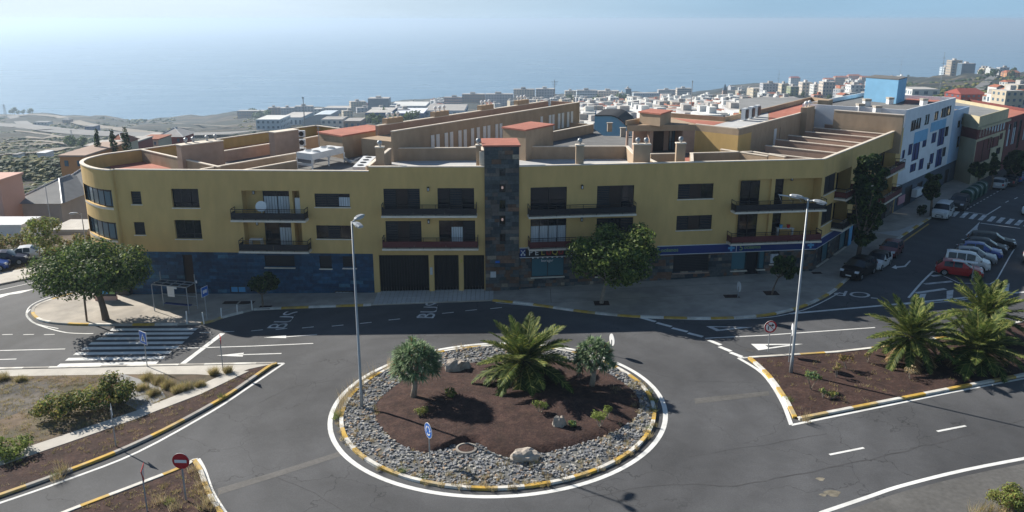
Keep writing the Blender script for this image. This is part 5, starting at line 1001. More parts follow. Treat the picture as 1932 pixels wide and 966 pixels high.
# pale blue hall with a barrel roof
p0, p1 = at_Y(1121, 258, 205), at_Y(1182, 258, 205); zt0, zt1 = at_Y(1121, 219, 205).z, at_Y(1178, 240, 205).z
t_ = thing('barrel_roof_hall', 'pale blue hall with a black curved roof behind the courtyard', 'building', (p0.x, 205, p0.z - 8)); m_ = MB(); n_ = 10; prof = []
for k in range(n_ + 1): t = k / n_; prof.append((p0.x + (p1.x - p0.x) * t, zt0 - (zt0 - zt1) * max(0, (t - .45) / .55) ** 2))
vs = [(x, 205, p0.z - 8) for x, z in prof] + [(x, 205, z) for x, z in prof]; m_.add(vs, [(k, k + 1, n_ + 2 + k, n_ + 1 + k) for k in range(n_)]); m_.quad((p0.x, 205, p0.z - 8), (p0.x, 205, zt0), (p0.x * 235 / 205 + .4, 235, zt0), (p0.x * 235 / 205 + .4, 235, p0.z - 8)); m_.build('wall', 'sky_blue_wall', t_)
m_ = MB(); m_.add([(x, 204.7, z + .3) for x, z in prof] + [(x + 4, 219, z + .3) for x, z in prof] + [(x, 204.7, z + .02) for x, z in prof], [(k, k + 1, n_ + 2 + k, n_ + 1 + k) for k in range(n_)] + [(2 * n_ + 2 + k, 2 * n_ + 3 + k, k + 1, k) for k in range(n_)]); m_.build('roof', 'black_roof', t_)

# ------------------------------------------------------------------ town, far blocks and halls
TC = {'white': (.66, .66, .64), 'cream': (.58, .50, .38), 'grey': (.47, .47, .49), 'brown': (.38, .28, .23), 'pink': (.60, .38, .32), 'blue': (.035, .10, .26), 'pale': (.54, .61, .67), 'glass': (.10, .16, .22), 'orange': (.55, .27, .12), 'red': (.30, .075, .06), 'green': (.30, .33, .2), 'tan': (.46, .38, .29), 'beige': (.62, .54, .46)}
for k, v in TC.items(): M('town_' + k, v, .9, .06, .3)
M('tile_roof', (.36, .13, .075), .9, .15, 1.5, rnd=.15); M('town_roof', (.42, .40, .38), .9, .12, .5, rnd=.2); M('town_glass', (.035, .045, .06), .4, 0)
def far_block(x0, x1, yt, yb, col, label, floors=None, dep=14., rot=0., name='distant_building', roof='town_roof', bays=None, cat='building', group=None, balc=False, pitched=False, Y=None):
    p = T((x0 + x1) / 2, yb) if Y is None else at_Y((x0 + x1) / 2, yb, Y); Yd = p.y; w = (at_Y(x1, yb, Yd) - at_Y(x0, yb, Yd)).x; h = at_Y((x0 + x1) / 2, yt, Yd).z - p.z
    t_ = thing(name, label, cat, p, rot, group); m_ = MB(); m_.frame_box((-w / 2, 0, -4), (w, 0, 0), (0, dep, 0), (0, 0, h + 4)); m_.build('wall', 'town_' + col, t_, local=True)
    m_ = MB()
    if pitched: m_.add([(-w / 2 - .4, -.4, h + .02), (w / 2 + .4, -.4, h + .02), (w / 2 + .4, dep + .4, h + .02), (-w / 2 - .4, dep + .4, h + .02), (-w / 2 + w * .12, dep / 2, h + min(3, dep * .2)), (w / 2 - w * .12, dep / 2, h + min(3, dep * .2))], [(0, 1, 5, 4), (2, 3, 4, 5), (1, 2, 5), (3, 0, 4), (0, 3, 2, 1)])
    else:
        m_.frame_box((-w / 2 + .3, .3, h + .01), (w - .6, 0, 0), (0, dep - .6, 0), (0, 0, .25))
        if h > 12: m_.frame_box((-w * .15, dep * .3, h + .26), (w * .22, 0, 0), (0, dep * .4, 0), (0, 0, 2.4))
    m_.build('roof', roof, t_, local=True)
    fl = floors or max(1, int(h / 3.1)); nb = bays or max(2, int(w / 3.4)); fh = h / fl
    if fl * nb <= 160:
        wm = None
        for i in range(fl):
            for j in range(nb):
                bw_ = w / nb; m_ = MB(); ww = bw_ * (.8 if balc else .42); x_ = -w / 2 + bw_ * (j + .5); z_ = fh * i + fh * .3
                if (x1 - x0) / nb < 5:
                    if wm is None: wm = MB()
                    wm.frame_box((x_ - ww / 2, -.12, z_), (ww, 0, 0), (0, .1, 0), (0, 0, fh * .45))
                else: m_.frame_box((x_ - ww / 2, -.12, z_), (ww, 0, 0), (0, .1, 0), (0, 0, fh * .45)); m_.build('window', 'town_glass', t_, local=True)
        if wm: wm.build('windows_far', 'town_glass', t_, local=True, kind='stuff')
        m_ = MB(); ns = max(1, int(dep / 4))
        for i in range(fl):
            for j in range(ns):
                for sx in (-1, 1): m_.frame_box((sx * w / 2 - (.1 if sx < 0 else 0), dep * (j + .35) / ns, fh * i + fh * .3), (.1, 0, 0), (0, dep / ns * .35, 0), (0, 0, fh * .45))
        m_.build('side_windows', 'town_glass', t_, local=True, kind='stuff')
    return t_
FBS = [
 (448, 505, 209.5, 221, 'brown', 'long low brown block alone at the left end of the coast row', {}),
 (508, 530, 203.5, 222, 'brown', 'brown coast block just right of the long low one', dict(rot=.3)), (531, 556, 204, 223, 'grey', 'grey coast block with a cream end, left of the mast', dict(rot=.2)), (558, 592, 201, 221, 'grey', 'wide grey coast block behind the tall mast', dict(rot=.2)),
 (592, 607, 206, 221, 'white', 'pair of small white blocks above the barrel hall', {}), (611, 664, 204, 216, 'grey', 'long grey roofed hall in front of the coast', dict(dep=30)),
 (663, 692, 192, 214, 'cream', 'pale slanted block left of the blue glass tower', dict(rot=.35)), (695, 734, 186, 212, 'glass', 'blue grey glass office tower on the industrial estate', dict(dep=22, balc=True, bays=6)),
 (690, 738, 213, 234, 'blue', 'deep blue low office box below the glass tower', dict(dep=40, balc=True)), (739, 800, 214, 226, 'blue', 'blue hall with a bright white roof', dict(dep=45, roof='white_wall', floors=1, bays=3)),
 (800, 877, 209, 221, 'pale', 'wide flat pale warehouse right of the white roofed hall', dict(dep=60, floors=1, bays=6)), (735, 804, 200, 210, 'grey', 'striped roof warehouse behind the white roofed hall', dict(dep=60, roof='town_white', floors=1, bays=8)),
 (484, 530, 226, 245, 'pale', 'pale blue workshop hall at the left of the industrial roofs', dict(dep=30, floors=2, roof='town_white')), (530, 571, 222, 240, 'pale', 'grey blue workshop hall below the mast', dict(dep=40, floors=1)), (606, 648, 226, 246, 'white', 'white box building with a stepped top behind the red roofed box', dict(dep=18, floors=2)), (649, 682, 229, 246, 'brown', 'brown low block right of the white box building', dict(dep=18, floors=1)),
 (838, 879, 184, 203, 'pink', 'pink striped apartment block on the coast', dict(balc=True)), (872, 915, 178, 203, 'brown', 'dark brown apartment block right of the pink one', {}), (916, 968, 178, 203, 'grey', 'long grey apartment block in the middle of the coast row', {}), (969, 1009, 169, 200, 'beige', 'taller beige apartments in the coast row', {}), (1011, 1047, 168, 198, 'grey', 'tallest grey apartments above the attic wing end', {}),
 (1066, 1087, 172, 194, 'cream', 'cream apartments right of the tall antenna', {}), (1088, 1127, 171, 196, 'pale', 'long pale apartments right of the cream ones', dict(balc=True)), (1128, 1168, 172, 195, 'beige', 'beige apartments left of the dark tower', {}), (1169, 1180, 176, 195, 'grey', 'grey slab beside the dark tower', {}), (1180, 1190, 168, 195, 'glass', 'narrow dark tower in the coast row', dict(floors=6)),
 (1192, 1213, 184, 208, 'white', 'white block with two roof sheds in the white houses', dict(rot=.25)), (1214, 1244, 189, 211, 'white', 'white block with a dark side in the white houses', dict(rot=.3)), (1242, 1276, 170, 184, 'grey', 'dark grey left wing of the hotel by the sea', {}), (1277, 1304, 167, 184, 'beige', 'beige right wing of the hotel by the sea', dict(balc=True)), (1195, 1242, 176, 187, 'pale', 'pale row left of the hotel', {}), (1248, 1267, 179, 193, 'pink', 'pink corner block below the hotel', {}),
 (1272, 1375, 215, 230, 'cream', 'long terrace of cream houses with one red roof', dict(roof='tile_roof', dep=10, floors=2, bays=16, pitched=True)),
 (1438, 1473, 158, 184, 'grey', 'grey block with dark red roof edge left of the beige towers', {}), (1473, 1487, 159, 185, 'cream', 'first cream tower of the beige group', {}), (1490, 1506, 164, 186, 'green', 'greenish low tower beside the cream one', {}), (1512, 1532, 156, 182, 'beige', 'beige double tower in the middle of the group', {}), (1534, 1549, 160, 182, 'white', 'white tower right of the beige double tower', {}), (1551, 1574, 155, 182, 'beige', 'beige and grey tower before the red roofed house', {}), (1584, 1602, 167, 185, 'tan', 'tan house with a red roof beside the blue cube', dict(roof='tile_roof', pitched=True)), (1603, 1627, 161, 186, 'white', 'white L shaped block touching the blue cube', {}),
 (1420, 1437, 167, 186, 'cream', 'cream low house at the left of the tower group', {}), (1491, 1509, 147, 161, 'white', 'white tower house with a red hat roof', dict(roof='town_red', pitched=True)),
 (1792, 1812, 114, 143, 'tan', 'tall stone coloured core of the hilltop office tower', dict(dep=16, floors=6, bays=2)), (1812.5, 1838, 120, 141, 'glass', 'glazed right wing of the hilltop office tower', dict(dep=14, balc=True, floors=4, bays=3)), (1779, 1791.5, 127, 145, 'pale', 'stepped left wing of the hilltop office tower', dict(balc=True, floors=4, bays=2)),
 (1720, 1772, 169, 182, 'white', 'white warehouse with a ribbed roof behind the blue building', dict(dep=25, floors=1, bays=3)), (1808, 1861, 178, 200, 'red', 'brick red house with arched balconies beyond the blue building', dict(rot=.15, floors=3, bays=5, roof='town_red', pitched=True)), (1901, 1960, 184, 203, 'white', 'white shed at the right edge of the hillside', dict(dep=20, floors=1, bays=3)), (1899, 1924, 137, 144, 'orange', 'orange villa on the hilltop right', dict(roof='tile_roof', floors=2, pitched=True)),
 (1625, 1645, 146, 155, 'cream', 'cream villa with a tiled roof on the ridge', dict(roof='tile_roof', pitched=True)), (1575, 1600, 146, 157, 'tan', 'tan villa left of the cream villa on the ridge', dict(roof='tile_roof', pitched=True)), (1600, 1624, 143, 155, 'pink', 'salmon villa between the tan and cream ones', dict(roof='tile_roof', pitched=True)), (1555, 1574, 150, 160, 'white', 'white ridge house left of the villas', dict(roof='tile_roof', pitched=True))]
for x0, x1, yt, yb, col, lab, kw in FBS: far_block(x0, x1, yt, yb, col, lab, **kw)
p = T(1366, 190); t_ = thing('church_tower', 'dark pointed church spire above the white houses', 'church', p); hh = at_Y(1366, 158, p.y).z - p.z; m_ = MB(); m_.box((0, 0, hh * .3 - 2), (5, 5, hh * .6 + 4)); m_.build('wall', 'town_brown', t_, local=True); m_ = MB(); m_.lathe((0, 0, hh * .6), [(3.4, .01), (.15, hh * .4)], 8); m_.build('spire', 'town_glass', t_, local=True)
# barrel hall of the industrial estate
p = T(598, 240); wd = (at_Y(625, 240, p.y) - at_Y(571, 240, p.y)).x; hh = at_Y(598, 216, p.y).z - p.z; t_ = thing('barrel_hall', 'grey barrel roofed hall in front of the mast', 'building', p); m_ = MB(); pr = [(-wd / 2 + wd * k / 10, hh * (.35 + .65 * sin(min(1, k / 6) * pi / 2))) for k in range(11)]
m_.add([(x, 0, -4) for x, z in pr] + [(x, 0, z) for x, z in pr], [(k, k + 1, 12 + k, 11 + k) for k in range(10)]); m_.quad((wd / 2, 0, -4), (wd / 2, 30, -4), (wd / 2, 30, hh), (wd / 2, 0, hh)); m_.build('wall', 'town_grey', t_, local=True); m_ = MB(); m_.add([(x, -.4, z + .1) for x, z in pr] + [(x, 30, z + .1) for x, z in pr], [(k, k + 1, 12 + k, 11 + k) for k in range(10)]); m_.build('roof', 'town_pale', t_, local=True)
# the mass of small town houses: prototypes copied, each house its own
def proto(col, w, d, h, roof, pitched, fl):
    t_ = thing('town_house', 'x', 'house'); m_ = MB(); m_.frame_box((-w / 2, -d / 2, -3), (w, 0, 0), (0, d, 0), (0, 0, h + 3)); m_.build('wall', col, t_, local=True); m_ = MB()
    if pitched: m_.add([(-w / 2 - .3, -d / 2 - .3, h + .01), (w / 2 + .3, -d / 2 - .3, h + .01), (w / 2 + .3, d / 2 + .3, h + .01), (-w / 2 - .3, d / 2 + .3, h + .01), (-w / 2 + 1, 0, h + 1.6), (w / 2 - 1, 0, h + 1.6)], [(0, 1, 5, 4), (2, 3, 4, 5), (1, 2, 5), (3, 0, 4), (0, 3, 2, 1)])
    else:
        m_.frame_box((-w / 2 + .2, -d / 2 + .2, h + .01), (w - .4, 0, 0), (0, d - .4, 0), (0, 0, .12)); m_.frame_box((w * .1, 0, h + .14), (w * .3, 0, 0), (0, d * .35, 0), (0, 0, 2.2))
    m_.build('roof', roof, t_, local=True); m_ = MB()
    for i in range(fl):
        for j in range(3): m_.frame_box((-w / 2 + w * (j + .3) / 3, -d / 2 - .06, h / fl * i + .9), (w * .13, 0, 0), (0, .1, 0), (0, 0, 1.3)); m_.frame_box((w / 2 - .04, -d / 2 + d * (j + .3) / 3, h / fl * i + .9), (.1, 0, 0), (0, d * .13, 0), (0, 0, 1.3)); m_.frame_box((-w / 2 - .06, -d / 2 + d * (j + .3) / 3, h / fl * i + .9), (.1, 0, 0), (0, d * .13, 0), (0, 0, 1.3))
    m_.build('windows_far', 'town_glass', t_, local=True, kind='stuff'); return t_
KINDS = [('small white flat roofed house in the town below', 'white flat roofed town houses', proto('town_white', 9, 9, 6.3, 'town_roof', False, 2)), ('small white house with a tiled roof in the town below', 'white tiled town houses', proto('town_white', 10, 8, 5.6, 'tile_roof', True, 2)), ('cream three storey house in the town below', 'cream town houses', proto('town_cream', 10, 10, 9, 'town_roof', False, 3)), ('pink flat roofed house in the town below', 'pink town houses', proto('town_pink', 9, 8, 6.2, 'tile_roof', False, 2)), ('grey three storey block in the town below', 'grey town blocks', proto('town_grey', 14, 10, 9.2, 'town_roof', False, 3)), ('white three storey house in the town below', 'tall white town houses', proto('town_white', 9, 11, 9, 'town_white', False, 3)), ('dark red house in the town below', 'dark red town houses', proto('town_red', 9, 9, 6, 'tile_roof', True, 2))]
g = random.Random(21); used = set(); spots = []
ZONES = [(800, 'on the industrial estate'), (1100, 'below the coast apartments'), (1195, 'above the pale blue barrel hall'), (1275, 'above the porch stair box'), (1409, 'behind the long red roofed terrace'), (1561, 'around the beige tower group'), (1701, 'by the blue cube and the ridge villas'), (1e9, 'on the hillside at the right edge')]
def region(n, x0, x1, y0f, y1f, wts, mind):
    k = tries = 0
    while k < n and tries < n * 14:
        tries += 1; x = g.uniform(x0, x1); y = g.uniform(y0f(x), y1f(x)); p = T(x, y)
        if any((p - q).length < mind for q in spots): continue
        spots.append(p); k += 1; i = g.choices(range(7), wts)[0]; lab, grp, pr = KINDS[i]
        c_ = pr if i not in used else copy_tree(pr); used.add(i); c_.location = p; c_.rotation_euler.z = g.choice((0, pi / 2)) + g.uniform(-.35, .1) + .3; zn = next(q[1] for q in ZONES if x < q[0]); c_['label'] = lab.replace('in the town below', zn); c_['group'] = grp + ' ' + zn; c_.scale = (1, 1, 1)
region(165, 1100, 1405, lambda x: 196 - .02 * (x - 1100), lambda x: 262, [6, 5, 2, 2, 1, 5, 1.2], 11)
region(30, 1380, 1640, lambda x: 172 - .05 * (x - 1380), lambda x: 215, [4, 4, 3, 2, 2, 3, 1], 13)
region(60, 800, 1100, lambda x: 190, lambda x: 205, [2, 1, 3, 1, 3, 2, .5], 14)
region(14, 640, 800, lambda x: 197, lambda x: 225, [2, 1, 2, 1, 3, 2, .5], 16)
region(22, 1560, 1700, lambda x: 153, lambda x: 172, [4, 5, 2, 2, 1, 3, 1], 12)
region(9, 1870, 1932, lambda x: 165, lambda x: 205, [3, 3, 2, 2, 2, 2, 2], 13)
region(7, 1850, 1932, lambda x: 137.5, lambda x: 141, [3, 3, 2, 2, 1, 2, 1], 12)
m_ = MB(); k = 0
while k < 420:
    x = g.uniform(1095, 1420); p = T(x, g.uniform(193, 250)); w, d, h = g.uniform(5, 11), g.uniform(5, 10), g.choice((3.2, 3.2, 6, 6, 8.5)); an = g.uniform(-.2, .5); c_ = g.choices((0, 1, 2, 3, 4), (6, 2, 1, 1, 1))[0]; k += 1
    m_.box((p.x, p.y, p.z + h / 2 - 1), (w, d, h + 2), an, c_); m_.box((p.x, p.y, p.z + h + .08), (w * .94, d * .94, .12), an, g.choice((5, 6, 6)))
    for q in (-.25, .25): m_.box((p.x + w * q * cos(an) + d * .505 * sin(an), p.y + w * q * sin(an) - d * .505 * cos(an), p.z + h * .55), (w * .16, .1, 1.2), an, 7)
m_.build('town_house_mass', ['town_white', 'town_cream', 'town_pink', 'town_grey', 'town_tan', 'tile_roof', 'town_roof', 'town_glass'], kind='stuff')
for i, k in enumerate(KINDS):
    if i not in used: k[2].location = T(1300, 200 + i); k[2]['label'] = k[0]; k[2]['group'] = k[1]
# left: dry hills, motorway, houses below the street
def tstrip(px, w, mat, name, lift=.6, sm=4):
    P = smooth_pts([T(x, y) for x, y in px], sm); m_ = MB(); L_ = []; R_ = []
    for i, p in enumerate(P):
        d = P[min(i + 1, len(P) - 1)] - P[max(i - 1, 0)]; n = Vector((-d.y, d.x, 0)).normalized() * w / 2; L_.append(p + n + Vector((0, 0, lift))); R_.append(p - n + Vector((0, 0, lift)))
    n_ = len(P); m_.add(L_ + R_, [(i, n_ + i, n_ + i + 1, i + 1) for i in range(n_ - 1)]); return m_.build(name, mat, None, kind='structure')
M('far_road', (.19, .185, .18), .9, .08, .1); M('far_track', (.22, .19, .155), .9, .1, .1)
tstrip([(-60, 236), (40, 241), (110, 250), (200, 257), (290, 259), (400, 258), (470, 255)], 26, 'far_road', 'motorway', 2.2); tstrip([(22, 221), (35, 229), (55, 243), (85, 249)], 15, 'far_road', 'slip_road', 2.4); tstrip([(22, 221), (70, 219), (110, 222), (160, 237), (215, 246), (290, 257)], 17, 'far_track', 'slip_road', 2.2); tstrip([(-60, 219), (20, 219), (90, 217)], 14, 'far_track', 'slip_road', 2.)
tstrip([(-60, 299), (20, 294), (85, 289), (110, 283), (140, 280)], 9, 'far_track', 'dirt_track', .8); tstrip([(-60, 264), (20, 258), (80, 263), (110, 256)], 6, 'far_track', 'dirt_track', .9); tstrip([(1740, 193), (1800, 184), (1835, 178), (1852, 164), (1868, 150), (1880, 143)], 9, 'far_road', 'hill_road', .9); tstrip([(1733, 149), (1780, 148), (1840, 141.5), (1862, 140.5)], 10, 'far_track', 'dirt_track', 1.5)
def near_house(x0, x1, yt, yb, Y, col, dep, label, roof='roof_grey', hip=True, rot=0., floors=1, bays=2, wins=True):
    p = at_Y((x0 + x1) / 2, yb, Y); w = (at_Y(x1, yb, Y) - at_Y(x0, yb, Y)).x; h = at_Y((x0 + x1) / 2, yt, Y).z - p.z; t_ = thing('house', label, 'house', p, rot); m_ = MB(); m_.frame_box((-w / 2, 0, -4), (w, 0, 0), (0, dep, 0), (0, 0, h + 4)); m_.build('wall', col, t_, local=True); m_ = MB(); o = .5
    if hip: m_.add([(-w / 2 - o, -o, h), (w / 2 + o, -o, h), (w / 2 + o, dep + o, h), (-w / 2 - o, dep + o, h), (0, dep * .42, h + 2.1), (0, dep * .62, h + 2.1)], [(0, 1, 4), (1, 2, 5, 4), (2, 3, 5), (3, 0, 4, 5), (0, 3, 2, 1)])
    else: m_.frame_box((-w / 2 - .2, -.2, h + .003), (w + .4, 0, 0), (0, dep + .4, 0), (0, 0, .3))
    m_.build('roof', roof, t_, local=True)
    if hip: m_ = MB(); m_.tube([(-w / 2 - o, -o, h + .05), (0, dep * .42, h + 2.16)], .09, 5); m_.tube([(w / 2 + o, -o, h + .05), (0, dep * .42, h + 2.16)], .09, 5); m_.tube([(0, dep * .42, h + 2.16), (0, dep * .62, h + 2.16)], .09, 5); m_.build('roof_ridge', 'white_metal', t_, local=True)
    if wins:
        for i in range(floors):
            for j in range(bays):
                m_ = MB(); m_.frame_box((-w / 2 + w * (j + .35) / bays, -.08, h / floors * (i + .35)), (w / bays * .3, 0, 0), (0, .06, 0), (0, 0, h / floors * .4)); f_ = m_.build('window', 'town_glass', t_, local=True)
    return t_
M('shed_wall', (.52, .45, .40), .9, .08, .8)
near_house(33, 122, 383, 436, 108, 'shed_wall', 15, 'grey hip roofed house with a blank wall below the left street', wins=False)
near_house(122, 170, 352, 420, 116, 'town_tan', 10, 'tan gabled house between the hip roofed house and the rounded corner', wins=False); near_house(120, 168, 296, 350, 140, 'town_orange', 16, 'ochre orange house with a brown roof terrace behind the rounded corner', roof='town_brown', hip=False, floors=2, bays=2)
near_house(-60, 9, 343, 405, 104, 'town_pink', 5, 'salmon two storey house cut by the left edge', hip=False, floors=2, bays=2, roof='town_pink')
near_house(-40, 45, 428, 462, 96, 'white_wall', 4, 'long white container shed below the street on the left', hip=False, roof='white_metal', wins=False); near_house(100, 168, 437, 466, 97, 'shed_wall', 5, 'grey shed with a flat white roof beside the slim tree', hip=False, roof='path_concrete', wins=False)
for k, (x0, x1, yt, yb, Y, col) in enumerate(((162, 200, 277, 292, 190, 'red'), (200, 232, 272, 288, 205, 'cream'), (233, 262, 268, 284, 215, 'red'), (262, 300, 264, 278, 230, 'cream'), (300, 345, 258, 272, 240, 'red'), (205, 226, 266, 276, 250, 'tan'), (270, 290, 259, 268, 270, 'orange'))):
    near_house(x0, x1, yt, yb, Y, 'town_' + col, 9, ['dark red', 'cream', 'brick red', 'pale cream', 'wide dark red', 'small tan', 'small orange'][k] + ' house top in the row beyond the rounded roof terrace', hip=k % 3 == 1, roof='tile_roof' if k % 2 else 'town_roof', bays=3)
near_house(71, 86, 290, 296, 262, 'white_wall', 5, 'lone white van like shed on the dirt track', hip=False, roof='white_metal', wins=False); near_house(25, 34, 293, 298, 262, 'town_pale', 4, 'small pale shed on the dirt track', hip=False, wins=False)
near_house(160, 178, 239, 245, 800, 'town_blue', 12, 'dark blue hall beside the motorway', hip=False, bays=3); near_house(118, 130, 226, 233, 1100, 'town_brown', 12, 'small brown house by the slip road', bays=2); near_house(64, 90, 231, 236, 1000, 'town_white', 12, 'low white house on the slope left of the slip road', hip=False, bays=4)
for pts_, w_ in (([(0, 246), (60, 252), (120, 262)], 5), ([(10, 270), (70, 268), (130, 275)], 4), ([(200, 243), (250, 250), (330, 254)], 6), ([(240, 236), (300, 240), (360, 243)], 5), ([(300, 232), (360, 236), (430, 240)], 5), ([(90, 226), (140, 228), (170, 232)], 5), ([(0, 281), (60, 277), (120, 272)], 4)): tstrip(pts_, w_, 'far_track', 'dirt_track', 1.1)
# pylon, hill masts
def pylon(x, yb, yt, label):
    p = T(x, yb); h = at_Y(x, yt, p.y).z - p.z; t_ = thing('pylon', label, 'pylon', p); m_ = MB(); b = h * .09
    for sx in (-1, 1):
        for sy in (-1, 1): m_.tube([(sx * b, sy * b, 0), (sx * b * .2, sy * b * .2, h)], h * .012, 4)
    for q in (.2, .4, .6): m_.tube([(-b * (1 - q), 0, h * q), (b * (1 - q), 0, h * (q + .15))], h * .009, 4); m_.tube([(b * (1 - q), 0, h * q), (-b * (1 - q), 0, h * (q + .15))], h * .009, 4)
    m_.build('lattice', 'galvanised', t_, local=True); m_ = MB()
    for q in (.7, .82, .94): m_.tube([(-h * .16, 0, h * q), (h * .16, 0, h * q)], h * .01, 4)
    m_.build('cross_arm', 'galvanised', t_, local=True)
pylon(11, 222, 197, 'lattice power pylon at the left on the coast'); pylon(136, 262, 245, 'small lattice pylon before the motorway')
for x, yb, yt, lb, w in ((1773, 170, 98, 'tall thin mast in front of the hilltop office tower', .35), (1697, 152, 108, 'mast with aerials above the blue cube', .3), (1891, 145, 126, 'short mast on the hilltop right of the road', .4), (1466, 186, 132, 'slim mast over the beige towers', .22)):
    p = T(x, yb); h = at_Y(x, yt, p.y).z - p.z; t_ = thing('radio_mast', lb, 'mast', p); m_ = MB(); m_.tube([(0, 0, -1), (0, 0, h)], [w, w * .5], 6); m_.build('pole', 'galvanised', t_, local=True); m_ = MB(); m_.tube([(-h * .06, 0, h * .7), (h * .06, 0, h * .7)], w * .5, 5); m_.tube([(-h * .04, 0, h * .84), (h * .04, 0, h * .84)], w * .5, 5); m_.build('aerial', 'galvanised', t_, local=True)

# ------------------------------------------------------------------ cars
def interp(tab, x):
    if x >= tab[0][0]: return tab[0][1]
    for a, b in zip(tab, tab[1:]):
        if x >= b[0]: return a[1] + (b[1] - a[1]) * (x - a[0]) / (b[0] - a[0])
    return tab[-1][1]
CARS = {  # length, width, roof line (x, z) front to back, shoulder, windscreen (x0, x1), side windows, rear window
 'hatch': (4.0, 1.72, [(2.0, .52), (1.97, .70), (1.85, .80), (1.05, 1.0), (.30, 1.42), (-.2, 1.49), (-1.1, 1.45), (-1.45, 1.38), (-1.9, .98), (-1.98, .6)], .93, (1.0, .28), [(.22, -.48), (-.55, -1.3)], (-1.45, -1.88)),
 'wagon': (4.5, 1.80, [(2.25, .54), (2.22, .74), (2.1, .84), (1.15, 1.02), (.35, 1.46), (-.2, 1.53), (-1.5, 1.50), (-1.85, 1.42), (-2.15, 1.0), (-2.23, .6)], .97, (1.1, .33), [(.28, -.5), (-.57, -1.25), (-1.33, -1.75)], (-1.86, -2.14)),
 'sedan': (4.5, 1.78, [(2.25, .5), (2.22, .68), (2.05, .8), (1.0, .98), (.25, 1.38), (-.2, 1.44), (-.9, 1.41), (-1.65, 1.02), (-2.1, .98), (-2.22, .7)], .92, (.96, .24), [(.18, -.45), (-.52, -1.15)], (-.92, -1.62)),
 'suv': (4.6, 1.88, [(2.3, .6), (2.27, .85), (2.1, .98), (1.15, 1.12), (.45, 1.6), (-.1, 1.70), (-1.5, 1.66), (-1.9, 1.56), (-2.2, 1.1), (-2.27, .65)], 1.08, (1.1, .43), [(.38, -.45), (-.52, -1.25), (-1.33, -1.8)], (-1.9, -2.2)),
 'van': (4.4, 1.82, [(2.2, .55), (2.17, .86), (2.02, .98), (1.45, 1.16), (.75, 1.72), (.2, 1.83), (-1.7, 1.82), (-2.05, 1.76), (-2.15, 1.1), (-2.19, .6)], 1.1, (1.42, .74), [(.7, -.12), (-.2, -1.0), (-1.08, -1.85)], (-2.05, -2.16))}
CARPROTO = {}
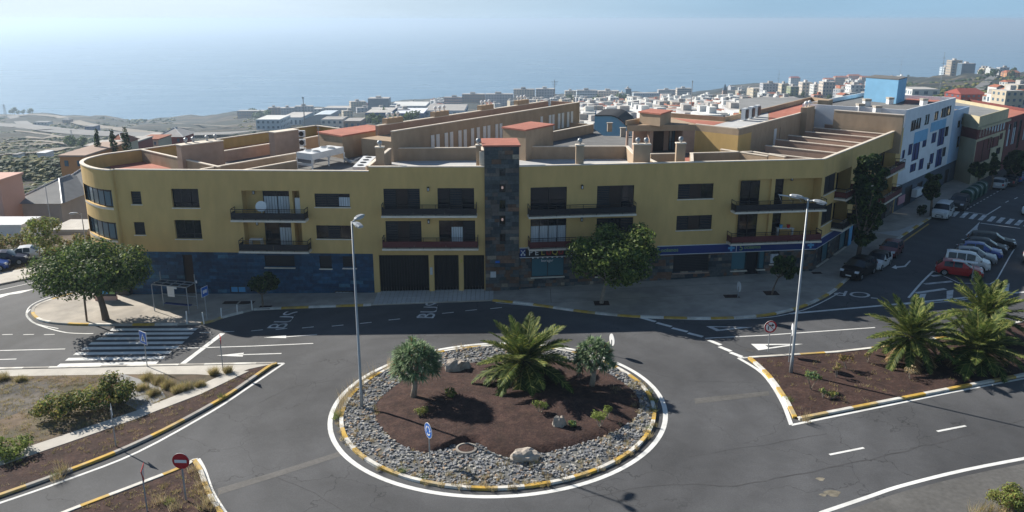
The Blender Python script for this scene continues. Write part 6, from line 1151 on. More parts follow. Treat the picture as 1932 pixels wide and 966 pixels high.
def car_mesh(kind):
    """every panel mesh of one kind of car, shared by all cars of that kind"""
    if kind in CARPROTO: return CARPROTO[kind]
    L, Wd, top, sh, ws, sw, rw = CARS[kind]; hw = Wd / 2; wx = (L * .31, -L * .30)
    xs = {t[0] for t in top} | {ws[0], ws[1], rw[0], rw[1]} | {x for s in sw for x in s}
    for w in wx: xs |= {w + d for d in (-.40, -.34, -.22, 0, .22, .34, .40)}
    xs = sorted(xs, reverse=True); rows = []
    for x in xs:
        zt = interp(top, x); zs = min(sh, zt - .03); e = max(0, abs(x) - (L / 2 - .55)) / .55; w = hw * (1 - .16 * e * e); zb = .22 + .06 * e
        for q in wx:
            if abs(x - q) < .37: zb = max(zb, .22 + math.sqrt(max(0, .37 ** 2 - (x - q) ** 2)) * 1.08)
        zb = min(zb, zs - .08); g_ = max(0, (zt - sh) / (interp(top, -.2) - sh)) if zt > sh else 0; wt = w * (1 - .21 * g_) - (.07 if g_ == 0 else 0)
        rows.append([(x, w * .965, zb), (x, w, zb + (zs - zb) * .5), (x, w * .97, zs), (x, wt, zt - .035 - .02 * g_), (x, wt * .55, zt), (x, 0, zt + .012)])
    body, glass = MB(), []; n = 6; V = []
    for r in rows: V += r
    V2 = [(x, -y, z) for x, y, z in V]; bf = [[], []]; nr_ = len(rows)
    def isg(i, j):
        m = (xs[i] + xs[i + 1]) / 2
        if j >= 3 and (ws[0] > m > ws[1]): return 'windscreen'
        if j >= 3 and (rw[0] > m > rw[1]): return 'rear_window'
        if j == 2:
            for k, s in enumerate(sw):
                if s[0] > m > s[1]: return 'side_window%d' % k
        if j >= 3 and ws[1] > m > rw[0]: return 'roof_panel'
    gl = {}
    for i in range(nr_ - 1):
        for j in range(n - 1):
            f = (i * n + j, (i + 1) * n + j, (i + 1) * n + j + 1, i * n + j + 1); k = isg(i, j)
            for sd, VV in ((0, V), (1, V2)):
                ff = f if sd == 0 else f[::-1]
                if k: key = k if k in ('windscreen', 'rear_window', 'roof_panel') else k + 'LR'[sd]; gl.setdefault(key, MB()).add([VV[q] for q in ff], [(0, 1, 2, 3)])
                else: body.add([VV[q] for q in ff], [(0, 1, 2, 3)])
    for e in (0, nr_ - 1): body.add(V[e * n:(e + 1) * n] + V2[e * n:(e + 1) * n][::-1], [tuple(range(2 * n))])
    xb = (L / 2 - .1, -L / 2 + .1); under = MB(); under.frame_box((xb[1], -hw * .9, .2), (xb[0] - xb[1], 0, 0), (0, hw * 1.8, 0), (0, 0, .28))
    P = {}
    def reg(nm, mb, mat, sm=False):
        o = mb.build(nm, mat, None, local=True, smooth=sm); me = o.data; bpy.data.objects.remove(o); P.setdefault(nm, []).append(me)
    reg('body', body, 'paint_white', False); reg('underbody', under, 'trim')
    for k, m_ in gl.items(): reg('side_window' if k.startswith('side') else k, m_, 'paint_white' if k == 'roof_panel' else 'car_glass')
    for sx in wx:
        for sy in (-1, 1):
            m_ = MB(); c_ = Vector((sx, sy * (hw - .11), .315)); m_.disc(c_ + Vector((0, sy * .10, 0)), (0, sy, 0), (0, 0, 1), .315, .2, 20, 0); m_.disc(c_ + Vector((0, sy * .112, 0)), (0, sy, 0), (0, 0, 1), .2, .02, 14, 1)
            for k in range(5): a = 2 * pi * k / 5; m_.box((sx + .11 * cos(a), sy * (hw - .11 + .12), .315 + .11 * sin(a)), (.05, .02, .05), 0, 0)
            reg('wheel', m_, ['tyre', 'rim'])
    zl_ = interp(top, L / 2 - .12)
    for sy in (-1, 1):
        m_ = MB(); m_.frame_box((L / 2 - .30, sy * hw * .92 - (.0 if sy < 0 else .36), zl_ - .13), (.30, 0, 0), (0, .36, 0), (-.12, 0, .17)); reg('headlight', m_, 'lens')
        m_ = MB(); zr_ = sh - .12; m_.frame_box((-L / 2 - .005, sy * hw * .9 - (0 if sy < 0 else .24), zr_ - .22), (.28, 0, 0), (0, .24, 0), (.04, 0, .30)); reg('tail_light', m_, 'tail_lens')
        m_ = MB(); m_.frame_box((ws[0] - .12, sy * (hw + .01) - (.15 if sy < 0 else 0), sh - .02), (-.1, 0, 0), (0, .17, 0), (0, 0, .12)); reg('wing_mirror', m_, 'trim')
        for dx in (sw[0][1] - .02,): m_ = MB(); m_.frame_box((dx + .12, sy * (hw + .004) - (.02 if sy < 0 else 0), sh - .14), (.16, 0, 0), (0, .02, 0), (0, 0, .03)); reg('door_handle', m_, 'trim')
    m_ = MB(); m_.frame_box((L / 2 - .04, -hw * .5, .36), (.05, 0, 0), (0, hw, 0), (0, 0, .16)); reg('grille', m_, 'trim'); m_ = MB(); m_.frame_box((L / 2 - .03, -hw * .42, .60), (.035, 0, 0), (0, hw * .84, 0), (0, 0, .07)); reg('grille', m_, 'trim')
    m_ = MB(); m_.frame_box((L / 2 + .01, -.26, .42), (.02, 0, 0), (0, .52, 0), (0, 0, .11)); reg('number_plate', m_, 'plate'); m_ = MB(); m_.frame_box((-L / 2 - .02, -.26, .6), (.02, 0, 0), (0, .52, 0), (0, 0, .11)); reg('number_plate', m_, 'plate')
    CARPROTO[kind] = P; return P
def car(kind, col, loc, head, label, cat='car', group=None, roof=None, sc=1.):
    t_ = thing('parked_car' if cat == 'car' else 'parked_van', label, cat, (loc.x, loc.y, gz(loc.x) + .005), head, group); t_.scale = (sc, sc, sc)
    for nm, L_ in car_mesh(kind).items():
        for me in L_:
            o = part(nm, me, t_)
            if nm in ('body', 'roof_panel'): o.material_slots[0].link = 'OBJECT'; o.material_slots[0].material = MATS['paint_' + (roof if roof and nm == 'roof_panel' else col)]
    return t_
DST = atan2(.79, .61)        # heading up the right street
DN = DST + pi; G1, G2_, G3 = 'cars parked along the kerb', 'cars parked in the angled bays', 'cars far up the street'
def gcar(kind, col, x, y, head, label, **k): return car(kind, col, gnd(x, y), head, label, **k)
gcar('suv', 'black', 1619, 519, DN - .12, 'black car nearest the corner along the kerb, facing the camera', group=G1)
gcar('hatch', 'white', 1655, 503, DN - .06, 'small white car with a black roof between the black and the dark red one', group=G1, roof='black')
gcar('hatch', 'dark_red', 1680, 480, DN, 'dark red car parked under the tall dark street tree', group=G1)
PA, PBY = gnd(1808, 519), gnd(1868, 466); HB = atan2(-2.3, 3.55) + .10
for t, kind, col, lab in ((0, 'hatch', 'red', 'bright red hatchback in the first angled bay'), (.225, 'van', 'white', 'white people carrier beside the bright red hatchback'), (.44, 'hatch', 'grey', 'grey car between the white people carrier and the blue one'), (.63, 'hatch', 'blue', 'blue car in the angled bays'), (.80, 'hatch', 'charcoal', 'dark grey car between the blue and the big black one'), (1.02, 'wagon', 'black', 'big black car in the last angled bay')):
    car(kind, col, PA.lerp(PBY, t), HB, lab, group=G2_, sc=.9 if kind == 'van' else 1.)
gcar('van', 'white', 1778, 409, DN, 'white van on the street before the zebra crossing, facing the camera', cat='van'); gcar('suv', 'charcoal', 1808, 392, DN, 'dark car parked between the white van and the green bins', group=G1)
gcar('hatch', 'silver', 1885, 354, DST, 'silver car beyond the green bins, first of the far row', group=G3); gcar('sedan', 'charcoal', 1905, 348, DST, 'dark car second in the far row by the cream building', group=G3); gcar('hatch', 'blue', 1918, 342, DST, 'blue car third in the far row', group=G3); gcar('sedan', 'white', 1933, 336, DST, 'white car last in the far row at the right edge', group=G3)
gcar('hatch', 'white', 1945, 403, DN, 'white car cut by the right edge above the zebra crossing'); gcar('hatch', 'silver', 1953, 503, DN + .3, 'silver white car cut by the right edge beside the angled bays')
for k, (x, y, col, kd) in enumerate(((12, 500, 'navy', 'wagon'), (58, 489, 'white', 'sedan'), (-22, 512, 'blue', 'hatch'))):
    c_ = gcar(kd, col, x, y, .35, ['dark blue car on the waste ground at the left edge', 'white car on the waste ground by the slim tree', 'bright blue car half out of the left edge'][k], group='cars on the waste ground'); c_.location.z += .1
# recycling bins
M('bin_green', (.02, .075, .06), .5, .08, 2); bp_ = None
b0, b1 = gnd(1822, 382), gnd(1848, 366)
for k in range(4):
    q = b0.lerp(b1, k / 3); t_ = thing('recycling_bin', ['nearest green recycling bin of the row on the street', 'second green bin of the row counted from the camera', 'third green bin of the row counted from the camera', 'farthest green bin of the row on the street'][k], 'bin', (q.x, q.y, gz(q.x)), DST, 'green bins in a row'); m_ = MB(); n_ = 8
    pr = [(-.7, .15), (-.75, 1.2)] + [(-.75 * cos(pi * j / n_), 1.2 + .55 * sin(pi * j / n_)) for j in range(1, n_)] + [(.75, 1.2), (.7, .15)]
    m_.add([(-.85, y, z) for y, z in pr] + [(.85, y, z) for y, z in pr], [tuple(range(len(pr)))[::-1], tuple(range(len(pr), 2 * len(pr)))] + [(j, j + 1, len(pr) + j + 1, len(pr) + j) for j in range(len(pr) - 1)]); m_.build('body', 'bin_green', t_, local=True)
    m_ = MB(); m_.frame_box((-.87, -.3, 1.25), (.05, 0, 0), (0, .6, 0), (0, 0, .2)); m_.build('opening', 'trim', t_, local=True); m_ = MB(); m_.add([(-.4, y * 1.01, z * 1.01) for y, z in pr[1:-1]] + [(-.25, y * 1.01, z * 1.01) for y, z in pr[1:-1]], [(j, j + 1, len(pr) - 1 + j, len(pr) - 2 + j) for j in range(len(pr) - 3)]); m_.build('lid_band', 'white_metal', t_, local=True)

# ------------------------------------------------------------------ street lamps
def street_lamp(x, y, ytop, xt, label, heads, r=.095):
    p = gnd(x, y); z = at_Y(xt, ytop, p.y).z; t_ = thing('street_lamp', label, 'street lamp', p); m_ = MB(); m_.tube([p, (p.x, p.y, p.z + 1.2), (p.x, p.y, p.z + 1.25), (p.x, p.y, z)], [r * 1.25, r * 1.2, r, r * .55], 12); m_.build('pole', 'galvanised', t_, smooth=True)
    m_ = MB(); m_.box((p.x, p.y, p.z + .02), (.45, .45, .05)); m_.build('base_plate', 'galvanised', t_)
    for (dx, dy, dz) in heads:
        d = Vector((dx, dy, 0)).normalized(); up = Vector((0, 0, 1)); sd = d.cross(up); o = Vector((p.x, p.y, z)); m_ = MB(); m_.tube([o - Vector((0, 0, .1)), o + d * .35 + up * dz * .35], .05, 8); a = m_.build('arm', 'galvanised', t_)
        m_ = MB(); b = o + d * .3 + up * (dz * .3); D = (d + up * dz).normalized(); U = sd.cross(D); V = []
        for s_, w, h in ((0, .07, .05), (.12, .15, .11), (.45, .2, .13), (.8, .17, .08), (.9, .1, .04)): c_ = b + D * s_; V += [c_ - sd * w, c_ - sd * w * .7 + U * h, c_ + sd * w * .7 + U * h, c_ + sd * w, c_ + sd * w * .8 - U * h * .4, c_ - sd * w * .8 - U * h * .4]
        m_.add(V, [(i * 6 + k, i * 6 + (k + 1) % 6, i * 6 + 6 + (k + 1) % 6, i * 6 + 6 + k) for i in range(4) for k in range(6)] + [tuple(range(6))[::-1], tuple(range(24, 30))]); h_ = m_.build('lamp_head', 'galvanised', t_)
        m_ = MB(); c_ = b + D * .3 - U * .075; m_.frame_box(c_ - sd * .13, D * .45, sd * .26, -U * .03); m_.build('lens', 'lens', h_)
    return t_
street_lamp(683, 771, 418, 667, 'tall double headed lamp standing in the stone ring of the roundabout', ((.75, -.9, -.1), (.5, 1, .15)))
street_lamp(1492, 705, 376, 1523, 'tall double headed lamp on the right palm island', ((.8, -.6, -.12), (-1, .7, .12)), .1)
street_lamp(166, 487, 403, 138, 'far lamp with one drooping head behind the big left tree', ((-1, -.2, .05),), .07); street_lamp(105, 476, 345, 94, 'thin tall pole behind the slim tree on the left', (), .055)

# ------------------------------------------------------------------ road signs
def sign_post(x, y, ytop, label, name='road_sign', r=.038):
    p = gnd(x, y, .1); z = at_Y(x, ytop, p.y).z; t_ = thing(name, label, 'road sign', p); m_ = MB(); m_.tube([p, (p.x, p.y, z)], r, 8); m_.build('post', 'galvanised', t_); return t_, Vector((p.x, p.y, z))
def round_sign(t_, c, ax, r, mats, ring_=.8, back='sign_back'):
    ax = Vector(ax).normalized(); m_ = MB(); m_.disc(c, ax, (0, 0, 1), r, .03, 32, 0, 1); pl = m_.build('sign_plate', [mats[0], back], t_)
    if len(mats) > 1: m_ = MB(); m_.disc(c + ax * .006, ax, (0, 0, 1), r * ring_, .004, 32); m_.build('sign_face', mats[1], pl)
    return pl
def basis(ax): ax = Vector(ax).normalized(); u = Vector((0, 0, 1)).cross(ax).normalized(); return ax, u, Vector((0, 0, 1))
# roundabout sign
t_, c = sign_post(811, 868, 812, 'blue round roundabout sign in the stone ring, turned to the left road'); AX = (-.85, -.53, 0); pl = round_sign(t_, c + Vector(AX) * .05, AX, .46, ['sign_white', 'sign_blue'], .93); ax, u, w = basis(AX); o = c + ax * .065
for k in range(3):
    m_ = MB(); a0 = 2 * pi * k / 3 + .3; R_ = .25; ps = []
    for q in range(9): a = a0 + 1.35 * q / 8; ps.append(a)
    V = []
    for a in ps: V += [o + (u * cos(a) + w * sin(a)) * (R_ - .045), o + (u * cos(a) + w * sin(a)) * (R_ + .045)]
    m_.add(V, [(2 * i, 2 * i + 2, 2 * i + 3, 2 * i + 1) for i in range(8)]); a = ps[0]; a2 = a - .45
    m_.add([o + (u * cos(a) + w * sin(a)) * (R_ - .11), o + (u * cos(a) + w * sin(a)) * (R_ + .11), o + (u * cos(a2) + w * sin(a2)) * R_], [(0, 1, 2)]); m_.build('arrow', 'sign_white', pl)
# no entry
t_, c = sign_post(351, 944, 869, 'red no entry sign on the bottom left island', r=.05); AX = (-.05, -1, .0); pl = round_sign(t_, c + Vector((0, -.06, 0)), AX, .45, ['sign_red'], back='sign_back'); ax, u, w = basis(AX); m_ = MB(); m_.frame_box(c + ax * .08 - u * .32 - w * .085, u * .64, w * .17, ax * .006); m_.build('white_bar', 'sign_white', pl)
# no right turn
t_, c = sign_post(1449, 663, 616, 'red ringed no turn sign by the give way line'); AX = (.1, -1, 0); pl = round_sign(t_, c + Vector((0, -.06, 0)), AX, .47, ['sign_red', 'sign_white'], .76); ax, u, w = basis(AX); o = c + ax * .075; m_ = MB()
m_.tube([o - u * .16 - w * .22, o - u * .16 + w * .02, o - u * .1 + w * .12, o + u * .12 + w * .12], .035, 6); m_.add([o + u * .1 + w * .26, o + u * .1 - w * .02, o + u * .28 + w * .12], [(0, 1, 2)]); m_.build('arrow', 'gloss_black', pl); m_ = MB(); m_.tube([o + u * .28 - w * .26 + ax * .01, o - u * .26 + w * .28 + ax * .01], .03, 6); m_.build('slash', 'sign_red', pl)
# pedestrian crossing sign, bus stop sign
def square_sign(x, y, yt, label, AX, sz, kind):
    t_, c = sign_post(x, y, yt, label); ax, u, w = basis(AX); o = c + ax * .05; m_ = MB(); m_.frame_box(o - u * sz / 2 - w * sz / 2, u * sz, w * sz, -ax * .03); pl = m_.build('sign_plate', 'sign_white', t_); m_ = MB(); m_.frame_box(o - u * sz * .46 - w * sz * .46, u * sz * .92, w * sz * .92, ax * .004); m_.build('sign_face', 'sign_blue', pl); m_ = MB(); s = sz
    if kind == 'ped':
        m_.add([o + ax * .008 + u * (-.33 * s) - w * .3 * s, o + ax * .008 + u * .33 * s - w * .3 * s, o + ax * .008 + w * .34 * s], [(0, 1, 2)]); m_.build('triangle', 'sign_white', pl); m_ = MB(); q = o + ax * .014
        m_.disc(q + w * .1 * s, ax, (0, 0, 1), .05 * s, .004, 10); m_.tube([q + w * .04 * s, q - w * .1 * s], .03 * s, 5); m_.tube([q - w * .1 * s, q - w * .26 * s + u * .09 * s], .022 * s, 5); m_.tube([q - w * .1 * s, q - w * .26 * s - u * .09 * s], .022 * s, 5); m_.tube([q + u * .1 * s - w * .06 * s, q + w * .02 * s, q - u * .1 * s - w * .08 * s], .016 * s, 5); m_.build('walking_figure', 'gloss_black', pl)
    else:
        q = o + ax * .012; m_.frame_box(q - u * .3 * s - w * .12 * s, u * .6 * s, w * .3 * s, ax * .003); m_.disc(q - u * .17 * s - w * .14 * s, ax, (0, 0, 1), .06 * s, .006, 10); m_.disc(q + u * .17 * s - w * .14 * s, ax, (0, 0, 1), .06 * s, .006, 10); m_.build('bus_symbol', 'sign_white', pl)
    return t_
square_sign(278, 692, 637, 'blue square pedestrian crossing sign in front of the zebra crossing', (-.6, -.8, 0), .95, 'ped'); square_sign(391, 603, 550, 'blue square bus stop sign beside the shelter', (.8, -.25, 0), .85, 'bus')
# triangular and round signs seen edge on or from behind
def tri_sign(x, y, yt, label, AX, s, inv=True, back=False):
    t_, c = sign_post(x, y, yt, label); ax, u, w = basis(AX); o = c + ax * .05; k = -1 if inv else 1; m_ = MB(); T3 = [o - u * s / 2 - w * k * s * .35, o + u * s / 2 - w * k * s * .35, o + w * k * s * .5]
    m_.add(T3 + [p - ax * .025 for p in T3], [(0, 1, 2), (5, 4, 3), (0, 3, 4, 1), (1, 4, 5, 2), (2, 5, 3, 0)]); pl = m_.build('sign_plate', 'sign_red' if not back else 'sign_back', t_)
    if not back: c_ = sum(T3, Vector()) / 3; m_ = MB(); m_.add([c_ + (p - c_) * .68 + ax * .005 for p in T3], [(0, 1, 2)]); m_.build('sign_face', 'sign_white', pl)
    return t_
tri_sign(421, 700, 641, 'thin sign seen edge on at the tip of the left waste plot', (1, .45, 0), .8, True); tri_sign(219, 842, 772, 'slim edge on sign on the red cinder verge on the left', (1, .62, 0), .75, False, True); tri_sign(278, 965, 893, 'edge on triangular sign on the bottom left island', (1, .27, 0), .95, True)
for x, y, yt, lab, AX in ((1153, 668, 641, 'white backed round sign seen edge on behind the right dragon tree', (.92, .29, 0)), (1392, 562, 541, 'white backed round sign standing on the right pavement', (.95, .1, 0)), (1488, 683, 622, 'round sign seen edge on beside the right lamp pole', (1, -.2, 0))):
    t_, c = sign_post(x, y, yt, lab, r=.035); round_sign(t_, c + Vector(AX) * .05, AX, .45, ['sign_blue'], back='sign_white')
p = gnd(1832, 536); t_ = thing('street_pole', 'thin pale pole in front of the bright red hatchback', 'pole', p); m_ = MB(); m_.tube([p, (p.x, p.y, at_Y(1833, 492, p.y).z)], .045, 8); m_.build('pole', 'galvanised', t_); m_ = MB(); m_.box((p.x - .9, p.y - .1, at_Y(1833, 493, p.y).z), (2.0, .5, .05), -.5); m_.build('panel', 'white_metal', t_)
p = gnd(1524, 511, .1); t_ = thing('shop_pole_sign', 'thin post with a small pink disc at the pharmacy corner', 'sign', p); m_ = MB(); m_.tube([p, p + Vector((0, 0, 2.3))], .03, 8); m_.build('post', 'galvanised', t_); m_ = MB(); m_.disc(p + Vector((0, -.04, 2.35)), (0, -1, 0), (0, 0, 1), .2, .03, 16); m_.build('disc', 'sign_pink', t_)

# ------------------------------------------------------------------ bus shelter, posts, boards
sa, sb_, sc_ = gnd(292, 587, .13), gnd(357, 592, .13), gnd(369, 580, .13); ux = (sb_ - sa); ux.z = 0; uy = Vector((.25, 1.35, 0)); hS = 2.45
t_ = thing('bus_shelter', 'steel bus shelter with a barred roof on the left pavement', 'bus shelter', sa)
for k, (i, j) in enumerate(((0, 0), (1, 0), (0, 1), (1, 1))): q = sa + ux * i + uy * j; m_ = MB(); m_.tube([q, q + Vector((0, 0, hS + (.75 if j else 0)))], .045, 8); m_.build('post', 'galvanised', t_)
m_ = MB(); o = sa + Vector((0, 0, hS))
for k in range(5): m_.tube([o + ux * (k / 4), o + ux * (k / 4) + uy], .04, 6)
for j in (0, .5, 1): m_.tube([o + uy * j, o + ux + uy * j], .045, 6)
m_.build('roof_frame', 'galvanised', t_)
for k in range(4): m_ = MB(); m_.frame_box(o + ux * (k / 4 + .015) + Vector((0, 0, -.02)) + uy * .02, ux * .22, uy * .96, (0, 0, .012)); m_.build('roof_pane', 'glass_blue' if False else 'glass_dark', t_)
m_ = MB(); m_.frame_box(sa + uy * .9 + ux * .12 + Vector((0, 0, .42)), ux * .76, uy * -.28, (0, 0, .05)); m_.build('bench', 'sign_navy', t_)
for z_ in (.35, 1.15): m_ = MB(); m_.tube([sa + uy + Vector((0, 0, z_)), sa + uy + ux + Vector((0, 0, z_))], .03, 6); m_.build('rail', 'galvanised', t_)
m_ = MB(); m_.frame_box(sa + uy * .98 + ux * .16 + Vector((0, 0, .95)), ux * .2, uy * .02, (0, 0, 1.2)); m_.build('timetable', 'sign_white', t_); m_ = MB(); m_.frame_box(sa + ux * .62 + Vector((0, -.03, hS - .22)), ux * .1, uy * .02, (0, 0, .16)); m_.build('stop_plate', 'sign_white', t_)
for k, (x, y, yt, dx) in enumerate(((353, 611, 587, -3), (385, 611, 589, -6), (418, 600, 581, -2), (448, 592.5, 575, -2), (476, 585, 567, -3))):
    p = gnd(x, y, .13); z = at_Y(x + dx, yt, p.y).z; q = at_Y(x + dx * .6, yt, p.y); lab = ['leftmost white kerb post by the shelter', 'leaning white post at the bend of the kerb', 'white post right of the bus stop sign', 'white post left of the last one on the kerb', 'last white post on the kerb toward the gates'][k]
    m_ = MB(); m_.tube([(p.x, p.y, p.z), (q.x, q.y, z)], .055, 8); tag(m_.build('kerb_post', 'white_paint'), lab, 'bollard', 'white kerb posts')
mx_ = MB(); a, b = gnd(418, 600, .13), gnd(476, 585, .13); mx_.tube([a + Vector((0, 0, .62)), b + Vector((0, 0, .62))], .015, 5); tag(mx_.build('post_chain', 'galvanised'), 'thin rail strung between the white kerb posts', 'rail')
p = gnd(201, 566, .13); t_ = thing('notice_board', 'notice board with blue and green posters on a brick base behind the big left tree', 'notice board', p); m_ = MB(); m_.box((p.x, p.y, p.z + .2), (1.9, .35, .4)); m_.build('brick_base', 'town_pink', t_); m_ = MB(); m_.box((p.x, p.y, p.z + 1.15), (1.9, .12, 1.5)); m_.build('board', 'dark_metal', t_)
for k, c_ in enumerate(('sign_white', 'sign_cyan', 'sign_green')): m_ = MB(); m_.box((p.x - .62 + .62 * k, p.y - .075, p.z + 1.2), (.5, .02, 1.2)); m_.build('poster', c_, t_)
p = gnd(164, 606, .13); m_ = MB(); m_.tube([p, at_Y(157, 545, p.y)], .085, 8); tag(m_.build('wooden_pole', 'bark'), 'leaning brown wooden pole left of the big tree trunk', 'pole')
# boulders
def boulder(x, y, w, h, label, seed):
    p = gnd(x, y, .2); g_ = random.Random(seed); bm = bmesh.new(); bmesh.ops.create_icosphere(bm, subdivisions=3, radius=1); sh = Vector((seed * 3.1, 1, 2))
    for v in bm.verts:
        n_ = noise.fractal(v.co * 1.3 + sh, 1, 2, 3) * .45; v.co *= 1 + n_; v.co = Vector((v.co.x * w, v.co.y * w * .75, max(-.15, v.co.z) * h * 1.1))
    me = bpy.data.meshes.new('boulder'); bm.to_mesh(me); bm.free(); me.materials.append(MATS['boulder']); o = bpy.data.objects.new('boulder', me); C.objects.link(o); o.location = p; tag(o, label, 'boulder')
boulder(860, 697, .75, .75, 'big pale boulder between the left dragon tree and the palm', 2); boulder(877, 695, .42, .5, 'smaller boulder touching the big pale one', 3); boulder(1056, 808, .42, .72, 'upright pale boulder on the red bed right of the middle', 4); boulder(988, 862, .78, .42, 'flat pale boulder at the front edge of the red bed', 5); boulder(902, 857, .01, .01, 'x', 6) if False else None

# ------------------------------------------------------------------ plants
def leaf_cloud(mb, blobs, n, size, g, mats, wts, flat=.5, shell=.55, asp=.55, noise_amp=.28):
    """leaf faces scattered through lumpy blobs: (centre, radii)"""
    tot = sum(b[1][0] * b[1][1] for b in blobs); seed = Vector((g.uniform(0, 50), g.uniform(0, 50), 0))
    for c, r in blobs:
        c = Vector(c)
        for _ in range(int(n * r[0] * r[1] / tot)):
            d = Vector((g.gauss(0, 1), g.gauss(0, 1), g.gauss(0, 1))).normalized(); k = shell + (1 - shell) * g.random() ** .6
            if g.random() < .12: k = g.random()
            k *= 1 + noise_amp * noise.noise(d * 2.6 + seed + c)
            p = c + Vector((d.x * r[0], d.y * r[1], d.z * r[2])) * k
            if noise.noise(p * 1.4 + seed) < -.32: continue
            nrm = (d + Vector((g.gauss(0, flat), g.gauss(0, flat), g.gauss(0, flat) + .25))).normalized(); a = nrm.orthogonal().normalized(); b = nrm.cross(a); th = g.uniform(0, 2 * pi); u = a * cos(th) + b * sin(th); v = nrm.cross(u); s_ = size * g.uniform(.6, 1.4)
            mb.add([p - u * s_, p - v * s_ * asp + nrm * s_ * .15, p + u * s_, p + v * s_ * asp - nrm * s_ * .1], [(0, 1, 2, 3)], g.choices(range(len(mats)), wts)[0])
def tree(x, y, crown, label, name='street_tree', n=5200, size=.17, trunk_r=.16, h=.13, mats=('leaf_dark', 'leaf_mid', 'leaf_light'), wts=(4, 5, 2.4), lean=None, seed=1, bark='bark', nb=16, cat='tree', group=None, loc=None, base_frac=.45, fill=.62):
    """crown = photo box (x0, y0, x1, y1) at the tree's own distance"""
    p = gnd(x, y, h) if loc is None else loc; x0, y0, x1, y1 = crown; a, b = at_Y(x0, y1, p.y), at_Y(x1, y0, p.y); cw, chh = (b.x - a.x) / 2, (b.z - a.z) / 2; cc = Vector(((a.x + b.x) / 2, p.y, (a.z + b.z) / 2)); g = random.Random(seed); t_ = thing(name, label, cat, p, 0, group)
    lo = max(a.z - p.z, .3); fork = Vector((p.x + (cc.x - p.x) * .55, p.y, p.z + lo + chh * .25)); m_ = MB(); m_.tube(smooth_pts([p - Vector((0, 0, .1)), p + (fork - p) * .4 + Vector((g.uniform(-.1, .1), g.uniform(-.1, .1), 0)), fork], 3), [trunk_r * (1.35 - .5 * k / 6) for k in range(7)], 9)
    for k in range(7):
        ang = 2 * pi * k / 7 + g.uniform(-.3, .3); e = cc + Vector((cw * .7 * cos(ang), cw * .6 * sin(ang), chh * g.uniform(-.3, .55))); mid = fork.lerp(e, .5) + Vector((0, 0, -.15 * chh)); m_.tube(smooth_pts([fork - Vector((0, 0, .1)), mid, e], 3), [trunk_r * q for q in (.6, .5, .42, .34, .26, .18, .1)], 6)
    m_.build('trunk', bark, t_, smooth=True); blobs = [(cc, (cw * fill, cw * fill * .95, chh * fill))]
    for k in range(nb):
        d = Vector((g.gauss(0, 1), g.gauss(0, .95), g.gauss(0, .9))).normalized(); rr = cw * g.uniform(.2, .36); q = cc + Vector((d.x * (cw - rr) * g.uniform(.8, 1.02), d.y * (cw - rr) * .9, d.z * (chh - rr * .7) * g.uniform(.8, 1.0))); blobs.append((q, (rr, rr, rr * .72)))
    m_ = MB(); leaf_cloud(m_, blobs, n, size, g, mats, wts); m_.build('crown', list(mats), t_); return t_
tree(200, 603, (60, 452, 284, 558), 'big round dense tree with a leaning trunk on the left pavement tip', n=19000, size=.13, trunk_r=.24, seed=5, nb=40, wts=(6, 4, 1.4))
tree(1135, 572, (1058, 399, 1252, 546), 'big leafy tree on the pavement in front of the hairdresser', n=16000, size=.145, trunk_r=.15, seed=8, nb=32, mats=('leaf_dark', 'leaf_mid', 'leaf_light'), wts=(4, 5, 3), bark='pale_bark')
tree(1618, 489, (1588, 268, 1690, 466), 'tall dark street tree hiding the side of the ochre building', n=12000, size=.2, trunk_r=.2, seed=9, nb=30, mats=('leaf_night', 'leaf_dark', 'leaf_mid'), wts=(6, 4, 1.2))
tree(1756, 407, (1735, 322, 1784, 380), 'dark tree behind the white van beside the blue building', n=3000, size=.22, trunk_r=.13, seed=10, nb=14, mats=('leaf_night', 'leaf_dark', 'leaf_mid'), wts=(5, 4, 1))
tree(496, 578, (458, 511, 527, 560), 'small dark bushy tree against the blue tiled wall', n=2600, size=.14, trunk_r=.07, seed=12, nb=12, mats=('leaf_night', 'leaf_dark', 'leaf_mid'), wts=(5, 4, .8))
tree(1456, 556, (1448, 479, 1512, 528), 'small young tree leaning in front of the pharmacy', n=2300, size=.14, trunk_r=.06, seed=13, nb=12, mats=('leaf_night', 'leaf_dark', 'leaf_mid'), wts=(4, 4, 1.2))
tree(1846, 362, (1824, 303, 1869, 338), 'tree in front of the cream building', n=2200, size=.26, trunk_r=.12, seed=14, nb=12, mats=('leaf_night', 'leaf_dark', 'leaf_mid'), wts=(4, 5, 1)); tree(1869, 356, (1861, 284, 1890, 335), 'taller tree right of the cream building tree', n=1800, size=.26, trunk_r=.12, seed=15, nb=12, mats=('leaf_night', 'leaf_dark', 'leaf_mid'), wts=(5, 4, 1)); tree(1908, 345, (1888, 280, 1960, 334), 'wide dark tree in front of the dark red building', n=3200, size=.28, trunk_r=.14, seed=16, nb=16, mats=('leaf_night', 'leaf_dark', 'leaf_mid'), wts=(6, 3, .6))
tree(72, 508, (42, 404, 118, 472), 'slim sunlit tree with a thin trunk on the far left pavement', n=2300, size=.13, trunk_r=.07, seed=17, nb=18, mats=('leaf_mid', 'leaf_light', 'leaf_olive'), wts=(4, 3, 3), fill=.4)
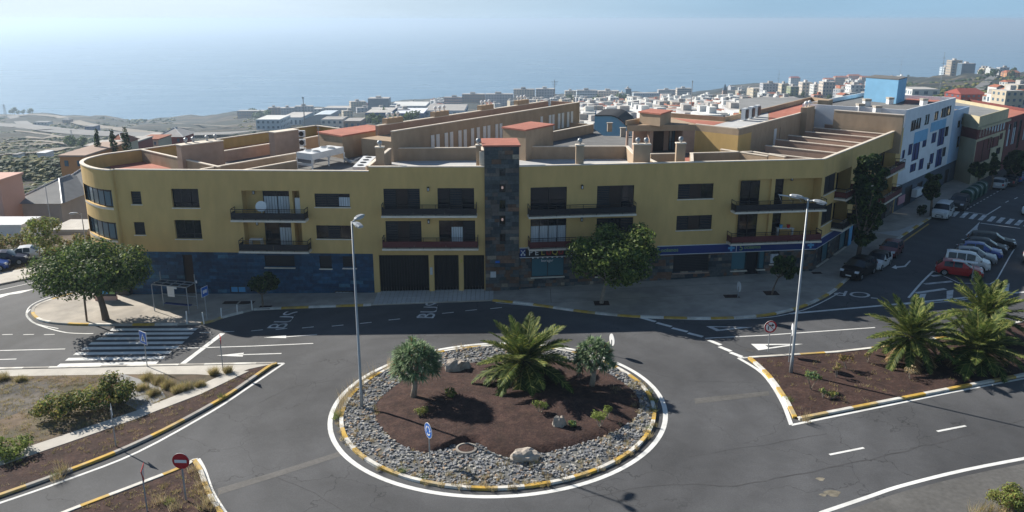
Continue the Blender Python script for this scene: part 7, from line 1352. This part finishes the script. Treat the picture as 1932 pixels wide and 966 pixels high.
def bush(x, y, w, h, label, name='shrub', n=700, size=.09, mats=('leaf_olive', 'leaf_mid', 'leaf_lime'), wts=(3, 3, 2), stem=.0, seed=1, hh=.12, cat='shrub', group=None, stems=4, loc=None, asp=.5):
    p = gnd(x, y, hh) if loc is None else loc; g = random.Random(seed); t_ = thing(name, label, cat, p, 0, group); m_ = MB()
    for k in range(stems): a = g.uniform(0, 2 * pi); m_.tube([p, p + Vector((w * .12 * cos(a), w * .12 * sin(a), stem * .5 + .03)), p + Vector((w * .32 * cos(a), w * .32 * sin(a), stem + h * .4))], [.03, .025, .012], 5)
    m_.build('stem', 'pale_bark', t_); m_ = MB(); blobs = [(p + Vector((0, 0, stem + h * .45)), (w * .4, w * .36, h * .42))]
    for k in range(7): a = g.uniform(0, 2 * pi); r = w * g.uniform(.14, .24); blobs.append((p + Vector((w * .33 * cos(a), w * .3 * sin(a), stem + h * g.uniform(.3, .78))), (r, r, r * .8)))
    leaf_cloud(m_, blobs, n, size, g, mats, wts, shell=.3, asp=asp); m_.build('foliage', list(mats), t_); return t_
bush(192, 770, 4.0, 2.0, 'big olive green bush in the middle of the left waste plot', n=3600, size=.10, seed=21, mats=('leaf_olive', 'leaf_lime', 'leaf_dark', 'leaf_brown'), wts=(4, 2, 3, 1.2)); bush(110, 786, 3.3, 1.6, 'wide low olive bush left of the big one on the waste plot', n=2600, size=.10, seed=22, mats=('leaf_olive', 'leaf_dark', 'leaf_lime', 'leaf_brown'), wts=(4, 3, 1.6, 1)); bush(222, 756, 2.4, 1.6, 'olive bush at the right shoulder of the big one', n=1500, size=.1, seed=23, mats=('leaf_olive', 'leaf_lime', 'leaf_dark'), wts=(4, 2, 2))
bush(18, 858, 2.7, 1.0, 'bright green bush spilling over the footpath at the left edge', n=1900, size=.09, seed=24, mats=('leaf_mid', 'leaf_light', 'leaf_lime'), wts=(4, 4, 1.5)); bush(1898, 955, 1.9, 1.2, 'lime topped bush at the bottom right corner', n=2200, size=.07, seed=25, mats=('leaf_lime', 'leaf_light', 'leaf_olive', 'leaf_brown'), wts=(4, 2, 3, 1)); bush(1925, 968, 1.2, .9, 'smaller dull bush right of the lime topped one', n=900, size=.07, seed=26)
for k, (x, y, w, h, st, lab, mt, wt) in enumerate(((1019, 782, .95, .55, .4, 'lime shrub on a thin stem in front of the palm', ('leaf_lime', 'leaf_light'), (3, 2)), (1131, 806, 1.15, .75, .4, 'round lime shrub on a thin stem at the right of the bed', ('leaf_lime', 'leaf_light'), (2, 3)), (1146, 790, .6, .4, .45, 'small lime shrub behind the round one on the right', ('leaf_lime', 'leaf_light'), (3, 2)), (1080, 806, .55, .45, .05, 'tiny grey green shrub beside the upright boulder', ('dragon', 'leaf_light'), (3, 2)), (794, 786, .95, .6, .12, 'lime yellow shrub near the roundabout sign', ('leaf_lime', 'leaf_olive'), (3, 2)), (849, 752, .85, .7, .1, 'dull olive shrub in the shade of the left dragon tree', ('leaf_olive', 'leaf_mid'), (2, 2)), (1530, 735, 1.2, .45, .75, 'pale green umbrella shaped shrub on the palm island', ('dragon', 'leaf_lime'), (3, 2)), (1597, 697, 1.3, .5, .6, 'brown topped shrub on the palm island', ('leaf_brown', 'leaf_olive'), (3, 2)), (1578, 712, .7, .5, .5, 'bare thin shrub in the middle of the palm island', ('leaf_olive', 'straw'), (1, 1)), (1637, 684, .7, .5, .4, 'thin shrub left of the first palm', ('leaf_olive', 'straw'), (1, 1)), (1717, 715, 1.0, .5, .35, 'bare grey branching shrub before the first palm', ('straw_pale', 'straw'), (1, 1)), (1553, 750, .5, .4, .25, 'small dull shrub at the front of the palm island', ('dragon', 'leaf_olive'), (1, 1)), (1570, 752, .9, .5, .05, 'low dark shrub at the front of the palm island', ('leaf_olive', 'leaf_dark'), (1, 1)), (1740, 690, .7, .55, .3, 'yellow stalked shrub at the foot of the first palm', ('leaf_lime', 'straw'), (2, 2)))):
    bush(x, y, w, h, lab, stem=st, seed=40 + k, mats=mt, wts=wt, n=330 if k < 8 else 110, size=.075, hh=.3 if k < 6 else .1)
for k, (x, y, w, h) in enumerate(((20, 470, 3.5, 2.0), (45, 468, 3.2, 1.7), (-8, 478, 3, 1.6), (88, 486, 2.6, 1.5), (112, 482, 2.2, 1.3), (70, 480, 2, 1.1), (135, 478, 2.4, 1.6), (160, 466, 2.6, 2.))):
    bush(x, y, w, h, ['tallest olive scrub at the left edge', 'rounded yellow olive scrub left of the slim tree', 'low scrub cut by the left edge', 'brown scrub right of the slim tree trunk', 'dry scrub beside the thin tall pole', 'small scrub behind the slim tree trunk', 'scrub left of the rounded corner', 'green scrub at the foot of the rounded corner'][k] + ' on the waste ground', n=800, size=.13, seed=60 + k, mats=('leaf_olive', 'leaf_brown', 'leaf_mid'), wts=(4, 1.5, 2), group='scrub on the waste ground')
bush(1736, 408, 1.3, 1.6, 'dark planted shrub on the pavement in front of the blue building', n=700, size=.12, seed=90, mats=('leaf_night', 'leaf_dark'), wts=(3, 1))
# palms: fronds are separate pieces
def frond_mesh(seed, L, droop, mats=('palm_leaf', 'palm_pale', 'palm_dark'), w=(3, 1.3, 1.6)):
    g = random.Random(seed); m_ = MB(); n_ = 13; P = []
    for k in range(n_ + 1): t = k / n_; P.append(Vector((L * (t - .12 * t * t * droop), 0, L * (.10 * t - droop * .42 * t * t))))
    m_.tube(P, [.045 * (1 - .8 * k / n_) for k in range(n_ + 1)], 5, 1)
    for k in range(1, 60):
        t = .10 + .90 * k / 60; i = min(int(t * n_), n_ - 1); f_ = t * n_ - i; p = P[i].lerp(P[i + 1], f_); d = (P[i + 1] - P[i]).normalized(); up = Vector((-d.z, 0, d.x)); ll = L * .17 * (sin(pi * min(1, t * .93 + .1)) ** .6) * g.uniform(.8, 1.1) + .03
        for s_ in (-1, 1):
            e = p + (d * .62 + Vector((0, s_, 0)) * .72 + up * (.32 - .35 * g.random())).normalized() * ll + Vector((0, 0, -.12 * ll)); q = p.lerp(e, .45) + up * .012; wd = d * (.026 * L / 2)
            m_.add([p - wd * .6, q - wd, e, q + wd, p + wd * .6], [(0, 1, 2, 3, 4)], g.choices((0, 1, 2), w)[0])
    o = m_.build('frond', list(mats), None, local=True); me = o.data; bpy.data.objects.remove(o); return me
FR_ = {}
def palm(x, y, yc, label, L, n, tr, seed):
    p = gnd(x, y, .12); zc = at_Y(x, yc, p.y).z; g = random.Random(seed); t_ = thing('palm_tree', label, 'palm tree', p, 0, 'palm trees'); m_ = MB(); hh = zc - p.z; m_.lathe(p, [(tr * 1.05, -.05), (tr, hh * .25), (tr * 1.12, hh * .6), (tr * 1.0, hh * .85), (tr * .4, hh)], 14)
    tk = m_.build('trunk', 'palm_bark', t_); m_ = MB()
    for k in range(70): a = k * 2.4; z = hh * (.1 + .85 * (k / 70)); c_ = p + Vector((tr * cos(a), tr * sin(a), z)); d = Vector((cos(a), sin(a), .9)); m_.add([c_ + Vector((-sin(a), cos(a), 0)) * .09, c_ - Vector((-sin(a), cos(a), 0)) * .09, c_ + d * .22], [(0, 1, 2)])
    m_.build('leaf_stubs', 'bark', tk, kind='stuff')
    for k in range(n):
        q = (k + .5) / n; el = radians(76 - 100 * q ** .8) + g.uniform(-.09, .09); az = k * 2.39996 + g.uniform(-.2, .2); dr = .5 + 1.0 * q + g.uniform(-.15, .15); key = (int(q * 4), k % 3)
        if key not in FR_: FR_[key] = frond_mesh(100 + 7 * key[0] + key[1], 1.0 * 2.6, .45 + 1.0 * (key[0] / 4), w=(3, 1.6 if key[0] < 2 else .8, 1.2 if key[0] < 2 else 2.2))
        if q > .9:
            key = ('dry', k % 3)
            if key not in FR_: FR_[key] = frond_mesh(160 + key[1], 2.6, 1.5, ('leaf_brown', 'straw', 'leaf_brown'))
        o = part('frond', FR_[key], t_); sc = L / 2.6 * g.uniform(.85, 1.1) * (.8 if q < .12 else 1); o.matrix_local = Matrix.Translation((0, 0, hh * (.97 - .14 * q))) @ Matrix.Rotation(az, 4, 'Z') @ Matrix.Rotation(-el, 4, 'Y') @ Matrix.Scale(sc, 4)
    return t_
palm(988, 722, 678, 'palm tree in the middle of the roundabout', 4.1, 56, .45, 1); palm(1714, 682, 632, 'left palm of the three on the right island', 3.5, 54, .40, 2); palm(1840, 690, 655, 'nearest right palm of the three on the island', 3.6, 56, .45, 3); palm(1852, 640, 594, 'rear palm behind the two others on the right island', 3.7, 54, .42, 4)
# dragon trees: forked trunk, rosettes of sword leaves
def dragon(x, y, box, label, seed, nr=46):
    p = gnd(x, y, .3); x0, y0, x1, y1 = box; a, b = at_Y(x0, y1, p.y), at_Y(x1, y0, p.y); cw = (b.x - a.x) / 2; zl, zh = a.z, b.z; cc = Vector(((a.x + b.x) / 2, p.y, zl + (zh - zl) * .35)); g = random.Random(seed); t_ = thing('dragon_tree', label, 'tree', p, 0, 'dragon trees'); fork = Vector((p.x + (cc.x - p.x) * .5, p.y, p.z + (zl - p.z) * .95 + .15)); m_ = MB(); m_.tube([p, p.lerp(fork, .5) + Vector((.03, 0, 0)), fork], [.21, .18, .19], 10); tips = []
    for k in range(nr):
        u = 1 - 1.35 * (k + .5) / nr; r = math.sqrt(max(0, 1 - u * u)) if u > 0 else 1 - .12 * abs(u); az = k * 2.39996; jt = g.uniform(.8, 1.1); tips.append(cc + jt * Vector((cw * .72 * r * cos(az), cw * .68 * r * sin(az), max(u, -.2) * (zh - cc.z) * .74)))
    for k in range(0, nr, 4): m_.tube([fork - Vector((0, 0, .1)), fork.lerp(tips[k], .5) - Vector((0, 0, .12)), tips[k]], [.11, .075, .05], 6)
    m_.build('trunk', 'pale_bark', t_, smooth=True); m_ = MB()
    for c_ in tips:
        out = (c_ - cc + Vector((0, 0, .25))).normalized()
        for k in range(60):
            d = (out * g.uniform(.15, 1.1) + Vector((g.gauss(0, 1), g.gauss(0, 1), g.gauss(0, .8))) * .55).normalized(); L = cw * g.uniform(.24, .46); s_ = d.cross(Vector((0, 0, 1))).normalized() * .036; e = c_ + d * L + Vector((0, 0, -.16 * L)); q = c_ + d * L * .55 + Vector((0, 0, .03)); m_.add([c_ - s_ * .7, q - s_, e, q + s_, c_ + s_ * .7], [(0, 1, 2, 3, 4)], g.choices((0, 1, 2), (4, 4, .3))[0])
    m_.build('crown', ['dragon', 'dragon_highlight', 'leaf_brown'], t_); return t_
dragon(780, 749, (736, 638, 836, 716), 'left dragon tree with a dense dome crown and thick trunk', 1, 50); dragon(1117, 727, (1079, 637, 1166, 702), 'right dragon tree with a forked trunk and open crown', 2, 36)
# dry grass: clumps one by one, the rest as ground cover
def tuft(mb, p, h, n, r, g, mi=(0, 1, 2), lean=.35):
    for _ in range(n):
        a = g.uniform(0, 2 * pi); q = p + Vector((r * g.random() * cos(a), r * g.random() * sin(a), 0)); d = Vector((g.gauss(0, lean), g.gauss(0, lean), 1)).normalized() * h * g.uniform(.5, 1.1); s_ = Vector((cos(a), sin(a), 0)) * .012; mb.add([q - s_, q + s_, q + d], [(0, 1, 2)], g.choice(mi))
GM = ['straw', 'straw_pale', 'straw_green']
g = random.Random(31)
for k, (x, y, r, h) in enumerate(((300, 722, .55, .75), (278, 716, .45, .7), (318, 730, .5, .7), (335, 738, .5, .6), (290, 744, .5, .6), (352, 734, .5, .65), (268, 734, .5, .6), (378, 728, .4, .5), (404, 706, .35, .7), (430, 703, .3, .7), (4, 716, .5, .7), (40, 718, .4, .5))):
    p = gnd(x, y, .12); m_ = MB(); tuft(m_, p, h, 520, r, g, (0, 1, 2, 2), .5); o = m_.build('grass_clump', GM); lab = ['tall yellow grass clump right of the bare patch', 'upright grass clump by the top path', 'grass clump at the centre of the yellow group', 'grass clump at the lower right of the yellow group', 'grass clump at the lower left of the yellow group', 'grass clump at the right end of the yellow group', 'grass clump touching the bare patch', 'small lone clump between the group and the plot tip', 'left of the two clumps at the plot tip', 'right of the two clumps at the plot tip', 'grass clump at the left edge of the plot', 'low grass clump by the top path near the left edge'][k]; tag(o, lab, 'grass', 'yellow grass clumps on the waste plot')
def cover(name, spots_, h, n, r, mi, lean=.35):
    m_ = MB()
    for p in spots_: tuft(m_, p, h * g.uniform(.6, 1.3), n, r, g, mi, lean)
    o = m_.build(name, GM + ['leaf_mid', 'leaf_lime'], kind='stuff'); return o
sp_ = []
for a0, a1, n in ((2.3, 3.5, 55), (3.5, 4.4, 30), (4.4, 5.9, 95), (5.9, 6.6, 40), (1.2, 2.2, 16)):
    for _ in range(n): a = g.uniform(a0, a1); r = g.choice((g.uniform(8.8, 9.9), g.uniform(9.9, 10.25), g.uniform(7.6, 9.8))); x, y = RC.x + r * cos(a), RC.y + r * sin(a); sp_.append(Vector((x, y, gz(x) + .06)))
cover('dry_grass', sp_, .42, 22, .16, (0, 1, 1, 0, 2))
sp_ = []
for _ in range(30): a = g.uniform(2.35, 3.3); x, y = RC.x + 10.1 * cos(a), RC.y + 10.1 * sin(a); sp_.append(Vector((x, y, gz(x) + .05)))
cover('pale_grass', sp_, 1.0, 16, .3, (1, 1, 0), .22)
sp_ = [Vector((RC.x + r * cos(a), RC.y + r * sin(a), gz(RC.x + r * cos(a)) + .05)) for a, r in ((4.15, 9.7), (4.3, 9.8), (6.15, 9.9), (.0, 10.), (.12, 10.), (3.25, 10.2), (3.3, 10.3), (5.9, 9.9))]
cover('green_weeds', sp_, .5, 60, .28, (3, 4, 4), .6)
sp_ = []
for poly_px, n in ([((0, 716), (130, 712), (240, 712), (250, 742), (330, 752), (255, 778), (130, 818), (0, 860), (-60, 800)), 900], [((440, 716), (505, 694), (330, 800), (130, 886), (0, 932), (0, 885), (255, 796)), 110], [((150, 964), (345, 890), (366, 878), (412, 966)), 90], [((1420, 682), (1700, 660), (1900, 625), (1932, 700), (1640, 760), (1506, 786)), 130], [((-40, 515), (68, 507), (160, 490), (165, 470), (0, 480)), 120]):
    PP = [gnd(x, y)[:2] for x, y in poly_px]; xs_ = [q[0] for q in PP]; ys_ = [q[1] for q in PP]; k = 0
    while k < n:
        x, y = g.uniform(min(xs_), max(xs_)), g.uniform(min(ys_), max(ys_))
        if inside((x, y), PP): sp_.append(Vector((x, y, gz(x) + .1))); k += 1
cover('ground_weeds', sp_, .22, 14, .22, (0, 1, 0, 2, 2), .6)
sp_ = [gnd(x, y, .1) for x, y in ((386, 930), (395, 948), (380, 915), (372, 900), (385, 960), (402, 960), (366, 890), (300, 950), (330, 960), (108, 905), (120, 890), (1520, 795), (1880, 965), (1860, 966), (1840, 970), (1900, 968), (118, 892))]
cover('tall_dry_grass', sp_, .75, 60, .35, (1, 0, 1, 0, 2), .4)
sp_ = [gnd(x, y, .1) for x, y in ((105, 898), (112, 893), (417, 752), (420, 750), (318, 950), (322, 946), (1486, 752), (1490, 756))]
cover('green_weeds', sp_, .45, 50, .25, (3, 4, 2), .6)
# scrub and trees on the far slopes
def far_crown(seed, mats=('leaf_dark', 'leaf_mid')):
    g_ = random.Random(seed); m_ = MB(); leaf_cloud(m_, [((0, 0, 1.6), (1.5, 1.5, 1.3)), ((.7, .3, 2.2), (.9, .9, .8)), ((-.6, -.2, 1.3), (1, 1, .8))], 190, .42, g_, mats, (3, 2)); m_.tube([(0, 0, -.6), (0, 0, 1.4)], [.16, .1], 5, 1); o = m_.build('distant_tree', list(mats), None, local=True); me = o.data; bpy.data.objects.remove(o); return me
FT_ = [far_crown(k) for k in range(4)]; g = random.Random(77)
def far_trees(n, x0, x1, y0, y1, lo, hi, label, group):
    for _ in range(n): x, y = g.uniform(x0, x1), g.uniform(y0, y1); p = T(x, y); o = part('distant_tree', g.choice(FT_), None); o.location = p; s_ = g.uniform(lo, hi); o.scale = (s_, s_, s_ * g.uniform(.8, 1.3)); tag(o, label, 'tree', group)
far_trees(26, 1060, 1190, 190, 199, 2.2, 4., 'dark tree in the belt below the coast apartments', 'trees below the coast apartments'); far_trees(22, 455, 510, 216, 226, 2., 3.4, 'tree in the grove below the long brown coast block', 'trees below the brown block'); far_trees(40, 1120, 1400, 192, 250, 1.2, 2.2, 'tree standing among the white town houses', 'trees among the town houses'); far_trees(10, 690, 790, 224, 240, 2.2, 3.2, 'tree beside the blue halls of the industrial estate', 'trees by the blue halls'); far_trees(18, 1480, 1640, 172, 192, 1.4, 2.4, 'tree among the beige tower group', 'trees among the beige towers'); far_trees(12, 1840, 1932, 139, 146, 1.8, 3.2, 'dark tree on the hilltop road', 'trees on the hilltop'); far_trees(6, 20, 60, 211, 216, 2., 4., 'dark tree on the left coast ridge', 'trees on the left ridge'); far_trees(5, 126, 158, 272, 281, 1.1, 1.6, 'green bush by the dirt track on the left', 'bushes by the dirt track')
for x, y, s_, lab in ((186, 288, 1., 'first dark cypress of the three beyond the rounded roof'), (216, 290, 1.2, 'middle dark cypress of the three beyond the rounded roof'), (240, 287, 1.5, 'widest dark cypress of the three beyond the rounded roof')):
    p = at_Y(x, y, 150); t_ = thing('cypress', lab, 'tree', p); m_ = MB(); leaf_cloud(m_, [(p + Vector((0, 0, 1.5)), (.55 * s_, .55 * s_, 2.2)), (p + Vector((0, 0, 3.2)), (.35 * s_, .35 * s_, 1.5))], 420, .22, g, ('leaf_night', 'leaf_dark'), (3, 2)); m_.build('crown', ['leaf_night', 'leaf_dark'], t_); m_ = MB(); m_.tube([p - Vector((0, 0, 6)), p + Vector((0, 0, 1))], .12, 6); m_.build('trunk', 'bark', t_)
for x, y, lab in ((1694, 152, 'left thin palm above the blue cube'), (1684, 154, 'short palm left of the mast above the blue cube'), (1712, 154, 'right palm above the blue cube')):
    p = T(x, y); t_ = thing('distant_palm', lab, 'palm tree', p); h_ = 9; m_ = MB(); m_.tube([p, p + Vector((.3, 0, h_))], [.35, .25], 6); m_.build('trunk', 'palm_bark', t_); m_ = MB()
    for k in range(26): a = 2.4 * k; e = .9 - 1.5 * k / 26; d = Vector((cos(a), sin(a), e)).normalized(); c_ = p + Vector((.3, 0, h_)); s_ = Vector((-sin(a), cos(a), 0)) * .45; m_.add([c_ - s_ * .3, c_ + d * 2 - s_, c_ + d * 3.6 - Vector((0, 0, 1.2)), c_ + d * 2 + s_, c_ + s_ * .3], [(0, 1, 2, 3, 4)])
    m_.build('crown', 'palm_dark', t_)
m_ = MB()
for _ in range(4200):
    reg_ = g.choices(((-60, 330, 222, 335), (440, 700, 205, 260), (1700, 1932, 145, 200), (0, 250, 290, 420)), (8, 1, 3, 3))[0]; p = T(g.uniform(reg_[0], reg_[1]), g.uniform(reg_[2], reg_[3])); r = g.uniform(.4, 1.3) * (.45 + p.y / 430); hh = r * g.uniform(.35, .6)
    V = [p + Vector((r * q * cos(2 * pi * k / 6) * g.uniform(.75, 1.2), r * q * sin(2 * pi * k / 6) * g.uniform(.75, 1.2), z * hh)) for q, z in ((1, -.5), (1.05, .3), (.6, .9)) for k in range(6)] + [p + Vector((0, 0, hh * 1.05))]; m_.add(V, [(j * 6 + k, j * 6 + (k + 1) % 6, j * 6 + 6 + (k + 1) % 6, j * 6 + 6 + k) for j in (0, 1) for k in range(6)] + [(12 + k, 12 + (k + 1) % 6, 18) for k in range(6)], g.choice((0, 1, 1)))
m_.build('hillside_scrub', ['leaf_olive', 'leaf_dark'], kind='stuff')
